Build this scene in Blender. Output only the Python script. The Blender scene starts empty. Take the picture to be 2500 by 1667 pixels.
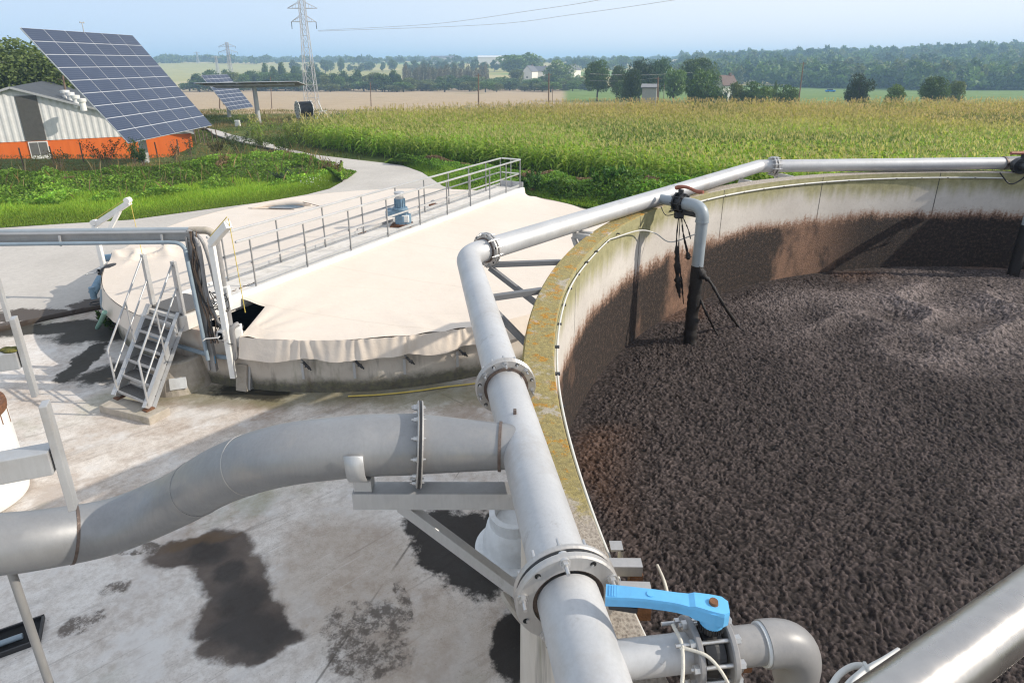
import bpy, bmesh, math, random
import numpy as np
from mathutils import Vector, Matrix
random.seed(7)
RNG = np.random.default_rng(11)
PI = math.pi
scene = bpy.context.scene
COL = scene.collection
R_ = math.radians

# ------------------------------------------------------------------ camera model (photo pixels 2500 x 1667)
H, TH, FPX, CY = 6.1, R_(19.0), 1493.0, 664.0
CT, ST = math.cos(TH), math.sin(TH)

def ray(px, py):
    v = (CY - py) / FPX
    return Vector(((px - 1250) / FPX, CT + v * ST, -ST + v * CT))

def G(px, py, z=0.0):
    d = ray(px, py)
    t = (z - H) / d.z
    return Vector((d.x * t, d.y * t, z))

def AY(px, py, Y):
    d = ray(px, py)
    t = Y / d.y
    return Vector((d.x * t, Y, H + d.z * t))

def PX(p):
    z = p.z - H; d = p.y * CT - z * ST; u = p.y * ST + z * CT
    return 1250 + FPX * p.x / d, CY - FPX * u / d

def sstep(a, b, x):
    t = np.clip((np.asarray(x, float) - a) / (b - a), 0, 1)
    return t * t * (3 - 2 * t)

_tab = np.random.default_rng(5).random((256, 256))
def vn(x, y):
    x = np.asarray(x, float); y = np.asarray(y, float)
    xi = np.floor(x).astype(int); yi = np.floor(y).astype(int)
    fx = x - xi; fy = y - yi
    fx = fx * fx * (3 - 2 * fx); fy = fy * fy * (3 - 2 * fy)
    a = _tab[xi & 255, yi & 255]; b = _tab[(xi + 1) & 255, yi & 255]
    c = _tab[xi & 255, (yi + 1) & 255]; d = _tab[(xi + 1) & 255, (yi + 1) & 255]
    return (a * (1 - fx) + b * fx) * (1 - fy) + (c * (1 - fx) + d * fx) * fy

def worley(x, y, ox=0):
    """distance to the nearest of jittered cell points, and that cell's random value"""
    xi = np.floor(x).astype(int); yi = np.floor(y).astype(int)
    best = np.full(x.shape, 9.0); val = np.zeros(x.shape)
    for dx in (-1, 0, 1):
        for dy in (-1, 0, 1):
            a = (xi + dx + ox) & 255; b = (yi + dy + 3 * ox) & 255
            px = xi + dx + .1 + .8 * _tab[a, b]; py = yi + dy + .1 + .8 * _tab[b, (a + 37) & 255]
            d = np.hypot(x - px, y - py); m = d < best
            best = np.where(m, d, best); val = np.where(m, _tab[(a + 91) & 255, (b + 13) & 255], val)
    return best, val

def terrain(X, Y):
    X = np.asarray(X, float); Y = np.asarray(Y, float)
    z = -5.0 * sstep(78, 155, Y) - 4.0 * sstep(155, 400, Y)
    u = X / np.maximum(Y, 1.0)
    right = sstep(0.10, 0.55, u)
    z = z + (1 - right) * (14.5 * sstep(420, 1150, Y)) + right * (21.0 * sstep(330, 900, Y) + 7 * sstep(0.5, 0.8, u) * sstep(330, 700, Y))
    z = z - 1.9 * sstep(42.5, 45.5, Y) * sstep(-.505, -.525, X / np.maximum(Y, 1.0)) * (1 - sstep(90, 100, Y))
    z = z + 16 * sstep(1700, 4200, Y) + (vn(X / 160.0 + 9, Y / 160.0) - .5) * 5.0 * sstep(250, 700, Y)
    return z

def TG(px, py):
    d = ray(px, py)
    t = 20.0
    o = Vector((0, 0, H))
    while t < 6000:
        p = o + d * t
        if p.z <= float(terrain(p.x, p.y)):
            return p
        t *= 1.004
    return o + d * 3000

# ------------------------------------------------------------------ object helpers
ORG = {}
def thing(name, label, cat, loc=(0, 0, 0), group=None):
    o = bpy.data.objects.new(name, None)
    o.empty_display_size = 0.2
    COL.objects.link(o)
    o.location = loc
    o['label'] = label; o['category'] = cat
    if group: o['group'] = group
    ORG[o.name] = Vector(loc)
    return o

def tag(o, label=None, cat=None, group=None, kind=None):
    if label: o['label'] = label
    if cat: o['category'] = cat
    if group: o['group'] = group
    if kind: o['kind'] = kind
    return o

def link_mesh(name, me, mats, parent=None, org=None):
    o = bpy.data.objects.new(name, me)
    COL.objects.link(o)
    for m in (mats if isinstance(mats, (list, tuple)) else [mats]):
        me.materials.append(m)
    if parent is not None:
        o.parent = parent
        ORG[o.name] = ORG[parent.name]
    else:
        ORG[o.name] = Vector(org or (0, 0, 0))
        o.location = ORG[o.name]
    return o

def np_mesh(name, V, F, mats, parent=None, col=None, smooth=False, midx=None, org=None):
    V = np.ascontiguousarray(V, np.float32); F = np.ascontiguousarray(F, np.int32)
    o_ = ORG[parent.name] if parent is not None else Vector(org or (0, 0, 0))
    V = V - np.array(o_, np.float32)
    me = bpy.data.meshes.new(name)
    n, k = F.shape
    me.vertices.add(len(V)); me.vertices.foreach_set('co', V.ravel())
    me.loops.add(n * k); me.loops.foreach_set('vertex_index', F.ravel())
    me.polygons.add(n)
    me.polygons.foreach_set('loop_start', np.arange(0, n * k, k, dtype=np.int32))
    if smooth: me.polygons.foreach_set('use_smooth', np.ones(n, bool))
    if midx is not None: me.polygons.foreach_set('material_index', np.ascontiguousarray(midx, np.int32))
    me.update(calc_edges=True)
    if col is not None:
        at = me.color_attributes.new('col', 'FLOAT_COLOR', 'POINT')
        at.data.foreach_set('color', np.ascontiguousarray(col, np.float32).ravel())
    return link_mesh(name, me, mats, parent, org)

class MB:
    def __init__(s):
        s.v = []; s.f = []; s.m = []; s.sm = []
    def add(s, vs, fs, mi=0, smooth=False):
        b = len(s.v)
        s.v += [tuple(x) for x in vs]
        s.f += [tuple(i + b for i in f) for f in fs]
        s.m += [mi] * len(fs); s.sm += [smooth] * len(fs)
        return s
    def box(s, c, size, rot=None, mi=0, bev=0.0):
        c = Vector(c); x, y, z = [a / 2 for a in size]
        bm = bmesh.new()
        bmesh.ops.create_cube(bm, size=1.0)
        for v in bm.verts: v.co = Vector((v.co.x * 2 * x, v.co.y * 2 * y, v.co.z * 2 * z))
        if bev > 0:
            bmesh.ops.bevel(bm, geom=bm.edges[:], offset=bev, segments=2, affect='EDGES', profile=.6)
        vs = [(rot @ v.co if rot is not None else v.co) + c for v in bm.verts]
        bm.verts.index_update()
        fs = [[v.index for v in f.verts] for f in bm.faces]
        bm.free()
        return s.add(vs, fs, mi)
    def beam(s, p, q, w, h, up=(0, 0, 1), mi=0, bev=0.0, hollow=0.0):
        p = Vector(p); q = Vector(q); d = q - p; L = d.length; d.normalize()
        u = Vector(up)
        sx = d.cross(u)
        if sx.length < 1e-4: sx = d.cross(Vector((1, 0, 0)))
        sx.normalize(); uz = sx.cross(d).normalized()
        M = Matrix((d, sx, uz)).transposed()
        if hollow:
            t = hollow
            for (oy, oz, a, b) in ((0, h / 2 - t / 2, w, t), (0, -h / 2 + t / 2, w, t), (w / 2 - t / 2, 0, t, h - 2 * t), (-w / 2 + t / 2, 0, t, h - 2 * t)):
                s.box((p + q) / 2 + sx * oy + uz * oz, (L, a, b), M, mi)
            return s
        return s.box((p + q) / 2, (L, w, h), M, mi, bev)
    def tube(s, pts, r, seg=16, mi=0, caps=True, smooth=True):
        pts = [Vector(p) for p in pts]; n = len(pts)
        rs = r if isinstance(r, (list, tuple)) else [r] * n
        T = []
        for i in range(n):
            a = pts[max(i - 1, 0)]; b = pts[min(i + 1, n - 1)]
            if 0 < i < n - 1:
                t = (pts[i] - a).normalized() + (b - pts[i]).normalized()
            else: t = b - a
            T.append(t.normalized())
        nrm = T[0].cross(Vector((0, 0, 1)))
        if nrm.length < .05: nrm = T[0].cross(Vector((1, 0, 0)))
        nrm.normalize()
        vs = []; fs = []
        for i in range(n):
            nrm = (nrm - T[i] * nrm.dot(T[i])).normalized()
            bn = T[i].cross(nrm)
            k = 1.0
            if 0 < i < n - 1:
                cs = (pts[i] - pts[i - 1]).normalized().dot(T[i]); k = 1.0 / max(cs, .5)
            for j in range(seg):
                a = 2 * PI * j / seg
                off = nrm * (math.cos(a) * rs[i]) + bn * (math.sin(a) * rs[i])
                if k > 1.001:
                    # stretch in bend plane to keep the section round through a mitre
                    bd = ((pts[i + 1] - pts[i]).normalized() - (pts[i] - pts[i - 1]).normalized())
                    if bd.length > 1e-5:
                        bd.normalize(); off = off + bd * off.dot(bd) * (k - 1)
                vs.append(pts[i] + off)
        for i in range(n - 1):
            for j in range(seg):
                k2 = (j + 1) % seg
                fs.append((i * seg + j, i * seg + k2, (i + 1) * seg + k2, (i + 1) * seg + j))
        s.add(vs, fs, mi, smooth)
        if caps:
            s.add(vs[:seg], [tuple(range(seg))[::-1]], mi)
            s.add(vs[-seg:], [tuple(range(seg))], mi)
        return s
    def lathe(s, prof, c=(0, 0, 0), axis=(0, 0, 1), seg=32, mi=0, smooth=False, arc=None):
        ax = Vector(axis).normalized(); c = Vector(c)
        n = ax.cross(Vector((0, 0, 1)))
        if n.length < .05: n = Vector((1, 0, 0))
        n.normalize(); b = ax.cross(n)
        vs = []; fs = []; m = len(prof)
        for j in range(seg):
            a = 2 * PI * j / seg
            for (r, h) in prof:
                vs.append(c + ax * h + n * (math.cos(a) * r) + b * (math.sin(a) * r))
        for j in range(seg):
            k = (j + 1) % seg
            for i in range(m - 1):
                fs.append((j * m + i, k * m + i, k * m + i + 1, j * m + i + 1))
        return s.add(vs, fs, mi, smooth)
    def ring(s, c, axis, ri, ro, t, seg=40, mi=0):
        return s.lathe([(ri, -t / 2), (ro, -t / 2), (ro, t / 2), (ri, t / 2), (ri, -t / 2)], c, axis, seg, mi)
    def cyl(s, p, q, r, seg=16, mi=0, r2=None, smooth=True):
        return s.tube([p, q], [r, r if r2 is None else r2], seg, mi, True, smooth)
    def poly(s, pts, mi=0):
        return s.add(pts, [tuple(range(len(pts)))], mi)
    def build(s, name, mats, parent=None, org=None):
        o_ = ORG[parent.name] if parent is not None else Vector(org or (0, 0, 0))
        me = bpy.data.meshes.new(name)
        me.from_pydata([(x - o_.x, y - o_.y, z - o_.z) for x, y, z in s.v], [], s.f)
        me.polygons.foreach_set('material_index', s.m)
        me.polygons.foreach_set('use_smooth', s.sm)
        bm = bmesh.new(); bm.from_mesh(me)
        bmesh.ops.recalc_face_normals(bm, faces=bm.faces[:])
        bm.to_mesh(me); bm.free()
        me.update()
        return link_mesh(name, me, mats, parent, org)

def copy_tree(o, loc, label=None, scale=None, rotz=None):
    c = o.copy(); COL.objects.link(c)
    c.location = loc
    if label: c['label'] = label
    if scale is not None: c.scale = scale
    if rotz is not None: c.rotation_euler = (0, 0, rotz)
    for ch in o.children:
        d = ch.copy(); COL.objects.link(d); d.parent = c
        for g in ch.children:
            e = g.copy(); COL.objects.link(e); e.parent = d
    return c

def arc_pts(p0, corner, p1, r, n=8):
    """points rounding the corner p0-corner-p1 with distance r from the corner"""
    p0 = Vector(p0); c = Vector(corner); p1 = Vector(p1)
    a = c + (p0 - c).normalized() * r; b = c + (p1 - c).normalized() * r
    out = []
    for i in range(n + 1):
        t = i / n
        out.append(a * (1 - t) ** 2 + c * 2 * t * (1 - t) + b * t * t)
    return out

def smooth_path(pts, n=6):
    pts = [Vector(p) for p in pts]
    P = [pts[0] * 2 - pts[1]] + pts + [pts[-1] * 2 - pts[-2]]
    out = []
    for i in range(1, len(P) - 2):
        for k in range(n):
            t = k / n
            a, b, c, d = P[i - 1], P[i], P[i + 1], P[i + 2]
            out.append(.5 * ((2 * b) + (c - a) * t + (2 * a - 5 * b + 4 * c - d) * t * t + (3 * b - a - 3 * c + d) * t ** 3))
    out.append(pts[-1])
    return out

# ------------------------------------------------------------------ material helpers
class T:
    def __init__(s, name):
        m = bpy.data.materials.new(name); m.use_nodes = True
        s.m = m; s.t = m.node_tree; s.t.nodes.clear()
        s.out = s.t.nodes.new('ShaderNodeOutputMaterial')
        s.bsdf = s.t.nodes.new('ShaderNodeBsdfPrincipled')
        s.t.links.new(s.bsdf.outputs[0], s.out.inputs[0])
        s._tc = None
    def node(s, typ, ins=None, **props):
        n = s.t.nodes.new(typ)
        for k, v in props.items(): setattr(n, k, v)
        for k, v in (ins or {}).items(): s.set(n.inputs[k], v)
        return n
    def set(s, sock, v):
        if isinstance(v, bpy.types.NodeSocket): s.t.links.new(v, sock)
        elif isinstance(v, (tuple, list)) and len(v) == 3 and sock.type == 'RGBA': sock.default_value = (*v, 1)
        else: sock.default_value = v
    @property
    def obj(s):
        if s._tc is None: s._tc = s.node('ShaderNodeTexCoord')
        return s._tc.outputs['Object']
    def map(s, vec, scale=(1, 1, 1), loc=(0, 0, 0), rot=(0, 0, 0)):
        return s.node('ShaderNodeMapping', {'Vector': vec, 'Scale': scale, 'Location': loc, 'Rotation': rot}).outputs[0]
    def noise(s, scale, detail=4, rough=.55, vec=None, dist=0.0):
        return s.node('ShaderNodeTexNoise', {'Vector': vec or s.obj, 'Scale': scale, 'Detail': detail, 'Roughness': rough, 'Distortion': dist}).outputs[0]
    def vor(s, scale, vec=None, feature='F1', out=0):
        return s.node('ShaderNodeTexVoronoi', {'Vector': vec or s.obj, 'Scale': scale}, feature=feature).outputs[out]
    def ramp(s, fac, stops, interp='LINEAR'):
        n = s.node('ShaderNodeValToRGB', {'Fac': fac}); r = n.color_ramp; r.interpolation = interp
        while len(r.elements) < len(stops): r.elements.new(.5)
        for e, (p, c) in zip(r.elements, stops):
            e.position = p
            e.color = (c, c, c, 1) if isinstance(c, (int, float)) else (*c, 1)
        return n.outputs[0]
    def mix(s, fac, a, b, mode='MIX'):
        n = s.node('ShaderNodeMix', data_type='RGBA', blend_type=mode)
        s.set(n.inputs[0], fac); s.set(n.inputs[6], a); s.set(n.inputs[7], b)
        return n.outputs[2]
    def math(s, op, a, b=0.0, c=0.0, clamp=False):
        n = s.node('ShaderNodeMath', operation=op, use_clamp=clamp)
        s.set(n.inputs[0], a); s.set(n.inputs[1], b); s.set(n.inputs[2], c)
        return n.outputs[0]
    def sep(s, vec=None):
        n = s.node('ShaderNodeSeparateXYZ', {0: vec or s.obj})
        return n.outputs
    def range(s, v, a, b, c=0.0, d=1.0, smooth=True):
        return s.node('ShaderNodeMapRange', {'Value': v, 'From Min': a, 'From Max': b, 'To Min': c, 'To Max': d}, interpolation_type='SMOOTHSTEP' if smooth else 'LINEAR').outputs[0]
    def attr(s, name='col'):
        return s.node('ShaderNodeAttribute', attribute_name=name).outputs['Color']
    def bump(s, h, strength=.3, dist=.02):
        return s.node('ShaderNodeBump', {'Height': h, 'Strength': strength, 'Distance': dist}).outputs[0]
    def fin(s, col=None, rough=.6, metal=0.0, normal=None, spec=None, **kw):
        if col is not None: s.set(s.bsdf.inputs['Base Color'], col)
        s.set(s.bsdf.inputs['Roughness'], rough); s.set(s.bsdf.inputs['Metallic'], metal)
        if normal is not None: s.set(s.bsdf.inputs['Normal'], normal)
        if spec is not None: s.set(s.bsdf.inputs['Specular IOR Level'], spec)
        for k, v in kw.items(): s.set(s.bsdf.inputs[k.replace('_', ' ')], v)
        return s.m

def plain(name, c, rough=.5, metal=0.0, var=.12, scale=8.0, bump=.05, dirt=None, dirt_amt=.35):
    t = T(name)
    n = t.noise(scale, 5, .6)
    lo = tuple(x * (1 - var) for x in c); hi = tuple(min(x * (1 + var), 1) for x in c)
    col = t.ramp(n, [(.3, lo), (.7, hi)])
    if dirt:
        d = t.ramp(t.noise(scale * .6, 6, .7), [(.5, 0.0), (.75, dirt_amt)])
        col = t.mix(d, col, dirt)
    rr = t.range(t.noise(scale * 1.7, 3), .3, .7, max(rough - .08, .05), min(rough + .08, 1))
    return t.fin(col, rr, metal, t.bump(t.noise(scale * 6, 3), bump, .01) if bump else None)

def leaf_mat(name, rough=.55, trans=.35, gain=1.0):
    t = T(name)
    c = t.attr('col')
    nz = t.noise(30, 2)
    c = t.mix(t.range(nz, .3, .7, 0, .35), c, t.mix(1.0, c, (.62, .66, .5), 'MULTIPLY'))
    t.fin(c, rough, 0, spec=.25)
    tr = t.node('ShaderNodeBsdfTranslucent', {'Color': t.mix(1.0, c, (1.25, 1.3, .7), 'MULTIPLY')})
    mx = t.node('ShaderNodeMixShader', {0: trans})
    t.t.links.new(t.bsdf.outputs[0], mx.inputs[1]); t.t.links.new(tr.outputs[0], mx.inputs[2])
    t.t.links.new(mx.outputs[0], t.out.inputs[0])
    return t.m
SKY_STRENGTH, SUN_STRENGTH, EXPOSURE, HAZE, DENOISE = 0.125, 4.0, 0.17, 0.0006, True
# ------------------------------------------------------------------ world, sun, camera
SUN_AZ, SUN_EL = R_(-3.5), R_(30.5)
SV = Vector((math.cos(SUN_AZ) * math.cos(SUN_EL), math.sin(SUN_AZ) * math.cos(SUN_EL), math.sin(SUN_EL)))
w = bpy.data.worlds.new('World'); scene.world = w; w.use_nodes = True
nt = w.node_tree; nt.nodes.clear()
sky = nt.nodes.new('ShaderNodeTexSky'); sky.sky_type = 'NISHITA'; sky.sun_disc = False
sky.sun_elevation = SUN_EL; sky.sun_rotation = PI / 2 - SUN_AZ
sky.altitude = 50; sky.air_density = 1.0; sky.dust_density = 2.2; sky.ozone_density = 2.5
bg = nt.nodes.new('ShaderNodeBackground'); bg.inputs[1].default_value = SKY_STRENGTH
wo = nt.nodes.new('ShaderNodeOutputWorld')
hs_ = nt.nodes.new('ShaderNodeHueSaturation'); hs_.inputs['Saturation'].default_value = .55
mx_ = nt.nodes.new('ShaderNodeMix'); mx_.data_type = 'RGBA'
tcw = nt.nodes.new('ShaderNodeTexCoord'); spw = nt.nodes.new('ShaderNodeSeparateXYZ'); nt.links.new(tcw.outputs['Generated'], spw.inputs[0])
def mr_(src, a, b, c, d):
    n = nt.nodes.new('ShaderNodeMapRange'); n.interpolation_type = 'SMOOTHSTEP'; nt.links.new(src, n.inputs[0])
    for k, v in zip((1, 2, 3, 4), (a, b, c, d)): n.inputs[k].default_value = v
    return n.outputs[0]
hb_ = nt.nodes.new('ShaderNodeMix'); hb_.data_type = 'RGBA'; hb_.inputs[6].default_value = (4.9, 6.1, 7.6, 1); hb_.inputs[7].default_value = (7.3, 7.7, 8.2, 1)
nt.links.new(mr_(spw.outputs[0], -.65, .55, 0, 1), hb_.inputs[0])
nt.links.new(mr_(spw.outputs[2], .0, .42, .92, .75), mx_.inputs[0])
up_ = nt.nodes.new('ShaderNodeMix'); up_.data_type = 'RGBA'; nt.links.new(hb_.outputs[2], up_.inputs[6]); up_.inputs[7].default_value = (6.2, 6.8, 7.7, 1)  # upper sky, out of view, brightened as added fill for shaded ground
nt.links.new(mr_(spw.outputs[2], .15, .45, 0, 1), up_.inputs[0])
nt.links.new(sky.outputs[0], hs_.inputs['Color']); nt.links.new(hs_.outputs[0], mx_.inputs[6]); nt.links.new(up_.outputs[2], mx_.inputs[7]); nt.links.new(mx_.outputs[2], bg.inputs[0]); nt.links.new(bg.outputs[0], wo.inputs[0])

sl = bpy.data.lights.new('sun', 'SUN'); sl.energy = SUN_STRENGTH; sl.angle = R_(0.5); sl.color = (1.0, 0.92, 0.80)
so = bpy.data.objects.new('sun', sl); COL.objects.link(so); so.rotation_euler = SV.to_track_quat('Z', 'Y').to_euler(); so.location = (60, 0, 60)

cd = bpy.data.cameras.new('camera'); cam = bpy.data.objects.new('camera', cd); COL.objects.link(cam)
cam.location = (0, 0, H); cam.rotation_euler = (PI / 2 - TH, 0, 0)
cd.sensor_fit = 'HORIZONTAL'; cd.sensor_width = 36.0; cd.lens = FPX / 2500 * 36.0
cd.shift_y = -(833.5 - CY) / 2500.0
cd.clip_start = 0.05; cd.clip_end = 12000
scene.camera = cam
scene.view_settings.view_transform = 'Standard'; scene.view_settings.look = 'None'
scene.view_settings.exposure = EXPOSURE; scene.view_settings.gamma = 1.0
scene.cycles.use_denoising = DENOISE; scene.cycles.filter_width = 1.2; scene.cycles.denoising_prefilter = 'ACCURATE'
scene.cycles.max_bounces = 6; scene.cycles.diffuse_bounces = 3; scene.cycles.glossy_bounces = 3
scene.cycles.transparent_max_bounces = 8; scene.cycles.volume_bounces = 1

# ------------------------------------------------------------------ materials
def yard_mat():
    t = T('yard_concrete')
    o = t.obj; X, Y, Z = t.sep()
    base = t.ramp(t.noise(.8, 8, .72), [(.3, (.40, .32, .255)), (.43, (.57, .495, .43)), (.54, (.68, .62, .56)), (.68, (.80, .75, .70))])
    fine = t.noise(9, 6, .7)
    base = t.mix(t.range(fine, .40, .66, 0, .45), base, t.mix(1.0, base, (.6, .57, .54), 'MULTIPLY'))
    grit = t.noise(55, 4, .75); base = t.mix(t.range(grit, .45, .7, 0, .55), base, t.mix(1.0, base, (.5, .47, .44), 'MULTIPLY'))
    pit = t.noise(4.2, 8, .8, t.map(o, loc=(31, 2, 0))); base = t.mix(t.range(pit, .57, .68, 0, .4), base, (.19, .155, .125))
    # trowel / tyre streaks running to the tank
    sv = t.map(t.map(o, rot=(0, 0, R_(-38))), (.30, 2.2, 1))
    st = t.noise(1.3, 7, .78, sv, .6)
    base = t.mix(t.range(st, .52, .68, 0, .42), base, (.20, .165, .14))
    white = t.noise(.9, 5, .7, t.map(o, loc=(7, 3, 0)))
    base = t.mix(t.range(white, .5, .62, 0, .7), base, t.ramp(fine, [(.35, (.50, .47, .44)), (.65, (.78, .75, .72))]))
    tan_ = t.noise(.45, 6, .7, t.map(o, loc=(17, 5, 0)))
    base = t.mix(t.range(tan_, .52, .64, 0, .5), base, (.30, .22, .165))
    green = t.noise(.5, 5, .6, t.map(o, loc=(1, 9, 2)))
    base = t.mix(t.range(green, .56, .7, 0, .5), base, (.22, .22, .12))
    wob = t.noise(1.7, 7, .72); wob2 = t.noise(8, 5, .7)
    wn = t.node('ShaderNodeTexNoise', {'Vector': o, 'Scale': 1.5, 'Detail': 7, 'Roughness': .62})
    wv = t.node('ShaderNodeVectorMath', {0: wn.outputs['Color'], 1: (.5, .5, .5)}, operation='SUBTRACT').outputs[0]
    ow = t.node('ShaderNodeVectorMath', {0: wv, 1: (.55, .55, 0), 2: o}, operation='MULTIPLY_ADD').outputs[0]
    def blob(px, py, rx, ry, rot, wamt=1.1, soft=.14):
        soft = max(soft, .15)
        c = G(px, py)
        v = t.node('ShaderNodeVectorMath', {0: ow, 1: (c.x, c.y, 0)}, operation='SUBTRACT').outputs[0]
        v = t.map(v, (1 / rx, 1 / ry, 0), (0, 0, 0), (0, 0, 0)) if not rot else t.map(t.map(v, rot=(0, 0, -rot)), (1 / rx, 1 / ry, 0))
        L = t.node('ShaderNodeVectorMath', {0: v}, operation='LENGTH').outputs['Value']
        d = t.math('ADD', L, t.math('MULTIPLY', t.math('SUBTRACT', wob, .5), wamt))
        d = t.math('ADD', d, t.math('MULTIPLY', t.math('SUBTRACT', wob2, .5), wamt * .35))
        return t.range(d, 1.0 - soft, 1.0 + soft, 1, 0)
    def union(bs):
        m = bs[0]
        for b in bs[1:]: m = t.math('MAXIMUM', m, b)
        return m
    scr = t.noise(1.0, 6, .8, t.map(t.map(o, rot=(0, 0, R_(-42))), (.35, 11.0, 1)), .35)
    zone_w = union([blob(230, 1480, 1.7, 1.0, R_(10), 1.0, .5), blob(420, 1640, 1.6, .6, 0, 1.0, .5), blob(1000, 1230, 1.0, .5, 0, 1.2, .5), blob(150, 880, 2.2, 1.0, 0, 1.2, .5)])
    base = t.mix(t.math('MULTIPLY', zone_w, t.range(fine, .3, .6, .55, .25)), base, (.80, .775, .745))
    zone_t = union([blob(850, 1390, 1.0, .95, R_(-40), 1.4, .5), blob(1060, 1600, .9, .7, 0, 1.4, .5)])
    base = t.mix(t.math('MULTIPLY', zone_t, .42), base, (.38, .305, .235))
    base = t.mix(t.range(scr, .57, .66, 0, .34), base, (.17, .135, .11))
    base = t.mix(t.range(scr, .40, .34, 0, .35), base, (.80, .77, .74))
    wet_in = union([blob(590, 1470, .36, .34, R_(-40), .8, .4), blob(620, 1540, .50, .30, 0, .8, .4), blob(520, 1345, .30, .24, R_(-30), .8, .4), blob(560, 1400, .2, .2, 0, .8, .4)])
    wet = union([blob(455, 1350, 0.56, 0.27, R_(15), .45, .06), blob(540, 1340, 0.47, 0.41, R_(-30), .45, .06), blob(560, 1400, 0.47, 0.41, R_(-40), .45, .06), blob(590, 1455, 0.47, 0.41, R_(-40), .45, .06), blob(625, 1510, 0.54, 0.36, R_(-40), .45, .06), blob(610, 1565, 0.56, 0.25, R_(10), .45, .06), blob(545, 1500, 0.38, 0.34, 0, .45, .06)])
    wetc = t.ramp(t.noise(1.3, 6, .7), [(.3, (.055, .042, .034)), (.5, (.095, .072, .058)), (.72, (.15, .115, .092))])
    wetc = t.mix(t.math('MULTIPLY', wet_in, .9), wetc, (.022, .018, .016))
    col = t.mix(t.math('MULTIPLY', wet, .94), base, wetc)
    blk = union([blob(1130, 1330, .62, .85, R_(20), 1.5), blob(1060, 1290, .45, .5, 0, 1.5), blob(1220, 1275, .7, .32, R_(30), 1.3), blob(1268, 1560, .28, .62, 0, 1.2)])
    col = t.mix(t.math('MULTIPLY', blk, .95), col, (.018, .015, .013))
    sm = union([blob(280, 1437, .17, .12, .3, .6, .2), blob(194, 1530, .20, .15, .5, .6, .2), blob(900, 1560, .45, .5, .6, 2.0), blob(985, 1480, .08, .3, .3, 1.6), blob(330, 1345, .25, .12, 0, 1.4)])
    smn = t.range(t.noise(5, 7, .8, t.map(o, loc=(3, 13, 0))), .42, .56, .12, 1)
    col = t.mix(t.math('MULTIPLY', t.math('MULTIPLY', sm, smn), .88), col, (.10, .08, .065))
    rust = union([blob(560, 987, 1.0, .22, 0, 1.5, .5), blob(480, 1322, .5, .1, R_(25), 1.0, .4)])
    col = t.mix(t.math('MULTIPLY', rust, .5), col, (.14, .085, .04))
    moss = union([blob(700, 965, 2.6, .38, 0, 1.0, .5), blob(980, 960, 2.2, .5, 0, 1.2, .5), blob(560, 960, 1.6, .35, 0, 1.4, .5)])
    col = t.mix(t.math('MULTIPLY', moss, .62), col, (.12, .115, .035))
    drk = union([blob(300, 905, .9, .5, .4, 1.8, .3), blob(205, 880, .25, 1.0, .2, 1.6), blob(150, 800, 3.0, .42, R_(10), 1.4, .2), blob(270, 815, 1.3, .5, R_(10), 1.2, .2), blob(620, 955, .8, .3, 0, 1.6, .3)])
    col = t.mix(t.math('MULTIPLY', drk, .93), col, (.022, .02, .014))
    # expansion joints
    def joint(px1, py1, px2, py2, wd=.012):
        a = G(px1, py1); b = G(px2, py2); d = (b - a).normalized()
        e = t.math('ADD', t.math('MULTIPLY', X, -d.y), t.math('MULTIPLY', Y, d.x))
        e = t.math('ABSOLUTE', t.math('SUBTRACT', e, -a.x * d.y + a.y * d.x))
        e = t.math('ADD', e, t.math('MULTIPLY', t.math('SUBTRACT', t.noise(3, 3), .5), .03))
        return t.range(e, wd * .6, wd * 1.6, 1, 0)
    J = union([joint(1060, 952, 1190, 1015), joint(830, 1580, 1000, 1330)])
    col = t.mix(t.math('MULTIPLY', J, t.range(t.noise(.6, 3), .45, .6, 0, .6)), col, (.06, .052, .042))
    speck = t.range(t.noise(26, 2, .5), .7, .78)
    col = t.mix(t.math('MULTIPLY', speck, .6), col, (.07, .055, .045))
    dark = t.math('MAXIMUM', wet, blk)
    return t.fin(col, .85, 0, t.bump(t.noise(40, 5, .7), .35, .01), spec=.25)

M = {}
M['yard'] = yard_mat()

t = T('upper_concrete')
base = t.ramp(t.noise(.3, 6, .6), [(.3, (.44, .405, .365)), (.7, (.57, .53, .48))])
base = t.mix(t.range(t.noise(7, 6, .7), .35, .75, 0, .4), base, (.33, .30, .27))
base = t.mix(t.range(t.noise(1.2, 6, .75, t.map(t.obj, (1, 2.2, 1))), .62, .76, 0, .5), base, (.2, .17, .14))
X, Y, Z = t.sep()
ed = t.math('ADD', t.range(Z, .02, .12, 1, 0), 0.0)
base = t.mix(ed, base, (.05, .05, .025))
def near_px(t, px, py, rx, ry, z=.13):
    c = G(px, py, z)
    v = t.node('ShaderNodeVectorMath', {0: t.obj, 1: (c.x, c.y, 0)}, operation='SUBTRACT').outputs[0]
    v = t.map(v, (1 / rx, 1 / ry, 0))
    L = t.node('ShaderNodeVectorMath', {0: v}, operation='LENGTH').outputs['Value']
    return t.math('ADD', L, t.math('MULTIPLY', t.math('SUBTRACT', t.noise(2.2, 7, .75), .5), 2.2))
for (px, py, rx, ry) in ((110, 770, 2.0, .5), (50, 800, 1.2, .5), (220, 745, .6, .5)):
    base = t.mix(t.range(near_px(t, px, py, rx, ry), .8, 1.05, .9, 0), base, (.045, .03, .022))
M['slab'] = t.fin(base, .9, 0, t.bump(t.noise(30, 5, .7), .3, .01))

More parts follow.
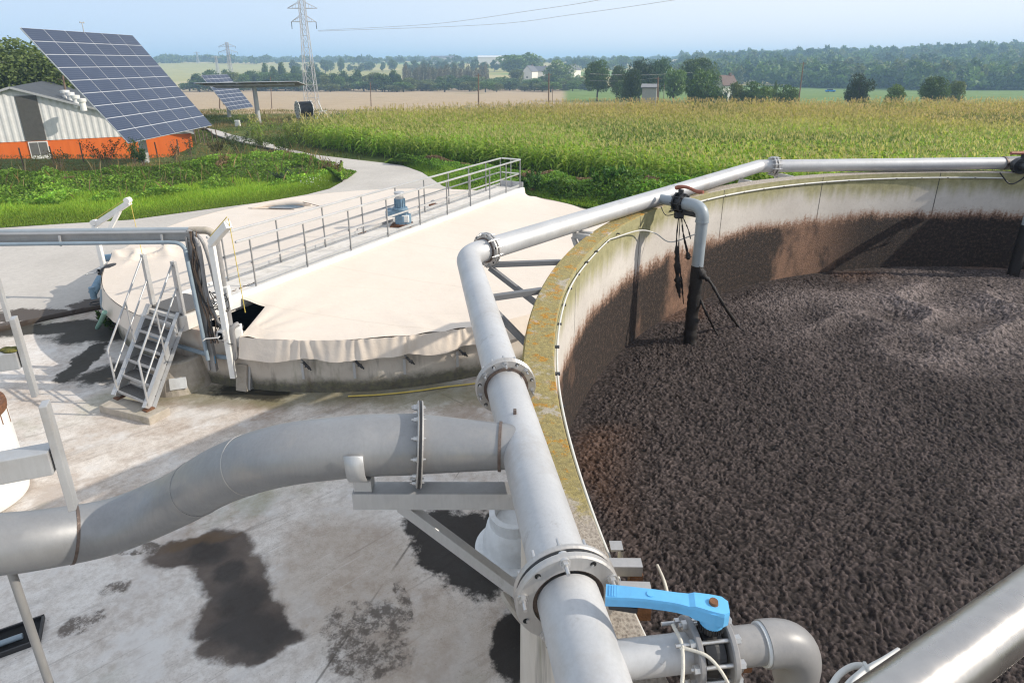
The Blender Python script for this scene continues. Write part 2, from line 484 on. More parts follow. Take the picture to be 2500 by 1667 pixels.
def terrain_mat():
    t = T('field_ground')
    X, Y, Z = t.sep()
    n1 = t.noise(.12, 6, .6); n2 = t.noise(1.5, 5, .7)
    near = t.ramp(n2, [(.3, (.06, .085, .02)), (.55, (.12, .15, .04)), (.75, (.2, .17, .09))])
    stub = t.ramp(t.noise(.5, 7, .75, t.map(t.obj, (.35, 2.0, 1))), [(.3, (.36, .265, .17)), (.7, (.52, .41, .27))])
    stub = t.mix(t.range(t.noise(.025, 4), .62, .7, 0, .5), stub, (.2, .2, .08))
    yn = t.math('ADD', Y, t.math('MULTIPLY', t.math('SUBTRACT', n1, .5), 6))
    col = t.mix(t.range(yn, 76, 79), near, stub)
    u = t.math('DIVIDE', X, t.math('MAXIMUM', Y, 1.0))
    # bright green pasture right of the stubble
    gm = t.math('MULTIPLY', t.range(t.math('ADD', u, t.math('MULTIPLY', n1, .02)), .085, .10), t.range(yn, 175, 190))
    gm2 = t.math('MULTIPLY', t.range(u, .17, .19), t.range(yn, 100, 110))
    gm = t.math('MAXIMUM', gm, gm2)
    grass = t.ramp(n1, [(.3, (.13, .20, .05)), (.7, (.2, .27, .09))])
    col = t.mix(gm, col, grass)
    # far patchwork
    ce = t.node('ShaderNodeTexVoronoi', {'Vector': t.map(t.obj, (1 / 330, 1 / 200, 0)), 'Scale': 1.0, 'Randomness': .85})
    hs = t.sep(ce.outputs['Color'])
    patch = t.ramp(hs[0], [(.0, (.42, .38, .14)), (.3, (.52, .43, .20)), (.62, (.20, .29, .08)), (.75, (.55, .46, .25)), (.9, (.42, .32, .17))], 'CONSTANT')
    patch = t.mix(t.range(t.noise(.05, 5, .7), .3, .7, 0, .35), patch, (.2, .24, .09))
    col = t.mix(t.range(yn, 390, 410), col, patch)
    return t.fin(col, .95, 0, t.bump(t.noise(.9, 6, .8), .5, .3), spec=.1)
M['terrain'] = terrain_mat()

M['galvm'] = None
TC2 = Vector((7.87, 3.27, 0)); RI2, RO2, ZR2, ZS2 = 7.6, 7.81, 4.23, 2.53
def tank2_mat():
    t = T('tank_concrete_inside')
    X, Y, Z = t.sep()
    ang = t.math('ARCTAN2', Y, X)
    cx = t.math('MULTIPLY', ang, 7.6)
    cv = t.node('ShaderNodeCombineXYZ', {0: cx, 1: Z, 2: 0.0}).outputs[0]
    base = t.ramp(t.noise(.9, 5, .6, cv), [(.3, (.47, .43, .39)), (.7, (.62, .58, .53))])
    base = t.mix(t.range(t.noise(14, 5, .7, cv), .45, .75, 0, .35), base, (.36, .33, .30))
    # drip streaks + moss under the rim
    sn = t.noise(1.0, 5, .65, t.map(cv, (5.0, .35, 1)))
    big = t.noise(.5, 3, .5, t.map(cv, (1, .2, 1), (3, 0, 0)))
    lev = t.math('ADD', t.math('MULTIPLY', sn, .8), t.math('MULTIPLY', big, .9))
    top = t.math('SUBTRACT', t.math('MULTIPLY', lev, .55), t.math('SUBTRACT', ZR2, Z))
    mo = t.range(top, .0, .32, 0, .85)
    base = t.mix(mo, base, t.ramp(t.noise(9, 4, .7, cv), [(.35, (.20, .19, .06)), (.7, (.36, .33, .15))]))
    sidem = t.range(t.noise(1.0, 5, .7, t.map(cv, (7, .25, 1), (9, 0, 0))), .58, .72, 0, .3)
    base = t.mix(sidem, base, (.30, .27, .22))
    # vertical joints
    fr = t.math('ABSOLUTE', t.math('SUBTRACT', t.math('FRACT', t.math('ADD', t.math('DIVIDE', cx, 2.35), .32)), .5))
    jn = t.range(t.math('ADD', fr, t.math('MULTIPLY', t.noise(20, 3, .6, cv), .004)), .0035, .008, .9, 0)
    base = t.mix(jn, base, (.05, .045, .04))
    # sludge tide mark
    h = t.math('ADD', Z, t.math('MULTIPLY', t.math('SUBTRACT', t.noise(.55, 6, .65, cv), .5), .45))
    h = t.math('ADD', h, t.math('MULTIPLY', t.math('SUBTRACT', t.noise(2.2, 5, .75, t.map(cv, (4.5, .6, 1))), .5), .32))
    h = t.math('ADD', h, t.math('MULTIPLY', t.math('SUBTRACT', t.noise(26, 4, .7, cv), .5), .3))
    brown = t.ramp(t.noise(20, 5, .85, cv), [(.3, (.15, .075, .042)), (.7, (.38, .21, .13))])
    base = t.mix(t.range(h, 3.60, 3.42, 0, .96), base, brown)
    cr = t.ramp(t.noise(17, 5, .85, cv), [(.42, (.004, .003, .003)), (.53, (.022, .015, .012)), (.66, (.10, .064, .046))])
    dk = t.range(h, 3.50, 3.34, 0, 1)
    scuff = t.math('MAXIMUM', t.range(t.noise(.42, 5, .7, t.map(cv, (1, .55, 1), (2.0, 0, 0))), .48, .6, 1, .2), t.range(ang, 2.0, 1.75, 0, 1))
    low = t.range(Z, 2.75, 3.05, 1.0, 0)
    base = t.mix(t.math('MULTIPLY', dk, t.math('MULTIPLY', scuff, .96)), base, cr)
    hb = t.math('MULTIPLY', dk, t.noise(38, 4, .8, cv))
    return t.fin(base, .85, 0, t.bump(t.math('ADD', hb, t.math('MULTIPLY', t.noise(30, 4, .7), .12)), .8, .03))
M['tank_in'] = tank2_mat()

def rim_mat():
    t = T('tank_rim_lichen')
    X, Y, Z = t.sep()
    ang = t.math('ARCTAN2', Y, X)
    agg = t.ramp(t.vor(75), [(.0, (.20, .17, .14)), (.35, (.36, .31, .26)), (.7, (.52, .46, .39))])
    base = t.mix(t.range(t.noise(3, 5, .7), .4, .7, 0, .5), agg, (.42, .36, .30))
    # lichen thickest on the stretch beside the covered tank (angle about pi .. 2.3 rad)
    amt = t.math('MULTIPLY', t.range(t.math('ABSOLUTE', ang), 1.9, 2.7, 0.15, 1), t.range(Y, -1.5, -.7, 0.0, 1))
    l1 = t.math('ADD', t.noise(2.2, 6, .75), t.math('MULTIPLY', t.math('SUBTRACT', amt, 1.0), .5))
    base = t.mix(t.range(l1, .28, .42, 0, .88), base, t.ramp(t.noise(40, 4, .7), [(.35, (.24, .20, .07)), (.7, (.46, .37, .12))]))
    l2 = t.math('ADD', t.noise(6, 7, .8, t.map(t.obj, loc=(4, 0, 0))), t.math('MULTIPLY', t.math('SUBTRACT', amt, 1.0), .4))
    base = t.mix(t.range(l2, .525, .575, 0, .95), base, t.ramp(t.noise(60, 3), [(.4, (.38, .17, .02)), (.65, (.60, .33, .04))]))
    l3 = t.noise(4.5, 6, .75, t.map(t.obj, loc=(0, 8, 0)))
    base = t.mix(t.range(l3, .56, .64, 0, .8), base, (.50, .455, .40))
    return t.fin(base, .92, 0, t.bump(t.math('ADD', t.noise(55, 5, .8), t.math('MULTIPLY', l2, 1.5)), .8, .02))
M['rim'] = rim_mat()

def sludge_mat():
    t = T('sludge_crust')
    c = t.attr()
    n = t.noise(15, 6, .8)
    col = t.mix(t.range(n, .36, .6, 0, 1), t.mix(1.0, c, (.5, .48, .47), 'MULTIPLY'), t.mix(1.0, c, (1.2, 1.18, 1.17), 'MULTIPLY'))
    return t.fin(col, .85, 0, t.bump(t.noise(45, 5, .75), .6, .02), spec=.2)
M['sludge'] = sludge_mat()
M['muck'] = plain('black_muck', (.012, .009, .008), .6, 0, .4, 30, .6)

t = T('weathered_tank_wall')
X, Y, Z = t.sep()
cv = t.node('ShaderNodeCombineXYZ', {0: t.math('MULTIPLY', t.math('ARCTAN2', Y, X), 7.1), 1: Z, 2: 0.0}).outputs[0]
base = t.ramp(t.noise(.8, 5, .6, cv), [(.3, (.50, .43, .36)), (.7, (.66, .60, .52))])
base = t.mix(t.range(t.noise(.9, 5, .7, t.map(cv, (1.6, .3, 1))), .54, .68, 0, .6), base, (.10, .085, .07))
base = t.mix(t.range(t.noise(.8, 5, .7, t.map(cv, (1.3, .35, 1), (5, 0, 0))), .54, .68, 0, .6), base, (.12, .12, .04))
base = t.mix(t.range(t.noise(.7, 4, .7, t.map(cv, (1.6, .4, 1), (2, 0, 0))), .55, .7, 0, .6), base, (.34, .19, .12))
lw = t.math('SUBTRACT', Z, t.math('MULTIPLY', t.noise(1.6, 5, .7, cv), .5))
base = t.mix(t.range(lw, -.12, .14, .85, 0), base, t.ramp(t.noise(9, 4, .7, cv), [(.4, (.03, .028, .018)), (.7, (.10, .10, .035))]))
M['tank1'] = t.fin(base, .9, 0, t.bump(t.noise(25, 5, .7), .4, .01))

t = T('cream_tarpaulin')
tb = t.ramp(t.noise(.5, 4, .6), [(.3, (.69, .595, .50)), (.7, (.74, .645, .55))])
tb = t.mix(t.range(t.noise(2.2, 6, .75), .58, .75, 0, .25), tb, (.56, .47, .38))
sc = t.range(t.noise(1.0, 3, .5, t.map(t.obj, (.3, 8, 1), rot=(0, 0, .5))), .64, .7, 0, .12)
tb = t.mix(sc, tb, (.5, .42, .34))
X, Y, Z = t.sep()
sx_ = t.math('ADD', t.math('MULTIPLY', X, .26), t.math('MULTIPLY', Y, .965))
fs_ = t.math('ABSOLUTE', t.math('SUBTRACT', t.math('FRACT', t.math('MULTIPLY', sx_, .42)), .5))
tb = t.mix(t.range(fs_, .006, .012, .22, 0), tb, (.5, .42, .34))
tb = t.mix(t.range(t.noise(30, 3, .6), .70, .76, 0, .25), tb, (.40, .33, .26))
wr_ = t.noise(1.0, 5, .6, t.map(t.obj, (.8, 3.0, 1), rot=(0, 0, .6)))
M['tarp'] = t.fin(tb, .55, 0, t.bump(t.math('ADD', t.noise(1.4, 5, .6), wr_), .45, .05), spec=.3)

def steel(name, c=(.60, .61, .62), rough=.38, metal=.75, dirt=True):
    t = T(name)
    n = t.noise(3, 5, .6)
    col = t.ramp(n, [(.3, tuple(x * .9 for x in c)), (.7, tuple(min(1, x * 1.06) for x in c))])
    fine = t.noise(1.0, 4, .7, t.map(t.obj, (60, 60, 9)))
    col = t.mix(t.range(fine, .35, .7, 0, .22), col, tuple(x * .68 for x in c))
    if dirt:
        col = t.mix(t.range(t.noise(1.7, 6, .75, t.map(t.obj, loc=(3, 3, 3))), .52, .70, 0, .5), col, (.40, .365, .33))
        col = t.mix(t.range(t.noise(1.0, 7, .8, t.map(t.obj, (4, 4, 1.2), (9, 1, 0))), .6, .7, 0, .4), col, (.26, .23, .205))
        col = t.mix(t.range(t.noise(7, 5, .7, t.map(t.obj, loc=(1, 7, 3))), .68, .75, 0, .35), col, (.2, .16, .13))
    rg = t.range(t.noise(5, 5, .7), .3, .7, rough - .08, rough + .14)
    return t.fin(col, rg, metal, t.bump(t.noise(14, 4), .06, .01))
M['pipe'] = steel('brushed_stainless_pipe', (.53, .53, .535), .48, .30)
M['galv'] = steel('galvanised_steel', (.52, .52, .52), .46, .5)
M['flange'] = steel('flange_steel', (.50, .48, .46), .42, .6)
M['galvm'] = steel('dirty_grey_steel', (.33, .325, .32), .52, .4)
M['brushed'] = steel('shaded_brushed_branch_steel', (.31, .31, .313), .42, .5)  # brushed grey, darkened further so the colour carries the shade on the branch
M['galvd'] = steel('dull_grey_steel', (.20, .205, .215), .55, .3)
M['bolt'] = steel('bolt_steel', (.58, .57, .56), .35, .8, False)
M['weld'] = plain('weld_seam', (.16, .12, .10), .5, .5, .3, 40, .4)
M['pvc'] = plain('grey_plastic_pipe', (.23, .225, .225), .45, 0, .1, 5, .05, (.46, .43, .40), .5)
M['pvc_far'] = plain('pale_grey_plastic_pipe', (.30, .34, .37), .38, 0, .08, 5, .04, (.2, .2, .2), .2)
M['blue'] = plain('blue_plastic', (.13, .44, .76), .42, 0, .08, 12, .06, (.10, .22, .34), .35)
M['bluepaint'] = plain('worn_blue_paint', (.15, .25, .34), .5, 0, .2, 9, .1, (.18, .12, .09), .5)
M['black'] = plain('black_plastic', (.02, .02, .022), .45, 0, .2, 12, .05)
M['dark'] = plain('dark_hole', (.008, .008, .008), .9, 0, .1, 5, 0)
M['red'] = plain('faded_red_handle', (.30, .10, .06), .5, 0, .2, 12, .1)
M['rust'] = plain('rusty_iron', (.17, .075, .035), .8, .1, .4, 18, .4)
M['cable'] = plain('greyish_cable', (.60, .59, .56), .5, 0, .08, 20, .05)
M['white'] = plain('white_paint', (.78, .77, .74), .5, 0, .05, 4, .05, (.5, .42, .33), .3)
M['whitec'] = plain('pale_concrete', (.62, .63, .63), .85, 0, .08, 7, .3, (.4, .38, .35), .4)
M['conc'] = plain('mossy_concrete', (.42, .37, .31), .9, 0, .15, 6, .4, (.16, .15, .06), .6)
M['conc2'] = plain('walkway_concrete', (.66, .62, .57), .85, 0, .06, 5, .25, (.3, .26, .2), .55)
M['rope'] = plain('pale_cord', (.62, .58, .5), .8, 0, .1, 60, .3)
M['yellow'] = plain('yellow_hose', (.62, .47, .10), .5, 0, .1, 6, .05)
M['greenhose'] = plain('pale_green_hose', (.22, .38, .30), .5, 0, .1, 6, .05)
M['hosegrey'] = plain('blue_grey_hose', (.23, .29, .34), .45, 0, .1, 6, .05)
M['wire'] = plain('dark_wire', (.03, .03, .032), .6, 0, .1, 5, 0)
M['rail'] = steel('polished_handrail', (.52, .49, .46), .30, .9, False)
M['grate'] = plain('tread_grating', (.15, .14, .13), .6, .4, .3, 60, .5)
M['wood'] = plain('weathered_wood', (.17, .12, .085), .85, 0, .25, 10, .3)

# ------------------------------------------------------------------ terrain, yard
xs = np.unique(np.concatenate([np.linspace(-60, 90, 61), np.linspace(-400, 500, 61), np.linspace(-5200, 5200, 105)]))
ys = np.unique(np.concatenate([np.linspace(-60, 160, 75), np.linspace(160, 900, 75), np.linspace(900, 6200, 70)]))
gx, gy = np.meshgrid(xs, ys, indexing='ij')
gz = terrain(gx, gy) - 0.05
V = np.stack([gx, gy, gz], -1).reshape(-1, 3)
nx, ny = len(xs), len(ys)
I = np.arange(nx * ny).reshape(nx, ny)
F = np.stack([I[:-1, :-1], I[1:, :-1], I[1:, 1:], I[:-1, 1:]], -1).reshape(-1, 4)
tag(np_mesh('ground', V, F, M['terrain'], smooth=True), kind='structure')

def slab_obj(name, pts, z, mat, skirt):
    from mathutils.geometry import tessellate_polygon
    n = len(pts)
    tri = tessellate_polygon([[Vector((p.x, p.y, 0)) for p in pts]])
    m = MB()
    m.add([(p.x, p.y, z) for p in pts], [tuple(x) for x in tri])
    m.add([(p.x, p.y, z) for p in pts] + [(p.x, p.y, z - skirt) for p in pts], [(i, (i + 1) % n, (i + 1) % n + n, i + n) for i in range(n)])
    return tag(m.build(name, mat), kind='structure')
Vx = lambda x, y: Vector((x, y, 0))
slab_obj('concrete_yard', [Vx(-34, -14), Vx(24, -14), Vx(24, 9), Vx(3.6, 14.5), Vx(-3.7, 17.6), Vx(-12, 16.4), Vx(-34, 13.2)], 0.0, M['yard'], .1)
GE = [(-220, 575), (0, 557), (150, 547), (319, 537), (480, 515), (640, 494), (750, 475), (805, 461), (836, 444)]
TRK_R = [(1123, 468), (1080, 454), (1030, 421), (983, 404), (937, 398), (850, 388), (768, 378), (700, 363), (640, 345), (570, 330), (530, 318), (480, 308)]
TRK_L = [(500, 310), (522, 327), (560, 340), (640, 357), (740, 377), (795, 395), (832, 410), (843, 426)]
poly = [G(*p, .13) for p in [(-220, 850), (0, 797), (120, 769), (240, 745)]] + [Vx(-6.5, 18.5), Vx(-3.7, 17.6), Vx(1.0, 20.5)] + [G(*p, .13) for p in TRK_R + TRK_L + GE[::-1]]
slab_obj('upper_slab_and_track', poly, .13, M['slab'], .25)

# ------------------------------------------------------------------ open sludge tank
def arcgrid(prof, R0=0, seg=180):
    pass
tk = thing('open_tank', 'large round open concrete tank full of dark crusted sludge', 'tank', TC2)
m = MB(); m.lathe([(RI2, 0.3), (RI2, ZR2 - .004)], TC2, seg=200, smooth=True)
m.build('inner_wall', M['tank_in'], tk)
m = MB(); m.lathe([(RO2, -.05), (RO2, ZR2 - .012)], TC2, seg=200, smooth=True)
m.build('outer_wall', M['tank1'], tk)
m = MB(); m.lathe([(RI2 - .001, ZR2 - .004), (RI2 + .006, ZR2 + .006), (RO2 - .01, ZR2 + .006), (RO2 + .004, ZR2 - .012)], TC2, seg=240)
m.build('rim', M['rim'], tk)

# crusted sludge surface
def axis_(a, b, fn):
    out = [a]
    while out[-1] < b: out.append(out[-1] + fn(out[-1]))
    return np.array(out)
axx = axis_(-RI2 - .02, RI2 + .02, lambda v: .0085 + .0115 * float(sstep(2.5, 13, v + TC2.x)))
axy = axis_(-RI2 - .02, RI2 + .02, lambda v: .04 if v + TC2.y < 1.9 else .0085 + .010 * float(sstep(3.5, 9.5, v + TC2.y)))
gx, gy = np.meshgrid(axx, axy, indexing='ij')
inside = np.hypot(gx, gy) < RI2 + .03
wx = gx + TC2.x; wy = gy + TC2.y
# warp so that crumbs lie in faint swirling rows
q = vn(wx * .35 + 3, wy * .35) * 2.2
ca, sa = math.cos(.6), math.sin(.6)
rx_ = wx * ca + wy * sa + .25 * (vn(wx * .8, wy * .8) - .5); ry_ = -wx * sa + wy * ca + .25 * (vn(wx * .8 + 20, wy * .8) - .5)
bil = lambda f, ox, s=1.0: np.abs(vn(rx_ * f * s + ox, ry_ * f + ox) - .5) * 2
jx = (vn(wx * 9, wy * 9) - .5) * .05; jy = (vn(wx * 9 + 40, wy * 9) - .5) * .05
f1, v1 = worley((rx_ + jx) * 29.0, (ry_ + jy) * 43.0); f2, v2 = worley((rx_ + jx * 2) * 9.0, (ry_ + jy * 2) * 14.0, 50)
h = .018 * (1 - np.clip(f1 * 1.35, 0, 1.1) ** 2) * (.25 + 1.1 * v1) + .017 * (1 - np.clip(f2 * 1.2, 0, 1) ** 2) * (.2 + v2) + .012 * vn(wx * 40, wy * 40 + 3) + .006 * vn(wx * 38 + 5, wy * 38)
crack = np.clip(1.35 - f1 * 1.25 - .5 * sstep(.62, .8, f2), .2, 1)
h += .05 * (vn(wx * .55, wy * .55 + 4) - .5) + .03 * (vn(wx * 1.7, wy * 1.7 + 4) - .5)
pc = G(2240, 760, ZS2)
dd = np.hypot((wx - pc.x) / 2.3, (wy - pc.y) / 1.5)
pm = np.clip(1.3 - dd - (vn(wx * .9, wy * .9) - .5) * .9, 0, 1)
pl = (1 - bil(1.35, 31, .7))
h += pm * .24 * (pl - .45)
h *= np.clip((RI2 - np.hypot(gx, gy)) / .3, .25, 1)
z = ZS2 - .07 + h
pale = np.clip(pm * (pl - .25) * 1.6, 0, 1) * .9 + .40 * sstep(.5, .75, vn(wx * .5 + 8, wy * 1.0)) * sstep(3.0, 7.5, wx)
c0 = np.array([.064, .051, .048]); c1 = np.array([.24, .20, .19])
cc = c0 + (c1 - c0) * np.clip(pale, 0, 1)[..., None] * .75
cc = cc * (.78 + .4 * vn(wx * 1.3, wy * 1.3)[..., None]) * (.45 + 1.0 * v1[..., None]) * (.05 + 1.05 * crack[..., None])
near_rust = sstep(RI2 - .9, RI2 - .1, np.hypot(gx, gy)) * sstep(.5, .7, vn(wx * .8 + 3, wy * .8))
cc = cc + near_rust[..., None] * np.array([.05, .022, .008])
idx = -np.ones(gx.shape, int)
ok = inside
idx[ok] = np.arange(ok.sum())
quad = ok[:-1, :-1] & ok[1:, :-1] & ok[1:, 1:] & ok[:-1, 1:]
F = np.stack([idx[:-1, :-1], idx[1:, :-1], idx[1:, 1:], idx[:-1, 1:]], -1)[quad]
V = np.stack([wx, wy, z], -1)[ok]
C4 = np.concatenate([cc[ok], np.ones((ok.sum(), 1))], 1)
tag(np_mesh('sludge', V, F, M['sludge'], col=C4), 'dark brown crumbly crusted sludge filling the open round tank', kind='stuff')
def CYL(px, py, C, R, far=False):
    d = ray(px, py); ox, oy = -C.x, -C.y
    a = d.x ** 2 + d.y ** 2; b = 2 * (ox * d.x + oy * d.y); c = ox * ox + oy * oy - R * R
    q = max(b * b - 4 * a * c, 0) ** .5
    t = (-b + q) / (2 * a) if far else (-b - q) / (2 * a)
    return Vector((d.x * t, d.y * t, H + d.z * t))

# ================================================================== covered tank
C1 = Vector((-3.71, 17.6, 0)); R1 = 7.2; ZT = 1.17
U = Vector((.473, .881, 0)); N_ = Vector((.881, -.473, 0))
def W(t, s, z=0.0):
    p = C1 + U * t + N_ * s; p.z = z; return p
def circ1(a, r, z): return Vector((C1.x + math.cos(a) * r, C1.y + math.sin(a) * r, z))
def ang1(p): return math.atan2(p.y - C1.y, p.x - C1.x)

ct = thing('covered_tank', 'low round concrete tank stretched over with a cream tarpaulin', 'tank', C1)
m = MB(); m.lathe([(7.1, -.05), (7.1, 1.14), (6.88, 1.14), (6.88, .05)], C1, seg=160, smooth=False)
m.build('wall', M['tank1'], ct)
m = MB(); m.lathe([(0.01, .45), (6.9, .45)], C1, seg=64); m.build('slurry', M['dark'], ct)

# tarpaulin: two halves either side of the walkway
tp = thing('tarpaulin_cover', 'cream tarpaulin stretched over the low round tank with hanging skirt', 'tarpaulin', C1)
A_ = G(607, 734, 1.42); tA = (A_ - C1).dot(U)
Cc = G(586, 821, ZT); aC = ang1(Cc); aE = ang1(W(7.13, 1.0))
def loft(inner, outer, nA, nB, dispf=None, z0=1.40):
    V = np.zeros((nA, nB, 3))
    for i in range(nA):
        k = i / (nA - 1)
        p = inner(k); q_ = outer(k)
        for j in range(nB):
            s = j / (nB - 1)
            x = p.lerp(q_, s)
            if dispf: x = dispf(k, s, x)
            V[i, j] = x
    I = np.arange(nA * nB).reshape(nA, nB)
    F = np.stack([I[:-1, :-1], I[1:, :-1], I[1:, 1:], I[:-1, 1:]], -1).reshape(-1, 4)
    return V.reshape(-1, 3), F
def d_near(k, s, x):
    x = x.copy()
    notch = .62 * (1 - abs(2 * s - 1)) * math.exp(-k * 9)
    x += U * notch
    x.z -= .07 * math.sin(PI * s) * min(1, k * 6)
    # pull wrinkles fanning from the corner near the opening and at the rim straps
    c = Vector((x.x - Cc.x, x.y - Cc.y)); r = c.length
    fan = math.exp(-r / 1.0) * math.sin(9 * math.atan2(c.y, c.x) * 1.6) * .035 * min(1, r / .25)
    edge = math.exp(-(1 - s) * 9)
    x.z += fan + edge * .022 * math.sin(k * 120 + 3 * math.sin(k * 31)) * (.4 + .6 * float(vn(k * 22, 1.5)))
    x.z += .035 * (float(vn(x.x * .55, x.y * .55)) - .5)
    return x
V, F = loft(lambda k: W(tA + (7.05 - tA) * k, .985, 1.42), lambda k: circ1(aC + ((aE - aC) % (2 * PI)) * k, R1, ZT), 220, 40, d_near)
np_mesh('near_sheet', V, F, M['tarp'], tp, smooth=True)
aS = ang1(W(-7.19, -.24)); aF = ang1(W(7.19, -.24))
hump = G(352, 612, 1.3)
def d_far(k, s, x):
    x = x.copy()
    x.z -= .05 * math.sin(PI * s)
    rel = x - hump
    a = rel.dot(Vector((.96, .28, 0))) / 1.6; b = rel.dot(Vector((-.28, .96, 0))) / .75
    g = math.exp(-(a * a + b * b) * 1.5)
    if g > .01:
        wv_ = 2.6 * float(vn(x.x * 1.3, x.y * 1.3 + 5))
        f1_ = 1 - abs(math.sin(rel.x * 2.6 + rel.y * 1.4 + wv_)); f2_ = 1 - abs(math.sin(rel.x * 1.1 - rel.y * 4.2 + 1.7 * wv_))
        x.z += g * (.03 + .20 * f1_ ** 2.2 + .13 * f2_ ** 2.2)
    x.z += .03 * (float(vn(x.x * .6, x.y * .6 + 7)) - .5)
    return x
V, F = loft(lambda k: W(-7.19 + 14.38 * k, -.24, 1.42), lambda k: circ1(aS - ((aS - aF) % (2 * PI)) * k, R1, ZT), 260, 60, d_far)
np_mesh('far_sheet', V, F, M['tarp'], tp, smooth=True)
straps_px = [(746, 880), (873, 883), (996, 887), (1124, 874)]
sang = [ang1(CYL(*p, C1, 7.15)) for p in straps_px]
def skirt(name, a0, a1, n, drop, fold=1.0):
    rows = 12; V = np.zeros((n, rows, 3))
    for i in range(n):
        a = a0 + (a1 - a0) * i / (n - 1)
        ple = sum(math.exp(-((a - s) * 7.2 / .28) ** 2) for s in sang)
        arcl = a * 7.2
        dr = drop * (1 + .12 * (float(vn(arcl * 1.1, 3.3)) - .5)) - .035 * ple
        for j in range(rows):
            s = j / (rows - 1)
            near_s = min([abs((a - q_) * 7.2) for q_ in sang] + [9])
            amp = .020 * s * fold * (0.45 + float(vn(arcl * .8, 8)))
            rr = R1 + .015 + amp * (math.sin(arcl * 5.1 + 2.2 * math.sin(arcl * 1.3) + 1.2 * s) + .6 * math.sin(arcl * 11 + s * 3))
            rr += .09 * s - .03 * ple * s
            if near_s < .5:
                rr += .03 * math.sin(near_s * 30 - s * 2) * math.exp(-near_s * 4) * (1 - .5 * s)
            V[i, j] = circ1(a, rr, ZT + .004 - dr * s - .02 * s * math.sin(arcl * 4))
    I = np.arange(n * rows).reshape(n, rows)
    F = np.stack([I[:-1, :-1], I[1:, :-1], I[1:, 1:], I[:-1, 1:]], -1).reshape(-1, 4)
    np_mesh(name, V.reshape(-1, 3), F, M['tarp'], tp, smooth=True)
skirt('near_skirt', aC, aC + ((aE - aC) % (2 * PI)), 620, .40)
skirt('far_skirt', aS, aS - ((aS - aF) % (2 * PI)), 420, .42, .5)

for i, (p, a) in enumerate(zip(straps_px, sang)):
    b = circ1(a, 7.17, .66); tdir = Vector((-math.sin(a), math.cos(a), 0))
    t_ = thing('strap_ratchet', ['metal ratchet on the tank wall, first strap right of the open tarpaulin corner', 'metal ratchet on the tank wall between two dark green mossy streaks', 'metal ratchet on the tank wall above the start of the yellow hose', 'metal ratchet on the tank wall hidden closest to the bolted round flange'][i], 'ratchet', b, 'tie-down ratchets along the tarpaulin skirt')
    er = Vector((math.cos(a), math.sin(a), 0))
    m = MB(); m.beam(b + Vector((0, 0, -.32)) - tdir * .07, b + Vector((0, 0, .02)) - tdir * .07, .05, .02, er); m.build('anchor_bar', M['galv'], t_)
    m = MB(); m.beam(b + Vector((0, 0, .06)) - tdir * .03 + er * .03, b + Vector((0, 0, -.08)) + tdir * .09 + er * .05, .045, .035, er, bev=.008)
    m.cyl(b + er * .07 + tdir * .01 - Vector((0, 0, .03)), b + er * .07 + tdir * .09 - Vector((0, 0, .01)), .018, 10)
    m.beam(b + tdir * .06 + er * .06, b + tdir * .12 + er * .07 - Vector((0, 0, .10)), .03, .01, er)
    m.build('ratchet_body', M['wire'], t_)
    m = MB(); m.beam(b + Vector((0, 0, .04)) + er * .03, circ1(a - .012, 7.2, .80), .03, .006, er); m.build('strap', M['galvd'], t_)

# walkway
wk = thing('walkway', 'pale concrete walkway crossing the tarpaulin-covered tank', 'walkway', W(0, .33, 0))
m = MB(); m.box(W(0, .33, 1.30), (14.5, 1.10, .30), Matrix((U, -N_, Vector((0, 0, 1)))).transposed(), 0, .01); m.build('slab', M['conc2'], wk)
m = MB(); m.box(W(.2, .925, 1.38), (13.6, .13, .26), Matrix((U, -N_, Vector((0, 0, 1)))).transposed(), 0, .012); m.build('kerb', M['white'], wk)
m = MB(); m.box(W(.2, -.27, 1.37), (13.6, .09, .24), Matrix((U, -N_, Vector((0, 0, 1)))).transposed(), 0, .012); m.build('kerb', M['white'], wk)
m = MB()
rr = random.Random(3)
for i in range(260):
    tt = -6.6 + 13 * i / 260; p = W(tt + rr.uniform(-.03, .03), .50 + .03 * math.sin(tt * 2) + rr.uniform(-.03, .03), 1.455)
    m.box(p, (rr.uniform(.03, .12), rr.uniform(.008, .02), .008), Matrix.Rotation(rr.uniform(0, 3), 3, 'Z'))
m.build('broken_chain', M['wood'], wk)
m = MB(); m.box(W(7.2, .33, 1.56), (.04, 1.0, .22), Matrix((U, -N_, Vector((0, 0, 1)))).transposed()); m.build('toe_board', M['galv'], wk)

# railings (near and far side of the walkway)
ZW = 1.45
def railing(name, s, ts, label, endstub=False):
    r = thing(name, label, 'railing', W(ts[0], s, ZW), 'railings of the tank walkway')
    for t_ in ts:
        m = MB(); m.beam(W(t_, s, ZW - .1), W(t_, s, ZW + 1.07), .036, .02, U); m.build('post', M['galvm'], r)
    m = MB(); m.beam(W(ts[0] - .35, s, ZW + 1.09), W(ts[-1] + .02, s, ZW + 1.09), .05, .05, mi=0, bev=.008); m.build('top_rail', M['galv'], r)
    m = MB(); m.beam(W(ts[0] - .35, s - .03, ZW + .55), W(ts[-1], s - .03, ZW + .55), .014, .045); m.build('mid_rail', M['galv'], r)
    m = MB(); m.beam(W(ts[0], s - .02, ZW + .10), W(ts[-1], s - .02, ZW + .10), .012, .08); m.build('toe_rail', M['galv'], r)
    return r
tn = [-5.35, -3.85, -2.35, -.85, .65, 2.1, 3.5, 4.8, 6.0, 7.12]
railing('walkway_railing', .74, tn, 'galvanised railing on the near side of the tank walkway')
railing('walkway_railing', -.10, [t_ - .05 for t_ in tn], 'galvanised railing on the far side of the tank walkway')
r = thing('end_railing', 'short railing closing the far end of the tank walkway', 'railing', W(7.12, .33, ZW))
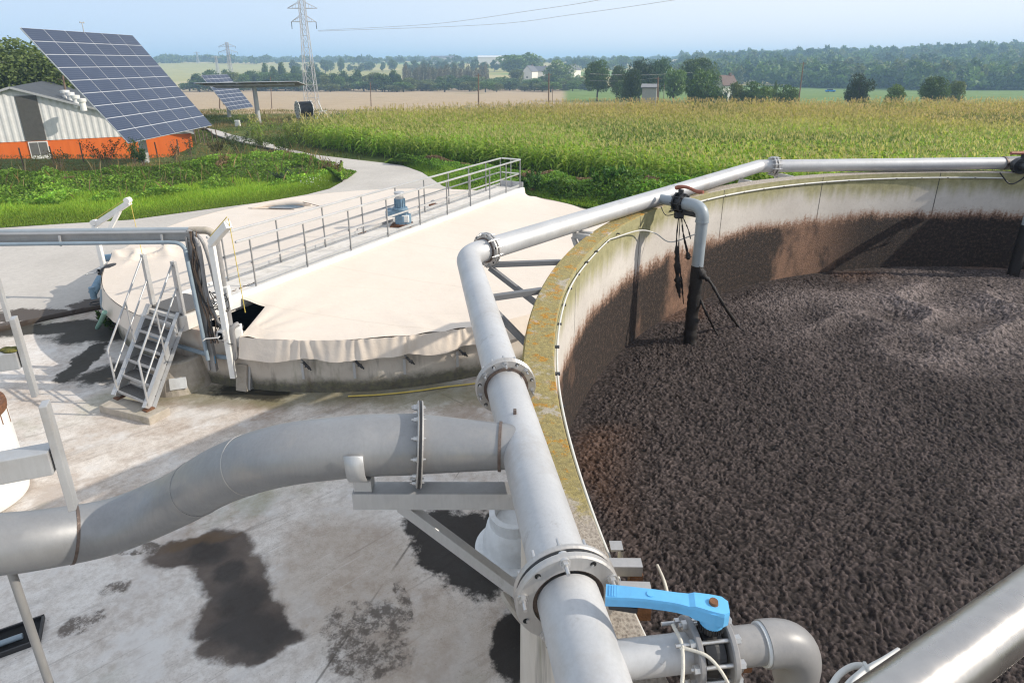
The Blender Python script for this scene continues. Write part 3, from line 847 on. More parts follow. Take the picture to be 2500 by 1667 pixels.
m = MB(); m.beam(W(7.14, -.08, ZW + 1.09), W(7.14, .72, ZW + 1.09), .045, .045, bev=.006); m.build('top_rail', M['white'], r)
m = MB(); m.beam(W(7.14, -.08, ZW + .55), W(7.14, .72, ZW + .55), .02, .04); m.build('mid_rail', M['white'], r)
m = MB(); m.beam(W(7.14, .33, ZW), W(7.14, .33, ZW + 1.06), .03, .03); m.build('post', M['galv'], r)

# mixer motor on the walkway
mp = G(962, 548, ZW); mp = W((mp - C1).dot(U), .28, ZW)
mo = thing('mixer_motor', 'worn blue geared motor bolted upright on the walkway', 'motor', mp)
m = MB(); m.box(mp + Vector((0, 0, .02)), (.62, .5, .04), None, 0, .01); m.build('base_plate', M['rust'], mo)
m = MB(); m.cyl(mp + Vector((.06, -.02, .04)), mp + Vector((.06, -.02, .34)), .24, 20); m.build('gear_housing', M['bluepaint'], mo)
m = MB(); m.box(mp + Vector((-.12, .02, .40)), (.62, .44, .20), None, 0, .04); m.build('gear_head', M['bluepaint'], mo)
m = MB(); m.cyl(mp + Vector((-.02, 0, .50)), mp + Vector((-.02, 0, .56)), .22, 20); m.cyl(mp + Vector((-.02, 0, .56)), mp + Vector((-.02, 0, .82)), .145, 20)
for k in range(16):
    a = 2 * PI * k / 16; e = Vector((math.cos(a), math.sin(a), 0))
    m.beam(mp + Vector((-.02, 0, .58)) + e * .15, mp + Vector((-.02, 0, .82)) + e * .15, .03, .008, e.cross(Vector((0, 0, 1))))
m.build('electric_motor', M['bluepaint'], mo)
m = MB(); m.cyl(mp + Vector((-.02, 0, .82)), mp + Vector((-.02, 0, .98)), .12, 20); m.lathe([(.0, 1.02), (.15, 1.02), (.16, .99), (.15, .97)], mp + Vector((-.02, 0, 0)), seg=20); m.build('fan_cowl', M['galv'], mo)
m = MB(); m.box(mp + Vector((.16, -.2, .26)), (.2, .1, .2), None, 0, .01); m.build('terminal_box', M['white'], mo)
m = MB(); m.cyl(mp + Vector((.06, -.02, .04)), mp + Vector((.06, -.02, .09)), .29, 20); m.build('rusty_flange', M['rust'], mo)
for (px, py, lb) in ((880, 568, 'rusty shackle lying on the walkway left of the blue motor'), (1058, 502, 'small metal shackle lying on the walkway beyond the blue motor')):
    q_ = G(px, py, ZW); s_ = thing('shackle', lb, 'shackle', q_, 'shackles on the walkway')
    m = MB(); m.box(q_ + Vector((0, 0, .03)), (.3, .16, .06), Matrix.Rotation(1.0, 3, 'Z'), 0, .01); m.build('base', M['rust'], s_)
    m = MB(); m.tube([q_ + Vector((.09 * math.cos(a), .05 * math.sin(a) * .5, .06 + .12 * math.sin(a))) for a in np.linspace(0, PI, 9)], .018, 8); m.build('loop', M['galv'], s_)

# puddle and rolled tarpaulin edge beyond the walkway
pp = G(700, 510, 1.25)
for _ in range(4):
    tt_ = (pp - C1).dot(U); sn_ = (pp - C1).dot(N_); fr_ = (-.24 - sn_) / (-.24 + math.sqrt(max(R1 ** 2 - tt_ ** 2, .1)))
    pp = G(700, 510, 1.42 - .25 * fr_ - .05 * math.sin(PI * min(max(fr_, 0), 1)) - .045)
m = MB(); n = 28
m.poly([pp + Vector((math.cos(a) * .6 + .06 * math.sin(3 * a), math.sin(a) * .27, .07)) for a in np.linspace(0, 2 * PI, n, endpoint=False)])
t = T('puddle_water'); M['water'] = t.fin((.09, .15, .21), .05, 0, None, .8)
tag(m.build('puddle', M['water']), kind='structure')
rt = thing('rolled_flap', 'rolled cream tarpaulin flap lying beside a blue puddle on the cover', 'tarpaulin', pp)
m = MB(); m.tube(smooth_path([pp + Vector((-1.2, -.1, .04)), pp + Vector((-.7, .2, .10)), pp + Vector((-.1, .36, .12)), pp + Vector((.4, .34, .13)), pp + Vector((.8, .25, .08))], 6), [.03 + .10 * math.sin(PI * i / 24) for i in range(25)], 10); m.build('roll', M['tarp'], rt)
m = MB(); m.tube(smooth_path([pp + Vector((-1.3, -.15, .06)), pp + Vector((-.2, -.36, .07)), pp + Vector((.4, -.38, .07))]), .01, 6); m.tube(smooth_path([pp + Vector((.3, .36, .2)), pp + Vector((.7, .2, .16)), pp + Vector((1.4, -.1, .06))]), .012, 6); m.build('cord', M['wood'], rt)

# ================================================================== stair up to the covered tank
Bs = W(-8.5, .33); SC = (G(369, 999, .15) + G(286, 971, .15)) / 2
base_t = (SC - C1).dot(U); base_s = (SC - C1).dot(N_)
st0, st1 = base_t, -7.15
s_c = base_s
def SP(k, side, dz=0.0):     # k: 0 bottom .. 1 top of flight, side -1 left / 1 right
    return W(st0 + (st1 - st0) * k, s_c + (.33 - s_c) * k + side * .44, .15 + 1.32 * k + dz)
stair = thing('steel_stair', 'galvanised steel stair climbing to the covered tank walkway', 'stair', Vector((SC.x, SC.y, .15)))
UPV = Vector((0, 0, 1))
for sd in (-1, 1):
    m = MB(); a, b = SP(-.02, sd, .06), SP(1.0, sd, .0); d = (b - a).normalized()
    m.beam(a, b, .02, .20, UPV); pr = d.cross(N_).normalized()
    if pr.z < 0: pr = -pr
    for q_ in (1, -1): m.beam(a + pr * (.1 * q_) - N_ * (.03 * sd * -1), b + pr * (.1 * q_) - N_ * (.03 * sd * -1), .07, .012, UPV)
    m.build('stringer', M['galv'], stair)
    m = MB(); m.box(SP(0, sd, .01), (.16, .14, .02), Matrix((U, -N_, UPV)).transposed()); m.build('foot_plate', M['rust'], stair)
for i in range(6):
    k = (i + .6) / 6.2
    m = MB(); c = (SP(k, -1) + SP(k, 1)) / 2 + UPV * .02
    rot = Matrix((U, -N_, UPV)).transposed()
    tr = m.box(c, (.26, .84, .03), rot).build('tread', M['grate'], stair)
    m = MB(); m.box(c - U * .135, (.012, .85, .055), rot); m.box(c + U * .13, (.012, .85, .05), rot); m.build('nosing', M['galv'], tr)
for sd in (-1, 1):
    rl = MB(); nm = 'handrail'
    p0 = SP(0, sd * 1.05, .98); p1 = SP(1.0, sd * 1.05, 1.03)
    rl.tube([SP(0, sd * 1.05, .1), p0, p1], .020, 10)
    rl.build('handrail', M['galv'], stair)
    m = MB(); m.tube([SP(.02, sd * 1.05, .50), SP(1.0, sd * 1.05, .55)], .016, 8); m.build('mid_rail', M['galv'], stair)
    m = MB(); m.tube([SP(.5, sd * 1.05, .0), SP(.5, sd * 1.05, 1.0)], .015, 8); m.build('baluster', M['galv'], stair)
    m = MB(); q_ = SP(1.0, sd * 1.05, -.05); m.beam(q_, q_ + UPV * 1.12, .09, .02, U)
    m.beam(q_ + U * .03 + N_ * .04, q_ + U * .03 + N_ * .04 + UPV * 1.12, .012, .07, U); m.beam(q_ + U * .03 - N_ * .04, q_ + U * .03 - N_ * .04 + UPV * 1.12, .012, .07, U); m.build('newel_post', M['galv'], stair)
m = MB(); m.box((SP(1.0, -1) + SP(1.0, 1)) / 2 + U * .35 + UPV * .01, (.75, .95, .04), Matrix((U, -N_, UPV)).transposed()); m.build('landing', M['grate'], stair)
m = MB(); sl_ = [G(240, 990, .15), G(283, 968, .15), G(414, 994, .15), G(362, 1020, .15)]
bm_c = sum(sl_, Vector()) / 4
m.add([p for p in sl_] + [Vector((p.x, p.y, -.02)) for p in sl_], [(0, 1, 2, 3), (0, 4, 5, 1), (1, 5, 6, 2), (2, 6, 7, 3), (3, 7, 4, 0)])
o = m.build('concrete_plinth', M['conc'], None, Vector((bm_c.x, bm_c.y, 0))); tag(o, 'mossy concrete plinth under the foot of the steel stair', 'plinth')
bv = o.modifiers.new('bev', 'BEVEL'); bv.width = .015; bv.segments = 2
cn = G(432, 950)
cone = thing('manhole_cone', 'squat concrete manhole cone beside the steel stair', 'manhole', cn)
m = MB(); m.lathe([(.62, 0), (.60, .1), (.48, .60), (.46, .62), (.36, .62), (.35, .5), (0, .5)], cn + Vector((-.05, .3, 0)), seg=32, smooth=False); m.build('shell', M['conc'], cone)
m = MB(); m.box(cn + Vector((.18, -.22, .25)), (.3, .03, .22), Matrix.Rotation(.3, 3, 'Z') @ Matrix.Rotation(-.25, 3, 'X'), 0, .005); m.build('cover_plate', M['whitec'], cone)
gb = G(592, 962)
pb = thing('ribbed_block', 'grey ribbed block leaning against the foot of the tank wall', 'block', gb)
RB = Matrix.Rotation(-.25, 3, 'Z') @ Matrix.Rotation(-.22, 3, 'X')
m = MB(); m.box(gb + Vector((-.03, .18, .27)), (.24, .10, .54), RB, 0, .01); m.build('body', M['conc'], pb)
m = MB()
for k in range(3): m.box(gb + Vector((.10, .2 , .27)) + RB @ Vector((.02, -.04 + .05 * k, 0)), (.05, .018, .5), RB)
m.build('rib', M['galv'], pb)
m = MB(); m.tube(smooth_path([G(850, 967, .03), G(930, 963, .03), G(1010, 955, .03), G(1080, 945, .03), G(1150, 937, .03), G(1230, 925, .03)], 8), .014, 10)
tag(m.build('yellow_hose', M['yellow'], None, G(850, 967)), 'thin yellow hose lying along the foot of the covered tank', 'hose')

# hose round the left front of the tank wall
hp = [CYL(px, py, C1, 7.22) for px, py in ((250, 706), (250, 745), (262, 765), (287, 783), (353, 811), (420, 838), (479, 857), (520, 868), (565, 874))]
m = MB(); m.tube(smooth_path(hp, 6), .045, 12)
tag(m.build('feed_pipe', M['hosegrey'], None, hp[0]), 'blue grey pipe wrapped low round the covered tank wall', 'pipe')
e0 = CYL(565, 874, C1, 7.22)
rp = thing('riser_pipe', 'grey plastic riser looping over the tank rim beside the opening', 'pipe', e0)
q2 = CYL(572, 845, C1, 7.25); q3 = Vector((q2.x, q2.y, 1.28)); q4 = q3 + Vector((.28, .35, .12))
m = MB(); m.tube([e0] + arc_pts(e0, Vector((q2.x, q2.y, e0.z)), q3, .1) + arc_pts(Vector((q2.x, q2.y, e0.z)), q3 + Vector((0, 0, .12)), q4, .14), .05, 12); m.build('bent_pipe', M['pvc'], rp)
m = MB(); z_ = CYL(523, 868, C1, 7.3); m.box(z_ - Vector((0, .05, .06)), (.06, .03, .16), None, 0, .01); m.build('valve_lever', M['blue'], rp)
m = MB(); m.tube(smooth_path([CYL(256, 762, C1, 7.4), G(247, 783, .5), G(238, 800, .12)]), .05, 10)
tag(m.build('green_hose', M['greenhose'], None, G(240, 800)), 'pale green hose drooping from the tank onto black muck', 'hose')

# ================================================================== overhead pipe rack at the left
pb_ = CYL(519, 872, C1, 7.33); PAx, PAy = pb_.x, pb_.y
zr = AY(478, 576, PAy).z
rack = thing('pipe_rack', 'overhead steel rack carrying grey pipes across the yard', 'pipe rack', Vector((PAx, PAy, 0)))
LX = -14.0
def RK(x, dy, z): return Vector((x, PAy - .045 * (PAx - x) + dy, z))
ptop = Vector((PAx, PAy, zr))
m = MB(); m.beam(Vector((PAx, PAy, .45)), Vector((PAx, PAy, zr + .06)), .10, .10, (0, 1, 0)); m.beam(Vector((PAx - .06, PAy - .02, .5)), Vector((PAx - .06, PAy - .02, zr)), .03, .14, (0, 1, 0)); m.build('post', M['galvm'], rack)
m = MB(); m.beam(RK(LX, 0, zr), RK(PAx + .05, 0, zr), .10, .12); m.beam(RK(LX, 0, zr + .075), RK(PAx, 0, zr + .075), .14, .02); m.beam(RK(LX, 0, zr - .075), RK(PAx, 0, zr - .075), .14, .02); m.build('beam', M['galvm'], rack)
dend = G(560, 800, 1.25); dx, dy_ = dend.x, dend.y
zd = AY(531, 562, dy_).z
def DK(x, z): return Vector((x, dy_ - .045 * (dx - x), z))
m = MB(); m.tube([DK(LX, zd), DK(dx - .4, zd)] , .062, 16); m.build('overhead_pipe', M['pvc_far'], rack)
m = MB(); m.tube([DK(dx - .42, zd)] + arc_pts(DK(dx - .4, zd), DK(dx, zd), Vector((dx, dy_, 1.0)), .18), .068, 16); m.build('pipe_elbow', M['conc'], rack)
m = MB(); m.tube([Vector((dx, dy_, zd - .18)), Vector((dx, dy_, 1.1))], .075, 16); m.build('drop_pipe', M['pvc'], rack)
m = MB(); m.cyl(Vector((dx, dy_, 2.0)), Vector((dx, dy_, 2.03)), .085, 16); m.box(Vector((dx - .07, dy_ - .08, 2.0)), (.2, .02, .03)); m.build('pipe_clamp', M['galv'], rack)
m = MB(); zc = AY(440, 591, PAy - .12).z
m.tube([RK(LX, -.12, zc), RK(PAx - .35, -.12, zc)] + arc_pts(RK(PAx - .35, -.12, zc), RK(PAx - .12, -.12, zc - .02), Vector((PAx - .02, PAy - .14, zc - .3)), .12) + [Vector((PAx - .02, PAy - .14, .75))], .035, 12); m.build('conduit', M['hosegrey'], rack)
for x in np.arange(-13.2, PAx - .4, 1.75):
    m = MB(); m.beam(RK(x, -.12, zc - .05), RK(x, -.1, zr + .06), .03, .02); m.build('bracket_clip', M['galv'], rack)
for k, (ox, oy, r_) in enumerate(((.13, -.05, .035), (.20, .0, .03))):
    m = MB(); pth = [Vector((PAx - .05 + .02 * k, PAy, zr + .1)), Vector((PAx + ox, PAy + oy, zr - .15)), Vector((PAx + ox + .1 * k, PAy + oy, 2.0)), Vector((PAx + ox + .12, PAy + oy + .1, 1.25))]
    m.tube(smooth_path(pth, 5), r_, 10); m.build('conduit', M['pvc'], rack)
rr = random.Random(9)
for k in range(7):
    m = MB(); x0 = PAx + rr.uniform(-.02, .14); pth = [Vector((x0, PAy - .05, zr + .1))]
    z = zr - .1
    while z > .9:
        pth.append(Vector((x0 + rr.uniform(-.035, .035) + (.05 if z < 1.9 else 0), PAy - .06 + rr.uniform(-.03, .03), z))); z -= .22
    m.tube(smooth_path(pth, 4), rr.choice((.009, .012, .016)), 6); m.build('cable', M['wire'] if k % 2 else M['wood'], rack)
for k in range(9):
    m = MB(); c = Vector((PAx + .22 + rr.uniform(-.1, .2), PAy + rr.uniform(-.1, .15), 1.55 + rr.uniform(-.35, .45)))
    pth = [c + Vector((rr.uniform(-.2, .2), rr.uniform(-.08, .08), rr.uniform(-.2, .2))) for _ in range(5)]
    m.tube(smooth_path(pth, 6), .008, 6); m.build('loose_cable', M['wire'], rack)
jb = Vector((PAx + .33, PAy + .2, 1.9))
jbx = thing('junction_box', 'small white junction box among the tangled cables', 'box', jb)
m = MB(); m.box(jb, (.20, .12, .42), None, 0, .02); m.build('housing', M['white'], jbx)
m = MB(); m.box(jb + Vector((.0, -.063, .0)), (.15, .006, .34), None, 0, .002); m.build('lid', M['whitec'], jbx)
pu = Vector((PAx + .42, PAy + .12, 1.02))
pmp = thing('control_block', 'white painted control block standing beside the tank opening', 'control block', pu)
m = MB(); m.box(pu + Vector((0, 0, .1)), (.32, .26, .4), Matrix.Rotation(.4, 3, 'Z'), 0, .02); m.build('housing', M['white'], pmp)
m = MB(); m.box(pu + Vector((-.05, -.12, .36)), (.12, .1, .14), None, 0, .01); m.build('cap', M['pvc'], pmp)

# davit cranes
def davit(base, zpost, tip, tail, brace, label, pul=True):
    d = thing('davit_crane', label, 'davit', base, 'davit cranes by the covered tank')
    top = Vector((base.x, base.y, zpost))
    m = MB(); m.beam(base, top, .10, .10, (0, 1, 0), bev=.008); m.build('post', M['white'], d)
    m = MB(); m.beam(tail, tip, .11, .13, bev=.01); m.build('jib', M['white'], d)
    if brace:
        m = MB(); m.beam(brace[0], brace[1], .09, .09); m.build('brace', M['white'], d)
    for p in ((tip, tail) if pul else ()):
        m = MB(); m.cyl(p + Vector((-.03, -.07, .05)), p + Vector((-.03, .07, .05)), .075, 14); m.build('pulley', M['white'], d)
    m = MB(); m.tube([tip + Vector((.02, 0, .1)), tip + Vector((.06, 0, -1.6))], .007, 6); m.build('rope', M['yellow'], d)
    m = MB(); m.tube([tail + Vector((0, 0, .13)), tip + Vector((0, 0, .13))], .008, 6); m.build('winch_line', M['yellow'], d)
    wz = base + (top - base) * .35
    m = MB(); m.cyl(wz + Vector((-.06, -.14, 0)), wz + Vector((-.06, .08, 0)), .075, 14); m.box(wz + Vector((-.05, -.04, 0)), (.12, .2, .2), None, 0, .02); m.tube([wz + Vector((-.06, -.14, 0)), wz + Vector((-.06, -.2, 0)), wz + Vector((-.3, -.2, -.02)), wz + Vector((-.3, -.3, -.02))], .014, 8); m.build('winch', M['galv'], d)
    return d
bd = G(262, 690, .6); Yd = bd.y
davit(Vector((bd.x, bd.y, .3)), AY(243, 552, Yd).z, AY(316, 494, Yd - .1), AY(234, 548, Yd + .05), (AY(268, 560, Yd - .1), AY(291, 516, Yd - .08)), 'white davit crane with long jib at the left edge of the covered tank')
b2 = CYL(567, 900, C1, 7.32); Y2 = b2.y
davit(Vector((b2.x, b2.y, .35)), AY(539, 596, Y2).z, AY(557, 548, Y2 - .5), AY(516, 594, Y2), None, 'davit crane with short tilted jib next to the overhead pipe elbow', False)
# pump pipework at the left edge
pw = thing('pump_unit', 'blue and grey pump pipework at the left edge of the covered tank', 'pump', G(252, 700, .5))
q_ = G(250, 672, 1.1)
m = MB(); m.cyl(G(258, 630, 1.0), G(293, 626, 1.1), .10, 14); m.build('suction_pipe', M['bluepaint'], pw)
m = MB(); m.lathe([(0, -.2), (.2, -.18), (.23, 0), (.2, .18), (0, .2)], q_ + Vector((-.1, .5, -.1)), (0, 1, 0), 18, smooth=True); m.build('pump_body', M['wire'], pw)
m = MB(); m.cyl(q_ + Vector((-.12, -.3, -.35)), q_ + Vector((-.12, .1, -.1)), .1, 14); m.cyl(q_ + Vector((-.12, -.3, -.5)), q_ + Vector((-.12, -.3, -.2)), .07, 12); m.build('valve_body', M['bluepaint'], pw)
m = MB(); m.tube([q_ + Vector((-.12, -.3, -.62)) + Vector((math.cos(a) * .12, math.sin(a) * .12, 0)) for a in np.linspace(0, 2 * PI, 17)], .015, 6); m.build('hand_wheel', M['wire'], pw)
m = MB(); m.cyl(G(276, 619, 1.2), G(292, 621, 1.2), .05, 12); m.build('coupling', M['wire'], pw)
# ================================================================== main pipeline round the open tank
ZP, RP = H - 1.74, .110
P0 = G(1447, 1660, ZP); P1 = G(1140, 624, ZP)
d1 = (P1 - P0).normalized()
Pm = P0 - d1 * 2.0
P2 = G(1853, 406, ZP); P3 = G(2445, 399, ZP)
d2 = (P2 - P1).normalized(); d3 = (P3 - P2).normalized()
main = thing('main_pipe', 'long brushed steel pipe bending around the outside of the open tank', 'pipe', Vector((P0.x, P0.y, ZP)))
def along(a, b, px, py):
    g = G(px, py, ZP); d = (b - a).normalized()
    return a + d * (g - a).dot(d)
F3 = along(P0, P1, 1373, 1446); F2 = along(P0, P1, 1223, 943); F1 = along(P1, P2, 1196, 611); F4 = P2 + d3 * (G(1890, 406, ZP) - P2).length
def sect(pts, mat=M['pipe'], r=RP, name='pipe_section', seg=40):
    m = MB(); m.tube(pts, r, seg); return m.build(name, mat, main)
sect([Pm, F3 - d1 * .03]); sect([F3 + d1 * .03, F2 - d1 * .02]); 
ea = P1 - d1 * .20; 
sect([F2 + d1 * .02, ea])
el = arc_pts(P0, P1, P2, .20, 12)
sect(el + [F1 - d2 * .03], name='pipe_elbow')
sect([F1 + d2 * .03, P2 - d2 * .0, P2 + d3 * .0 + d3 * .05, F4 - d3 * .04])
sect([F4 + d3 * .04, P3 + d3 * .02])
def flange(c, ax, ri, ro, t, n, skip=(), bolts=(), mat=None, parent=None, side=-1, boltr=.011, seg=56, dark=True, nobolt=False, stud=.05):
    ax = ax.normalized()
    m = MB()
    prof = [(ri, -t / 2), (ro - .006, -t / 2), (ro, -t / 2 + .006), (ro, t / 2 - .006), (ro - .006, t / 2), (ri, t / 2), (ri, -t / 2)]
    m.lathe(prof, c, ax, seg)
    fl = m.build('flange', mat or M['flange'], parent)
    a1 = ax.cross(UPV).normalized(); b1 = ax.cross(a1)
    rb = (ri + ro) / 2 + .008
    for i in range(0 if nobolt else n):
        a = 2 * PI * i / n + .2
        e = a1 * math.cos(a) + b1 * math.sin(a)
        if bolts and i % bolts[1] == bolts[0] % bolts[1] and dark:
            m = MB(); m.cyl(c + e * rb + ax * (side * (t / 2 + .001)), c + e * rb + ax * (side * (t / 2 - .004)), boltr * 1.15, 12); m.build('bolt_hole', M['dark'], fl)
        else:
            m = MB(); m.cyl(c + e * rb - ax * (t / 2 + .018), c + e * rb + ax * (t / 2 + .018), boltr * 1.55, 6, smooth=False)
            m.cyl(c + e * rb - ax * (t / 2 + .004), c + e * rb + ax * (t / 2 + .004), boltr * 2.1, 14)
            m.cyl(c + e * rb - ax * (t / 2 + stud), c + e * rb + ax * (t / 2 + stud), boltr * .75, 8); m.build('bolt', M['bolt'], fl)
    return fl
def gasket(c, ax, ri, ro, t, parent):
    m = MB(); m.ring(c, ax.normalized(), ri, ro, t, 56); m.build('gasket', M['black'], parent)
def inner_dark(c, ax, parent, t=.03):
    m = MB(); m.ring(c, ax, RP - .002, RP + .016, t, 48); m.build('weld_seam', M['weld'], parent)
RF = .172
for c, dd_ in ((F3, d1),):
    flange(c - dd_ * .018, dd_, RP + .016, RF + .012, .03, 10, bolts=(0, 2), parent=main, boltr=.0095)
    gasket(c + dd_ * .004, dd_, RP, RF + .006, .008, main)
    flange(c + dd_ * .022, dd_, RP + .004, RF + .012, .022, 10, bolts=(0, 2), parent=main, boltr=.008, dark=False)
    inner_dark(c - dd_ * .004, dd_, main, .03)
flange(F2 - d1 * .012, d1, RP + .004, RF, .018, 14, bolts=(1, 2), parent=main, boltr=.0085)
flange(F2 + d1 * .012, d1, RP + .004, RF, .018, 14, bolts=(1, 9), parent=main, boltr=.0085, dark=False)
inner_dark(F2 - d1 * .022, d1, main, .012)
flange(F1 - d2 * .02, d2, RP + .014, RF - .006, .026, 12, bolts=(1, 2), parent=main, boltr=.009)
flange(F1 + d2 * .014, d2, RP + .002, RF - .004, .022, 12, bolts=(1, 3), parent=main, boltr=.008, dark=False)
inner_dark(F1 - d2 * .034, d2, main, .012)
flange(F4 - d3 * .025, d3, RP + .002, RF - .008, .03, 12, bolts=(1, 30), parent=main)
flange(F4 + d3 * .025, d3, RP + .002, RF - .008, .03, 12, bolts=(1, 30), parent=main)
m = MB(); m.ring(P3 + d3 * .03, d3, RP - .02, RP + .012, .04, 40); m.build('end_collar', M['weld'], main)
bnd = along(P1, P2, 1632, 470)
m = MB(); m.ring(bnd, d2, RP, RP + .004, .02, 40); m.build('clamp_band', M['galv'], main)

# ------------------------------------------------------------------ branch pipe with the S bend
J = along(P0, P1, 1266, 1092)
br = thing('branch_pipe', 'wide grey steel branch pipe snaking left across the foreground', 'pipe', J)
bF = G(1024, 1082, ZP); bF = Vector((bF.x, bF.y, ZP))
bd_ = (bF - J).normalized()
RB_ = .1425
def D3(px, py, dep): return Vector((0, 0, H)) + ray(px, py) * dep
bpx = [(1024, 1083, 2.93), (930, 1085, 2.90), (850, 1090, 2.87), (691, 1110, 2.86), (553, 1153, 2.99), (425, 1222, 3.22), (276, 1283, 3.22), (106, 1315, 3.04), (0, 1327, 2.95), (-160, 1340, 2.85), (-420, 1360, 2.78), (-1200, 1400, 2.7), (-2700, 1430, 2.7)]
bpts = [D3(*p) for p in bpx]
bF = bpts[0]; bd_ = (bpts[1] - bF).normalized()
bJ = (bF - J).normalized()
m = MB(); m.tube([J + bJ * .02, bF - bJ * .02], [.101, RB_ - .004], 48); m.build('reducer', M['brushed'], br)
m = MB(); m.ring(J + bJ * .112, bJ, .104, .117, .014, 48); m.build('weld_seam', M['weld'], br)
bp = [bF + bd_ * .015] + smooth_path(bpts[1:], 5)
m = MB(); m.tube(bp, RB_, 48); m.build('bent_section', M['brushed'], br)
def path_ring(L, r0, r1, t, nm, mat):
    acc = 0
    for a, b in zip(bp[:-1], bp[1:]):
        l = (b - a).length
        if acc + l >= L:
            c = a.lerp(b, (L - acc) / l); m = MB(); m.ring(c, (b - a).normalized(), r0, r1, t, 48); return m.build(nm, mat, br)
        acc += l
path_ring(.84, RB_ - .002, RB_ + .0012, .006, 'weld_seam', M['flange'])
path_ring(1.26, RB_ - .002, RB_ + .0022, .008, 'weld_seam', M['galvm'])
path_ring(2.02, RB_ - .002, RB_ + .003, .014, 'weld_seam', M['weld'])
flange(bF - bd_ * .008, bd_, RB_ - .01, RB_ + .062, .011, 12, bolts=(0, 50), parent=br, nobolt=True)
flange(bF + bd_ * .008, bd_, RB_ - .01, RB_ + .062, .011, 12, bolts=(0, 50), parent=br, boltr=.0065, stud=.028)
gasket(bF, bd_, RB_ - .01, RB_ + .062, .006, br)
m = MB(); lg = G(1257, 1008, ZP + RP); m.box(lg + Vector((0, 0, -.01)), (.016, .02, .06), None, 0, .003); m.build('lug', M['weld'], br)

# bracket under the branch pipe
def wall2(Y, dz=0): return TC2.x - math.sqrt(RO2 ** 2 - (Y - TC2.y) ** 2)
sdl = D3(866, 1092, 2.87); zb = sdl.z - RB_ - .115; yb = sdl.y - .02
bk = thing('support_bracket', 'grey steel bracket with diagonal strut carrying the wide branch pipe', 'bracket', Vector((wall2(yb), yb, zb)))
xl = G(862, 1222, zb).x
m = MB(); m.beam(Vector((xl, yb, zb)), Vector((wall2(yb), yb, zb)), .09, .09, hollow=.008); m.box(Vector((xl + .004, yb, zb)), (.006, .086, .086)); m.build('beam', M['galv'], bk)
m = MB(); m.beam(Vector((xl + .22, yb, zb - .05)), Vector((wall2(yb) + .0, yb - .04, zb - .62)), .055, .055, bev=.004); m.build('strut', M['galv'], bk)
m = MB(); xs_ = xl + .05
m.box(Vector((xs_, yb, zb + .085)), (.085, .07, .075), None, 0, .003); m.build('stub', M['galv'], bk)
m = MB(); cz = sdl.z
pr_ = [];  sec = []
for a in np.linspace(R_(200), R_(360), 18):
    sec.append((math.cos(a) * (RB_ + .004), math.sin(a) * (RB_ + .004)))
vs = []; fs = []
for (y_, z_) in [(-RB_ - .006, .06)] + sec + [(RB_ + .006, .06)]:
    for (ox, rr_) in ((-.042, 1.0), (.042, 1.0)): vs.append((xs_ + ox, sdl.y + y_, cz + z_))
for i in range(len(vs) // 2 - 1): fs.append((2 * i, 2 * i + 1, 2 * i + 3, 2 * i + 2))
m.add(vs, fs, 0, True)
o = m.build('saddle', M['galv'], bk); so_ = o.modifiers.new('sol', 'SOLIDIFY'); so_.thickness = .008; so_.offset = 1
# brackets to the tank on the far side
def wallpt(px0, py0, px1, py1, z, a0=2.2, a1=3.6):
    best = None
    for a in np.linspace(a0, a1, 600):
        p = Vector((TC2.x + math.cos(a) * RO2, TC2.y + math.sin(a) * RO2, z)); x, y = PX(p)
        e = abs((x - px0) * (py1 - py0) - (y - py0) * (px1 - px0)) + (1e6 if y < py1 else 0)
        if best is None or e < best[0]: best = (e, p)
    return best[1]
def strut(name, pts, w, label, grp='steel brackets holding the main pipe off the tank wall'):
    t_ = thing(name, label, 'bracket', pts[0][0], grp)
    for (a, b, nm) in pts:
        m = MB(); m.beam(a, b, w, w, bev=.004); m.build(nm, M['galvd'], t_)
zb2 = ZP - RP - .045
def onwall(px, py): return CYL(px, py, TC2, RO2)
def clipw(a, b):
    d = (b - a); d.z = 0; L = d.length; d.normalize(); t_ = 0
    while t_ < L + 1 and math.hypot(a.x + d.x * t_ - TC2.x, a.y + d.y * t_ - TC2.y) > RO2 - .005: t_ += .005
    return Vector((a.x + d.x * t_, a.y + d.y * t_, a.z))
a1 = along(P1, P2, 1215, 618); a1 = Vector((a1.x, a1.y, zb2)); w1 = clipw(a1, G(1371, 640, zb2))
strut('pipe_bracket', [(a1, w1, 'beam'), (a1 + (w1 - a1) * .05 - UPV * .03, wallpt(1222, 640, 1323, 744, 3.75), 'strut')], .05, 'grey bracket from the elbow flange to the lichen covered rim')
a2 = along(P0, P1, 1168, 690); a2 = Vector((a2.x, a2.y, zb2)); w2 = clipw(a2, G(1338, 707, zb2))
strut('pipe_bracket', [(a2, w2, 'beam'), (a2 + (w2 - a2) * .15 - UPV * .03, wallpt(1212, 755, 1295, 847, 3.75), 'strut')], .05, 'grey bracket just below the elbow reaching the lichen covered rim')
for (px, lb) in ((1475, 'short upright steel post holding the middle of the sloping pipe'), (1513, 'second short upright post under the sloping pipe near the red handled valve'), (1812, 'small steel bracket under the pipe just left of the far flange'), (1900, 'small steel bracket under the pipe just right of the far flange')):
    seg_ = (P1, P2) if px < 1850 else (P2, P3)
    g = along(*seg_, px, 560 if px < 1600 else 420 if px < 1850 else 407)
    toC = (TC2 - g); toC.z = 0; L = toC.length - RO2 + .03; toC.normalize()
    t_ = thing('pipe_bracket', lb, 'bracket', g - UPV * .2, 'steel brackets holding the main pipe off the tank wall')
    m = MB(); m.beam(g - UPV * .145, g - UPV * .145 + toC * L, .06, .06, bev=.004); m.build('beam', M['galv'], t_)
    m = MB(); m.beam(g - UPV * .16, g - UPV * .65 + toC * L, .045, .045, bev=.004); m.build('strut', M['galv'], t_)

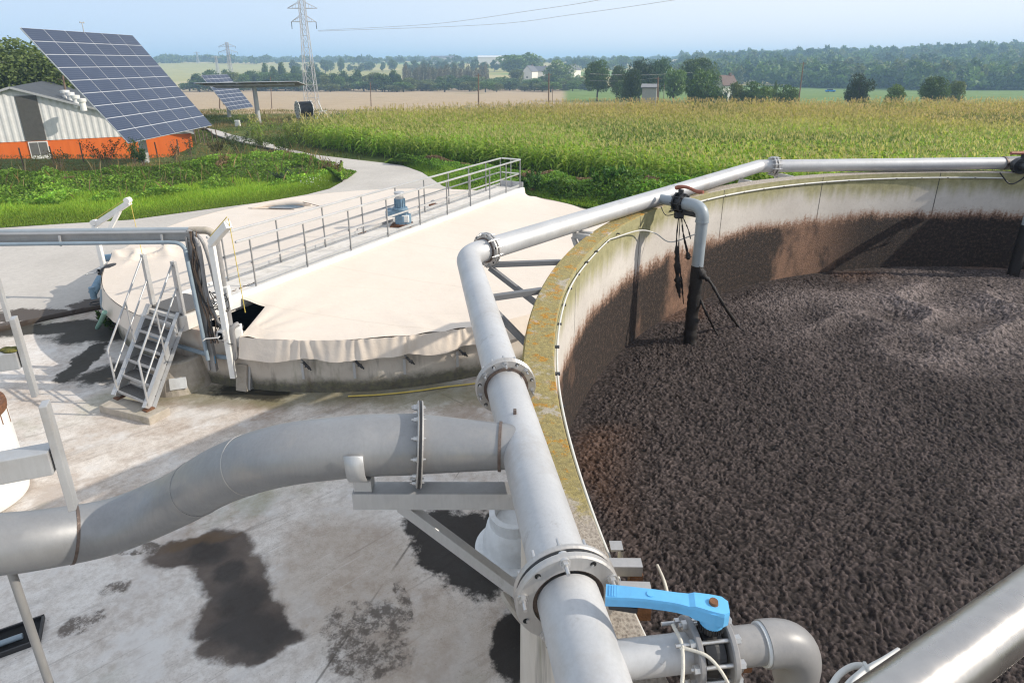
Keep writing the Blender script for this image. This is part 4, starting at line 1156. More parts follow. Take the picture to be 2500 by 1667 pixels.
# ------------------------------------------------------------------ near outlet with blue lever valve
o0 = along(P0, P1, 1480, 1612); 
oc = G(1960, 1560, ZP); oc = Vector((oc.x, oc.y, ZP))
rd = (oc - o0); rd.z = 0; Lo = rd.length; rd.normalize()
ou = thing('near_outlet', 'grey plastic outlet pipe turning down into the sludge beside the blue lever', 'outlet pipe', o0)
def OL(px, py):
    g = G(px, py, ZP); return o0 + rd * (g - o0).dot(rd)
va = OL(1690, 1600); vb = OL(1775, 1600)
m = MB(); m.tube([o0, va - rd * .01], .056, 32); m.build('stub', M['pipe'], ou)
v0 = (va + vb) / 2
sd_ = rd.cross(UPV).normalized()
vl = thing('butterfly_valve', 'wafer valve with long blue lever between two bolted discs', 'valve', v0)
for c, s_ in ((va, -1), (vb, 1)):
    m = MB(); m.lathe([(.05, -.010), (.098, -.010), (.102, -.006), (.102, .006), (.098, .010), (.05, .010)], c, rd, 40); m.build('disc', M['pvc'], vl)
m = MB(); m.lathe([(.05, -.03), (.078, -.03), (.082, 0), (.078, .03), (.05, .03)], v0, rd, 32); m.cyl(v0, v0 + UPV * .135, .022, 16); m.build('valve_body', M['black'], vl)
for k in range(8):
    a = 2 * PI * k / 8 + .35; e = sd_ * math.cos(a) + UPV * math.sin(a)
    m = MB(); m.cyl(va + e * .085 - rd * (.07 if k % 2 else .035), vb + e * .085 + rd * .03, .0065, 8)
    for q_, s_ in ((va - rd * .018, -1), (vb + rd * .018, 1)): m.cyl(q_ + e * .085 - rd * .008, q_ + e * .085 + rd * .008, .014, 6, smooth=False)
    m.build('bolt', M['bolt'], vl)
lz = v0 + UPV * .15
h1 = G(1478, 1458, lz.z); hd = (h1 - lz); hd.z = 0; HL = hd.length; hd.normalize(); hs = hd.cross(UPV)
# lever: slightly curved moulded arm
secs = []
NL = 22
for i in range(NL + 1):
    k = i / NL; c = lz + hd * (-.045 + (HL + .045) * k) + UPV * (.012 + .012 * math.sin(k * PI) - .0 * k)
    wd = .036 if k < .12 else .036 - .013 * min(1, (k - .12) / .3)
    if k > .7: wd = .023 + .005 * (k - .7) / .3
    if i == 0: wd = .022
    hh = .024 if k < .3 else .017
    secs.append([c + hs * wd + UPV * hh * .55, c + hs * wd * .9 + UPV * hh, c - hs * wd * .9 + UPV * hh, c - hs * wd + UPV * hh * .55, c - hs * wd - UPV * hh, c + hs * wd - UPV * hh])
m = MB(); vs = [p for s_ in secs for p in s_]; fs = [(i * 6 + j, i * 6 + (j + 1) % 6, (i + 1) * 6 + (j + 1) % 6, (i + 1) * 6 + j) for i in range(NL) for j in range(6)]
fs += [tuple(range(6)), tuple(range(NL * 6, NL * 6 + 6))[::-1]]
m.add(vs, fs)
m.cyl(lz - UPV * .03, lz + UPV * .034, .037, 28)
for k in range(12):
    c = lz + hd * (HL - .012 - .0075 * k) + UPV * .031
    m.beam(c - hs * .021, c + hs * .021, .003, .004)
lv = m.build('lever', M['blue'], vl)
m = MB(); m.cyl(lz + UPV * .033, lz + UPV * .05, .0155, 12, r2=.013); m.build('cap_nut', M['rust'], lv)
m = MB(); m.cyl(lz + hd * HL * .58 + UPV * .036, lz + hd * HL * .58 + UPV * .0425, .011, 16); m.build('plug', M['blue'], lv)
m = MB(); m.beam(lz + hd * (HL - .10) - UPV * .022, lz + hd * (HL - .01) - UPV * .022, .03, .022, bev=.006); m.build('trigger', M['black'], lv)
m = MB(); m.cyl(lz - UPV * .05, lz - UPV * .028, .036, 24)
for k in range(30):
    a = 2 * PI * k / 30; m.box(lz - UPV * .039 + Vector((math.cos(a), math.sin(a), 0)) * .037, (.005, .004, .02), Matrix.Rotation(a, 3, 'Z'))
m.build('notch_plate', M['black'], vl)
# plastic tail
ecv = oc
m = MB(); m.tube([vb + rd * .012, vb + rd * .035], .070, 32); m.tube([vb + rd * .03, ecv - rd * .13], .058, 32); m.build('tail_pipe', M['pvc'], ou)
m = MB(); dn = ecv - UPV * 1.0
m.tube([ecv - rd * .135, ecv - rd * .13] + arc_pts(ecv - rd * .3, ecv, dn, .115, 12) + [ecv - UPV * .17], .069, 36); m.build('elbow', M['pvc'], ou)
m = MB(); m.tube([ecv - UPV * .15, ecv - UPV * 1.95], .058, 32); m.build('down_pipe', M['pvc'], ou)
m = MB(); m.ring(ecv - rd * .138, rd, .055, .064, .014, 40); m.build('glue_bead', M['whitec'], ou)
m = MB()
lp = [va - rd * .06 + UPV * .10 - sd_ * .02, va - rd * .05 + UPV * .075 + sd_ * .04, va - rd * .09 + UPV * .02 + sd_ * .14, va - rd * .16 - UPV * .10 + sd_ * .2]
m.tube(smooth_path(lp, 6), .006, 8); m.tube(smooth_path([lp[1], va + rd * .02 + UPV * .07 + sd_ * .08, va + rd * .07 + UPV * .0 + sd_ * .13, va + rd * .09 - UPV * .12 + sd_ * .16], 6), .005, 8)
m.lathe([(0, -.01), (.011, 0), (0, .01)], lp[1], seg=8)
tag(m.build('tied_cord', M['rope'], None, v0), 'pale cord tied around a bolt of the blue lever valve', 'cord')
m = MB(); m.tube([vb + rd * .06 - UPV * .055, vb + rd * .055 - UPV * .4], .018, 10); m.box(vb + rd * .06 - UPV * .07, (.07, .05, .03), None, 0, .006); m.build('rusty_hanger', M['rust'], ou)

# hollow steel tubes bolted across the rim
for (pa, pb2, lb) in (((1440, 1383), (1566, 1384), 'hollow square steel tube sticking out over the rim, upper of two'), ((1470, 1440), (1588, 1443), 'hollow square steel tube sticking out over the rim just above the blue lever')):
    zt = ZR2 + .03; a = G(*pa, zt); b = G(*pb2, zt)
    t_ = thing('hollow_tube', lb, 'tube', a, 'hollow tubes on the tank rim')
    m = MB(); m.beam(a, b, .045, .045, hollow=.004); m.build('square_tube', M['flange'], t_)
    m = MB(); d = (b - a).normalized(); m.beam(b - d * .02 - UPV * .02, b - d * .02 - UPV * .12, .04, .05); m.build('rusty_stay', M['rust'], t_)
    m = MB(); m.cyl(a + d * .04 + UPV * .022, a + d * .04 + UPV * .034, .010, 8); m.build('bolt', M['bolt'], t_)
cb = CYL(1512, 1348, TC2, RI2, True); cb = G(1515, 1352, ZR2 - .03)
t_ = thing('channel_bracket', 'small rusty channel bracket fixed to the inside of the rim', 'bracket', cb)
m = MB(); m.box(cb, (.012, .05, .08)); m.box(cb + Vector((-.02, .0, .04)), (.05, .05, .010)); m.build('angle_plate', M['flange'], t_)
m = MB(); m.tube(smooth_path([G(1605, 1380, ZS2 + .2), G(1622, 1420, ZS2 + .3), G(1634, 1470, ZS2 + .25)]), .012, 6)
tag(m.build('bent_stick', M['rope'], None, G(1620, 1420, ZS2)), 'thin pale stick poking out of the sludge near the blue lever', 'stick')

# ------------------------------------------------------------------ far outlet with red handle
f0 = along(P1, P2, 1622, 487)
toC = (TC2 - f0); toC.z = 0; toC.normalize()
fx = G(1684, 827, ZS2)
fdir = Vector((fx.x - f0.x, fx.y - f0.y, 0)); FL = fdir.length; fdir.normalize()
fo = thing('far_outlet', 'pale grey outlet pipe with red handled valve dropping into the sludge', 'outlet pipe', f0)
fe = f0 + fdir * FL
m = MB(); m.tube([f0, f0 + fdir * (FL * .45)], .068, 24); m.build('stub', M['pvc_far'], fo)
m = MB(); m.tube([f0 + fdir * FL * .62] + arc_pts(f0, fe, fe - UPV, .16, 10) + [fe - UPV * .2], .082, 28); m.build('elbow', M['pvc_far'], fo)
m = MB(); m.tube([fe - UPV * .18, fe - UPV * .80], .075, 28); m.ring(fe - UPV * .19, UPV, .07, .086, .02, 28); m.build('down_pipe', M['pvc_far'], fo)
m = MB(); pts_ = []; rad = []
rr = random.Random(4)
for k in range(26):
    q_ = k / 25; pts_.append(fe - UPV * (.78 + (fe.z - ZS2 - .73) * q_) + Vector((rr.uniform(-.006, .006), rr.uniform(-.006, .006), 0))); rad.append(.076 + .010 * min(1, q_ * 2.5) + rr.uniform(-.008, .008))
m.tube(pts_, rad, 20); m.build('muck_coating', M['muck'], fo)
vc = f0 + fdir * FL * .53
m = MB(); m.lathe([(.05, -.06), (.125, -.06), (.13, -.035), (.10, -.03), (.10, .03), (.13, .035), (.125, .06), (.05, .06)], vc, fdir, 28)
m.cyl(vc, vc + UPV * .17, .035, 12)
for k in range(8):
    a = 2 * PI * k / 8; e = fdir.cross(UPV) * math.cos(a) + UPV * math.sin(a); m.cyl(vc + e * .115 - fdir * .08, vc + e * .115 + fdir * .08, .010, 6)
m.build('valve_body', M['black'], fo)
m = MB(); hz = vc + UPV * .19; m.tube(smooth_path([hz - fdir * .08 + UPV * -.01, hz + UPV * .015, hz + fdir * .1 + UPV * .02, hz + fdir * .22 - UPV * .01, hz + fdir * .32 - UPV * .005], 4), [.028, .03, .03, .028, .026, .025, .022, .022, .022, .022, .022, .022, .024, .026, .026, .024, .022], 8); m.build('red_handle', M['red'], fo)
m = MB(); m.beam(vc - UPV * .12, vc - UPV * .12 + fdir * .28, .05, .06, bev=.01); m.box(vc - UPV * .16, (.12, .1, .1), None, 0, .02); m.build('lower_clamp', M['wire'], fo)
# muck covered ropes
def muck_rope(pts, rads, label):
    P_ = smooth_path(pts, 7); n_ = len(P_); R__ = np.interp(np.linspace(0, 1, n_), np.linspace(0, 1, len(rads)), rads)
    r2 = random.Random(len(label)); R__ = [max(.004, r_ * .72 * r2.uniform(.6, 1.45)) for r_ in R__]
    m = MB(); m.tube(P_, list(R__), 9)
    tag(m.build('mucky_rope', M['muck'], None, P_[0]), label, 'rope', 'black muck covered ropes at the far outlet')
vb_ = vc - UPV * .18
YF = fe.y
muck_rope([vb_, AY(1652, 580, YF), AY(1653, 640, YF), AY(1655, 690, YF), AY(1660, 728, YF)], [.008, .012, .045, .055, .012], 'thick black mucky rope hanging left of the dropping pipe')
muck_rope([vb_ + fdir * .02, AY(1657, 620, YF + .05), AY(1664, 690, YF + .05), AY(1669, 742, YF + .1)], [.006, .010, .02, .012], 'thin black mucky rope hanging straight against the dropping pipe')
muck_rope([vb_ + fdir * .04, AY(1668, 570, YF), AY(1678, 615, YF), AY(1680, 628, YF - .02), AY(1681, 634, YF - .02)], [.007, .014, .02, .05, .01], 'short black rope ending in a knot against the dropping pipe')
muck_rope([vb_ + fdir * .06, AY(1680, 560, YF), AY(1686, 583, YF)], [.008, .012, .008], 'short dark rope slanting from the red handled valve to the pipe')
muck_rope([AY(1703, 640, YF - .05), AY(1712, 668, YF - .05), AY(1735, 690, YF - .1), AY(1765, 742, YF - .15), G(1798, 790, ZS2), G(1820, 812, ZS2 - .05)], [.03, .075, .03, .022, .03, .006], 'long lumpy black rope slanting right from the pipe into the sludge')
muck_rope([AY(1698, 690, YF - .02), AY(1712, 735, YF - .05), AY(1727, 770, YF - .1), G(1742, 800, ZS2), G(1760, 830, ZS2 - .05)], [.01, .02, .022, .025, .005], 'shorter lumpy black rope slanting into the sludge below the long one')
m = MB(); m.tube(smooth_path([f0 + fdir * .1 - UPV * .1, AY(1622, 522, YF), AY(1634, 526, YF + .2), f0 + fdir * .42 - UPV * .12], 5), .006, 6)
tag(m.build('hanging_wire', M['wire'], None, f0), 'thin dark wire looped under the far outlet stub', 'wire')

# right hand outlet at the picture edge
ro = thing('edge_outlet', 'dark valve and drop pipe at the right end of the pipe', 'outlet pipe', P3)
gE = P3 + d3 * .18; toC = (TC2 - gE); toC.z = 0; toC.normalize()
m = MB(); m.tube([P3 + d3 * .02, P3 + d3 * .32], RP + .012, 28); m.build('end_piece', M['pvc'], ro)
m = MB(); m.tube([gE, gE + toC * .55], .085, 24); m.lathe([(.05, -.06), (.14, -.06), (.14, .06), (.05, .06)], gE + toC * .28, toC, 24); m.cyl(gE + toC * .28, gE + toC * .28 + UPV * .2, .035, 10); m.build('valve_body', M['black'], ro)
m = MB(); hz = gE + toC * .28 + UPV * .22; m.tube([hz - Vector((.25, .02, 0)), hz + Vector((.05, 0, 0))], .028, 8); m.build('red_handle', M['red'], ro)
ge = gE + toC * .85
m = MB(); m.tube([gE + toC * .5] + arc_pts(gE, ge, ge - UPV, .16, 8) + [ge - UPV * .95], .08, 24); m.build('down_pipe', M['pvc_far'], ro)
m = MB(); m.tube([ge - UPV * .93, ge - UPV * (ge.z - ZS2 + .05)], .09, 20); m.build('muck_coating', M['muck'], ro)
m = MB(); wq = TC2 + (ge - TC2).normalized() * (RI2 - .02)
m.tube(smooth_path([gE + toC * .3 - UPV * .12 + Vector((-.35, 0, 0)), gE + toC * .3 - UPV * .3 + Vector((-.2, -.1, 0)), gE + toC * .4 - UPV * .22, gE + toC * .5 - UPV * .1], 5), .012, 6)
tag(m.build('black_hose', M['black'], None, gE), 'black hose loop hanging at the right hand valve', 'hose')

# white conduit clipped inside the rim
def rin(a, dz, r=RI2 - .022): return Vector((TC2.x + math.cos(a) * r, TC2.y + math.sin(a) * r, ZR2 - dz))
aA = math.atan2(G(1606, 1560, ZR2).y - TC2.y, G(1606, 1560, ZR2).x - TC2.x); aB = math.atan2(G(1523, 562, ZR2).y - TC2.y, G(1523, 562, ZR2).x - TC2.x)
aA %= 2 * PI; aB %= 2 * PI
pts_ = [rin(a, .05 + .012 * math.sin(a * 21)) for a in np.linspace(aA, aB + .04, 60)]
pts_ += smooth_path([pts_[-1], CYL(1560, 561, TC2, RI2 - .03, False) if False else G(1560, 563, ZR2 - .12), G(1600, 570, ZR2 - .22), Vector((fe.x - .35, fe.y + .1, ZR2 - .36)), Vector((fe.x - .07, fe.y - .02, ZR2 - .22))], 6)[1:]
cdt = thing('white_conduit', 'thin white cable conduit clipped along the inner edge of the tank rim', 'conduit', pts_[0])
m = MB(); m.tube(pts_, .008, 8); m.build('conduit_run', M['cable'], cdt)
aC2 = math.atan2(fe.y - TC2.y, fe.x - TC2.x) % (2 * PI); aD = math.atan2(11.0 - TC2.y, 8.9 - TC2.x)
m = MB(); m.tube([rin(a, .09) for a in np.linspace(aC2 - .06, aD + .02, 60)], .014, 8); m.build('conduit_run', M['cable'], cdt)
for a in list(np.linspace(aA, aB, 15)) + list(np.linspace(aC2 - .06, aD + .02, 16)):
    m = MB(); m.box(rin(a, .05 if a > aC2 else .09), (.032, .032, .010), Matrix.Rotation(a, 3, 'Z')); m.build('clip', M['black'], cdt)

# ------------------------------------------------------------------ handrail next to the camera, white cable
hr = thing('near_handrail', 'shiny steel handrail crossing the lower right corner', 'handrail', Vector((.41, .45, H - .6)))
ha = G(2252, 1667, H - .60); hb = G(2505, 1478, H - .60); hd_ = (hb - ha).normalized()
m = MB(); m.tube([ha - hd_ * .9, hb + hd_ * 1.2], .031, 48); m.build('top_rail', M['rail'], hr)
m = MB(); hp_ = hb + hd_ * .5; m.tube([hp_ - UPV * .02, hp_ - UPV * 1.0], .02, 20); m.build('post', M['rail'], hr)
m = MB(); m.tube([ha - hd_ * .9 - UPV * .5, hb + hd_ * 1.2 - UPV * .5], .017, 24); m.build('mid_rail', M['rail'], hr)
zc_ = H - .78
m = MB()
m.tube(smooth_path([G(2020, 1690, zc_), G(2050, 1645, zc_), G(2085, 1625, zc_), G(2112, 1630, zc_), G(2075, 1665, zc_), G(2050, 1700, zc_)], 6), .0042, 8)
m.tube(smooth_path([G(2070, 1690, zc_ + .01), G(2100, 1645, zc_ + .01), G(2125, 1628, zc_ + .01), G(2155, 1612, zc_ + .01), G(2195, 1587, zc_ + .01)], 6), .0042, 8)
m.tube(smooth_path([G(2110, 1618, zc_ + .012), G(2120, 1632, zc_ + .014), G(2126, 1640, zc_)], 4), .003, 6)
tag(m.build('white_cable', M['cable'], None, G(2050, 1640, zc_)), 'looped white cable tied up beside the near handrail', 'cable')

# ------------------------------------------------------------------ things on the yard
# post under the branch
bl_ = D3(30, 1325, 2.97)
ps = thing('prop_post', 'thin leaning steel prop under the left end of the branch pipe', 'post', Vector((bl_.x, bl_.y, 0)))
tp_ = AY(28, 1395, bl_.y - .03); 
m = MB(); m.tube([Vector((tp_.x, bl_.y - .03, bl_.z - RB_ + .03)), Vector((tp_.x, bl_.y - .03, 0))], .019, 16); m.build('tube', M['galvm'], ps)
m = MB(); m.box(Vector((tp_.x, bl_.y - .03, .01)), (.2, .2, .02)); m.build('foot_plate', M['galv'], ps)
# drain box with small valve
dc = G(20, 1572, .0)
db = thing('drain_box', 'black open drain channel with a small pipe and blue valve', 'drain', dc)
ddir = (G(96, 1535) - G(-60, 1590)); ddir.z = 0; ddir.normalize(); dsd = ddir.cross(UPV)
e_ = G(100, 1540); c_ = e_ - ddir * .75
rot = Matrix((ddir, dsd, UPV)).transposed()
m = MB(); m.box(c_ + Vector((0, 0, .012)), (1.5, .34, .012), rot); m.build('pit_floor', M['dark'], db)
m = MB()
for (o1, s1) in ((dsd * .18, (1.54, .02, .06)), (-dsd * .18, (1.54, .02, .06)), (ddir * .76, (.02, .38, .06))): m.box(c_ + o1 + Vector((0, 0, .03)), s1, rot)
m.build('edge', M['black'], db)
m = MB(); m.cyl(c_ - ddir * .7 + UPV * .06 - dsd * -.04, c_ + ddir * .6 + UPV * .06 + dsd * .04, .032, 12)
for L in (.1, .2, .3): m.cyl(c_ + ddir * L + UPV * .06 + dsd * .03, c_ + ddir * (L + .05) + UPV * .06 + dsd * .03, .05, 12)
m.build('drain_pipe', M['hosegrey'], db)
m = MB(); m.box(c_ + ddir * .12 + UPV * .13 - dsd * .02, (.035, .12, .05), rot, 0, .008); m.build('valve_lever', M['blue'], db)
# white round tank with rusty rim
wt_c = G(66, 1240); wr = .62; wt_c = Vector((wt_c.x - wr * 1.28, wt_c.y + .12, 0))
wt = thing('white_drum', 'tall white drum with rusty rim at the left edge', 'drum', wt_c)
m = MB(); m.lathe([(0, .02), (wr - .06, .02), (wr - .01, .06), (wr, .12), (wr, 1.48), (wr - .05, 1.48), (wr - .05, 1.2), (0, 1.2)], wt_c, seg=48, smooth=False); m.build('shell', M['white'], wt)
t = T('rust_runs'); X, Y, Z = t.sep(); 
m = MB(); m.lathe([(wr - .055, 1.475), (wr - .05, 1.52), (wr + .006, 1.52), (wr + .012, 1.46), (wr + .004, 1.40)], wt_c, seg=48)
rr = random.Random(2)
for k in range(26):
    a = rr.uniform(0, 2 * PI); L = rr.uniform(.06, .3); e = Vector((math.cos(a), math.sin(a), 0))
    m.beam(wt_c + e * (wr + .001) + UPV * 1.42, wt_c + e * (wr + .001) + UPV * (1.42 - L), rr.uniform(.01, .035), .003, e)
m.build('rusty_rim', M['rust'], wt)
# concrete stub, disc and white boards by the tank
mc = G(1262, 1330); mc = Vector((.02, 6.35, 0))
mh = thing('concrete_pot', 'pale round concrete manhole pot half hidden behind the main pipe', 'manhole', mc)
m = MB(); m.lathe([(0.5, 0), (.5, .16), (.46, .18), (.40, .18)], mc, seg=40); m.build('base_ring', M['whitec'], mh)
m = MB(); m.lathe([(.40, .17), (.39, .3), (.34, .52), (.30, .55)], mc, seg=40, smooth=True); m.build('cone', M['whitec'], mh)
m = MB(); m.lathe([(.31, .54), (.31, .70), (.24, .71), (.23, .58), (0, .58)], mc, seg=40); m.build('top_ring', M['whitec'], mh)
dk = G(1260, 1560); 
ds = thing('leaning_disc', 'round concrete lid leaning beside the white boards', 'lid', dk)
q_ = Matrix.Rotation(.5, 3, 'Z') @ Matrix.Rotation(1.0, 3, 'Y')
m = MB(); m.lathe([(0, -.02), (.27, -.02), (.28, 0), (.27, .02), (0, .02)], dk + Vector((.02, .15, .22)), q_ @ Vector((0, 0, 1)), 32); m.build('slab', M['conc'], ds)
m = MB(); m.tube([dk + Vector((.02, .15, .22)) + q_ @ Vector((.07 * math.cos(a), .04, .03 + .05 * math.sin(a))) for a in np.linspace(0, PI, 9)], .008, 6); m.build('lifting_eye', M['galv'], ds)
wbA = G(1310, 1540, 1.9)
wb = thing('white_boards', 'white panelled box standing between the tank wall and the main pipe', 'box', Vector((.0, 3.1, 0)))
zt_ = 2.6; ca_ = G(1281, 1530, zt_); 
for k in range(2):
    c = Vector((ca_.x + .09 + .155 * k, ca_.y - .3, zt_ / 2)); m = MB(); m.box(c, (.148, .7, zt_), None, 0, .012); m.build('panel', M['white'], wb)
m = MB(); m.box(Vector((ca_.x + .20, ca_.y - .62, zt_ + .02)), (.5, .02, .02)); m.build('rusty_edge', M['rust'], wb)

# T shaped supports at the left
Tb = [((145, 1115), 2.5, (100, 975, 190, 1253), 'steel arm with upright end plate, nearest of three at the left edge'), ((60, 872), 3.55, (28, 770, 92, 973), 'steel arm with upright mossy end plate, middle of three at the left edge'), ((2, 712), 4.9, (-30, 640, 24, 782), 'steel arm with upright end plate, farthest of three at the left edge')]
for (pc_, dep, bb, lb) in Tb:
    r_ = ray(*pc_); c = Vector((0, 0, H)) + r_ * dep
    t_ = thing('cantilever_bracket', lb, 'support arm', c, 'steel support arms at the left edge')
    hgt = .50
    m = MB(); m.box(c, (.028, .06, hgt), Matrix.Rotation(.42, 3, 'Z'), 0, .004); m.build('end_plate', M['galv'], t_)
    ad = Vector((-.93, -.36, 0)).normalized()
    m = MB(); m.beam(c + ad * .02, c + ad * 2.4, .085, .105, bev=.004); m.build('beam', M['galv'], t_)
    if 'mossy' in lb:
        m = MB()
        for (o1, o2, k_) in ((.05, .0, 1.0), (.09, .02, .7), (.03, -.02, .6)): m.lathe([(0, 0), (.042 * k_, .002), (.038 * k_, .010), (.02 * k_, .016), (0, .017)], c + ad * o1 + Vector((.0, o2, .053)), seg=11, smooth=True)
        M['moss'] = plain('yellow_moss', (.13, .12, .025), .95, 0, .3, 40, .3); m.build('moss', M['moss'], t_)
# ================================================================== barn
def TZ(x, y): return float(terrain(x, y))
KB = 1.28; zB = H - KB * H
b0 = G(0, 409, zB); b1 = G(475, 379, zB); bw = (b1 - b0).normalized(); bn = Vector((-bw.y, bw.x, 0))   # bn points away from camera
pk_t = (AY(53, 211, b0.lerp(b1, .12).y)); 
BL = (b1 - b0).length; tpk = BL * .14
ZO, ZE = 1.52, 1.60
pkp = b0 + bw * tpk; ZR = H - (H - AY(55, 213, pkp.y).z) / KB
half = BL - tpk
barn = thing('barn', 'low barn with orange lower walls, white ribbed gable and dark roof', 'barn', pkp)
def BW(a, d, z): p = pkp + bw * a + bn * d; return Vector((p.x, p.y, H - (H - z) * KB))
t = T('orange_cladding'); X, Y, Z = t.sep()
oc = t.ramp(t.noise(.9, 5, .7, t.map(t.obj, (2, 2, .3))), [(.3, (.70, .13, .012)), (.7, (.80, .175, .02))])
oc = t.mix(t.range(t.noise(2.5, 6, .75, t.map(t.obj, (3, 3, .4))), .6, .75, 0, .3), oc, (.35, .10, .03))
M['orange'] = t.fin(oc, .6)
M['clad'] = plain('white_ribbed_cladding', (.70, .69, .67), .45, .0, .06, 3, 0, (.45, .42, .38), .25)
M['roof'] = plain('dark_roof_sheet', (.06, .068, .078), .9, .0, .12, 2, .05, (.16, .16, .15), .3)
M['louvre'] = plain('grey_louvre', (.16, .155, .145), .6, .2, .1, 4, 0)
m = MB(); m.box(BW(0, 9, .4), (2 * half, 18, 2.2 * KB), Matrix((bw, bn, UPV)).transposed()); o = m.build('orange_wall', M['orange'], barn)
def roofz(a): return ZE + (ZR - ZE) * (1 - abs(a) / half)
# ribbed gable cladding (real corrugation)
m = MB(); stp = .11; na = int(2 * half / stp); prev = None
vs = []; fs = []
for i in range(na + 1):
    a = -half + 2 * half * i / na
    dd_ = -.012 - (.035 if (i % 4) in (1, 2) else 0)
    if -.6 < a - .80 < .6: dd_ = -.012
    vs += [BW(a, dd_, 1.47), BW(a, dd_, max(1.48, roofz(a) - .05))]
for i in range(na): fs.append((2 * i, 2 * i + 2, 2 * i + 3, 2 * i + 1))
m.add(vs, fs); m.build('gable', M['clad'], barn)
m = MB()
for i in range(64):
    z = 1.5 + i * (ZR - .55 - 1.5) / 64; m.box(BW(.80, -.085, z + .02), (1.0 * KB, .05, .04), Matrix((bw, bn, UPV)).transposed() @ Matrix.Rotation(.5, 3, 'X'))
m.box(BW(.80, -.055, (1.5 + ZR - .5) / 2), (1.05 * KB, .02, (ZR - 2.0) * KB), Matrix((bw, bn, UPV)).transposed())
m.build('louvre_panel', M['louvre'], barn)
m = MB(); m.box(BW(.85, -.045, .72), (.98 * KB, .06, 1.42 * KB), Matrix((bw, bn, UPV)).transposed()); dr = m.build('door', M['white'], barn)
m = MB()
for q_ in (-.29, .29): m.box(BW(.85 + q_, -.082, .98), (.42 * KB, .012, .78 * KB), Matrix((bw, bn, UPV)).transposed())
m.build('window_pane', M['louvre'], dr)
for s_ in (-1, 1):
    m = MB(); a = BW(0, -.35, ZR + .02); b = BW(s_ * (half + .3), -.35, ZE - .08); c = BW(s_ * (half + .3), 24, ZE - .08); d = BW(0, 24, ZR + .02)
    m.add([a, b, c, d], [(0, 1, 2, 3)]); m.add([p - UPV * .1 for p in (a, b, c, d)], [(3, 2, 1, 0)]); m.add([a, b, b - UPV * .1, a - UPV * .1], [(0, 1, 2, 3)]); m.build('roof', M['roof'], barn)
    m = MB(); m.beam(a - bn * .02 - UPV * .06, b - bn * .02 - UPV * .06, .05, .16); m.build('verge', M['galv'], barn)
for i, (px, py) in enumerate(((162, 232), (174, 237), (187, 244), (203, 252))):
    r_ = ray(px, py + 9); best = None
    for tt in np.arange(30, 90, .1):
        p = Vector((0, 0, H)) + r_ * tt; rel = p - pkp; a = rel.dot(bw)
        if a < half and (H - (H - p.z) / KB) <= roofz(a): best = p; break
    if best is None: best = BW(half * .4, 6 + 3 * i, roofz(half * .4))
    k_ = best.y / 40
    m = MB(); m.lathe([(.18 * k_, -.3), (.18 * k_, .28 * k_), (.24 * k_, .30 * k_), (.26 * k_, .5 * k_), (.0, .52 * k_)], best, seg=20); m.build('roof_vent', M['white'], barn)

# fence posts and pole in front of the barn
for i, (px, py, h_) in enumerate(((60, 415, 1.3), (132, 401, 1.1), (204, 395, 1.2), (385, 382, .95), (437, 374, .95), (478, 345, .9), (489, 343, .9), (499, 350, .9), (509, 355, .9), (520, 347, .9), (531, 343, .9))):
    g = G(px, py); 
    o = MB().beam(g - UPV * .2, g + Vector((random.uniform(-.05, .05), 0, h_)), .06, .06, (0, 1, 0), bev=.01).build('fence_post', M['wood'], None, g)
    tag(o, 'dark wooden fence post among weeds in front of the orange barn wall' if i < 5 else 'short wooden fence post by the track right of the barn', 'fence post', 'fence posts by the barn' if i < 5 else 'fence posts by the track')
mp_ = AY(205, 68, 34.4)

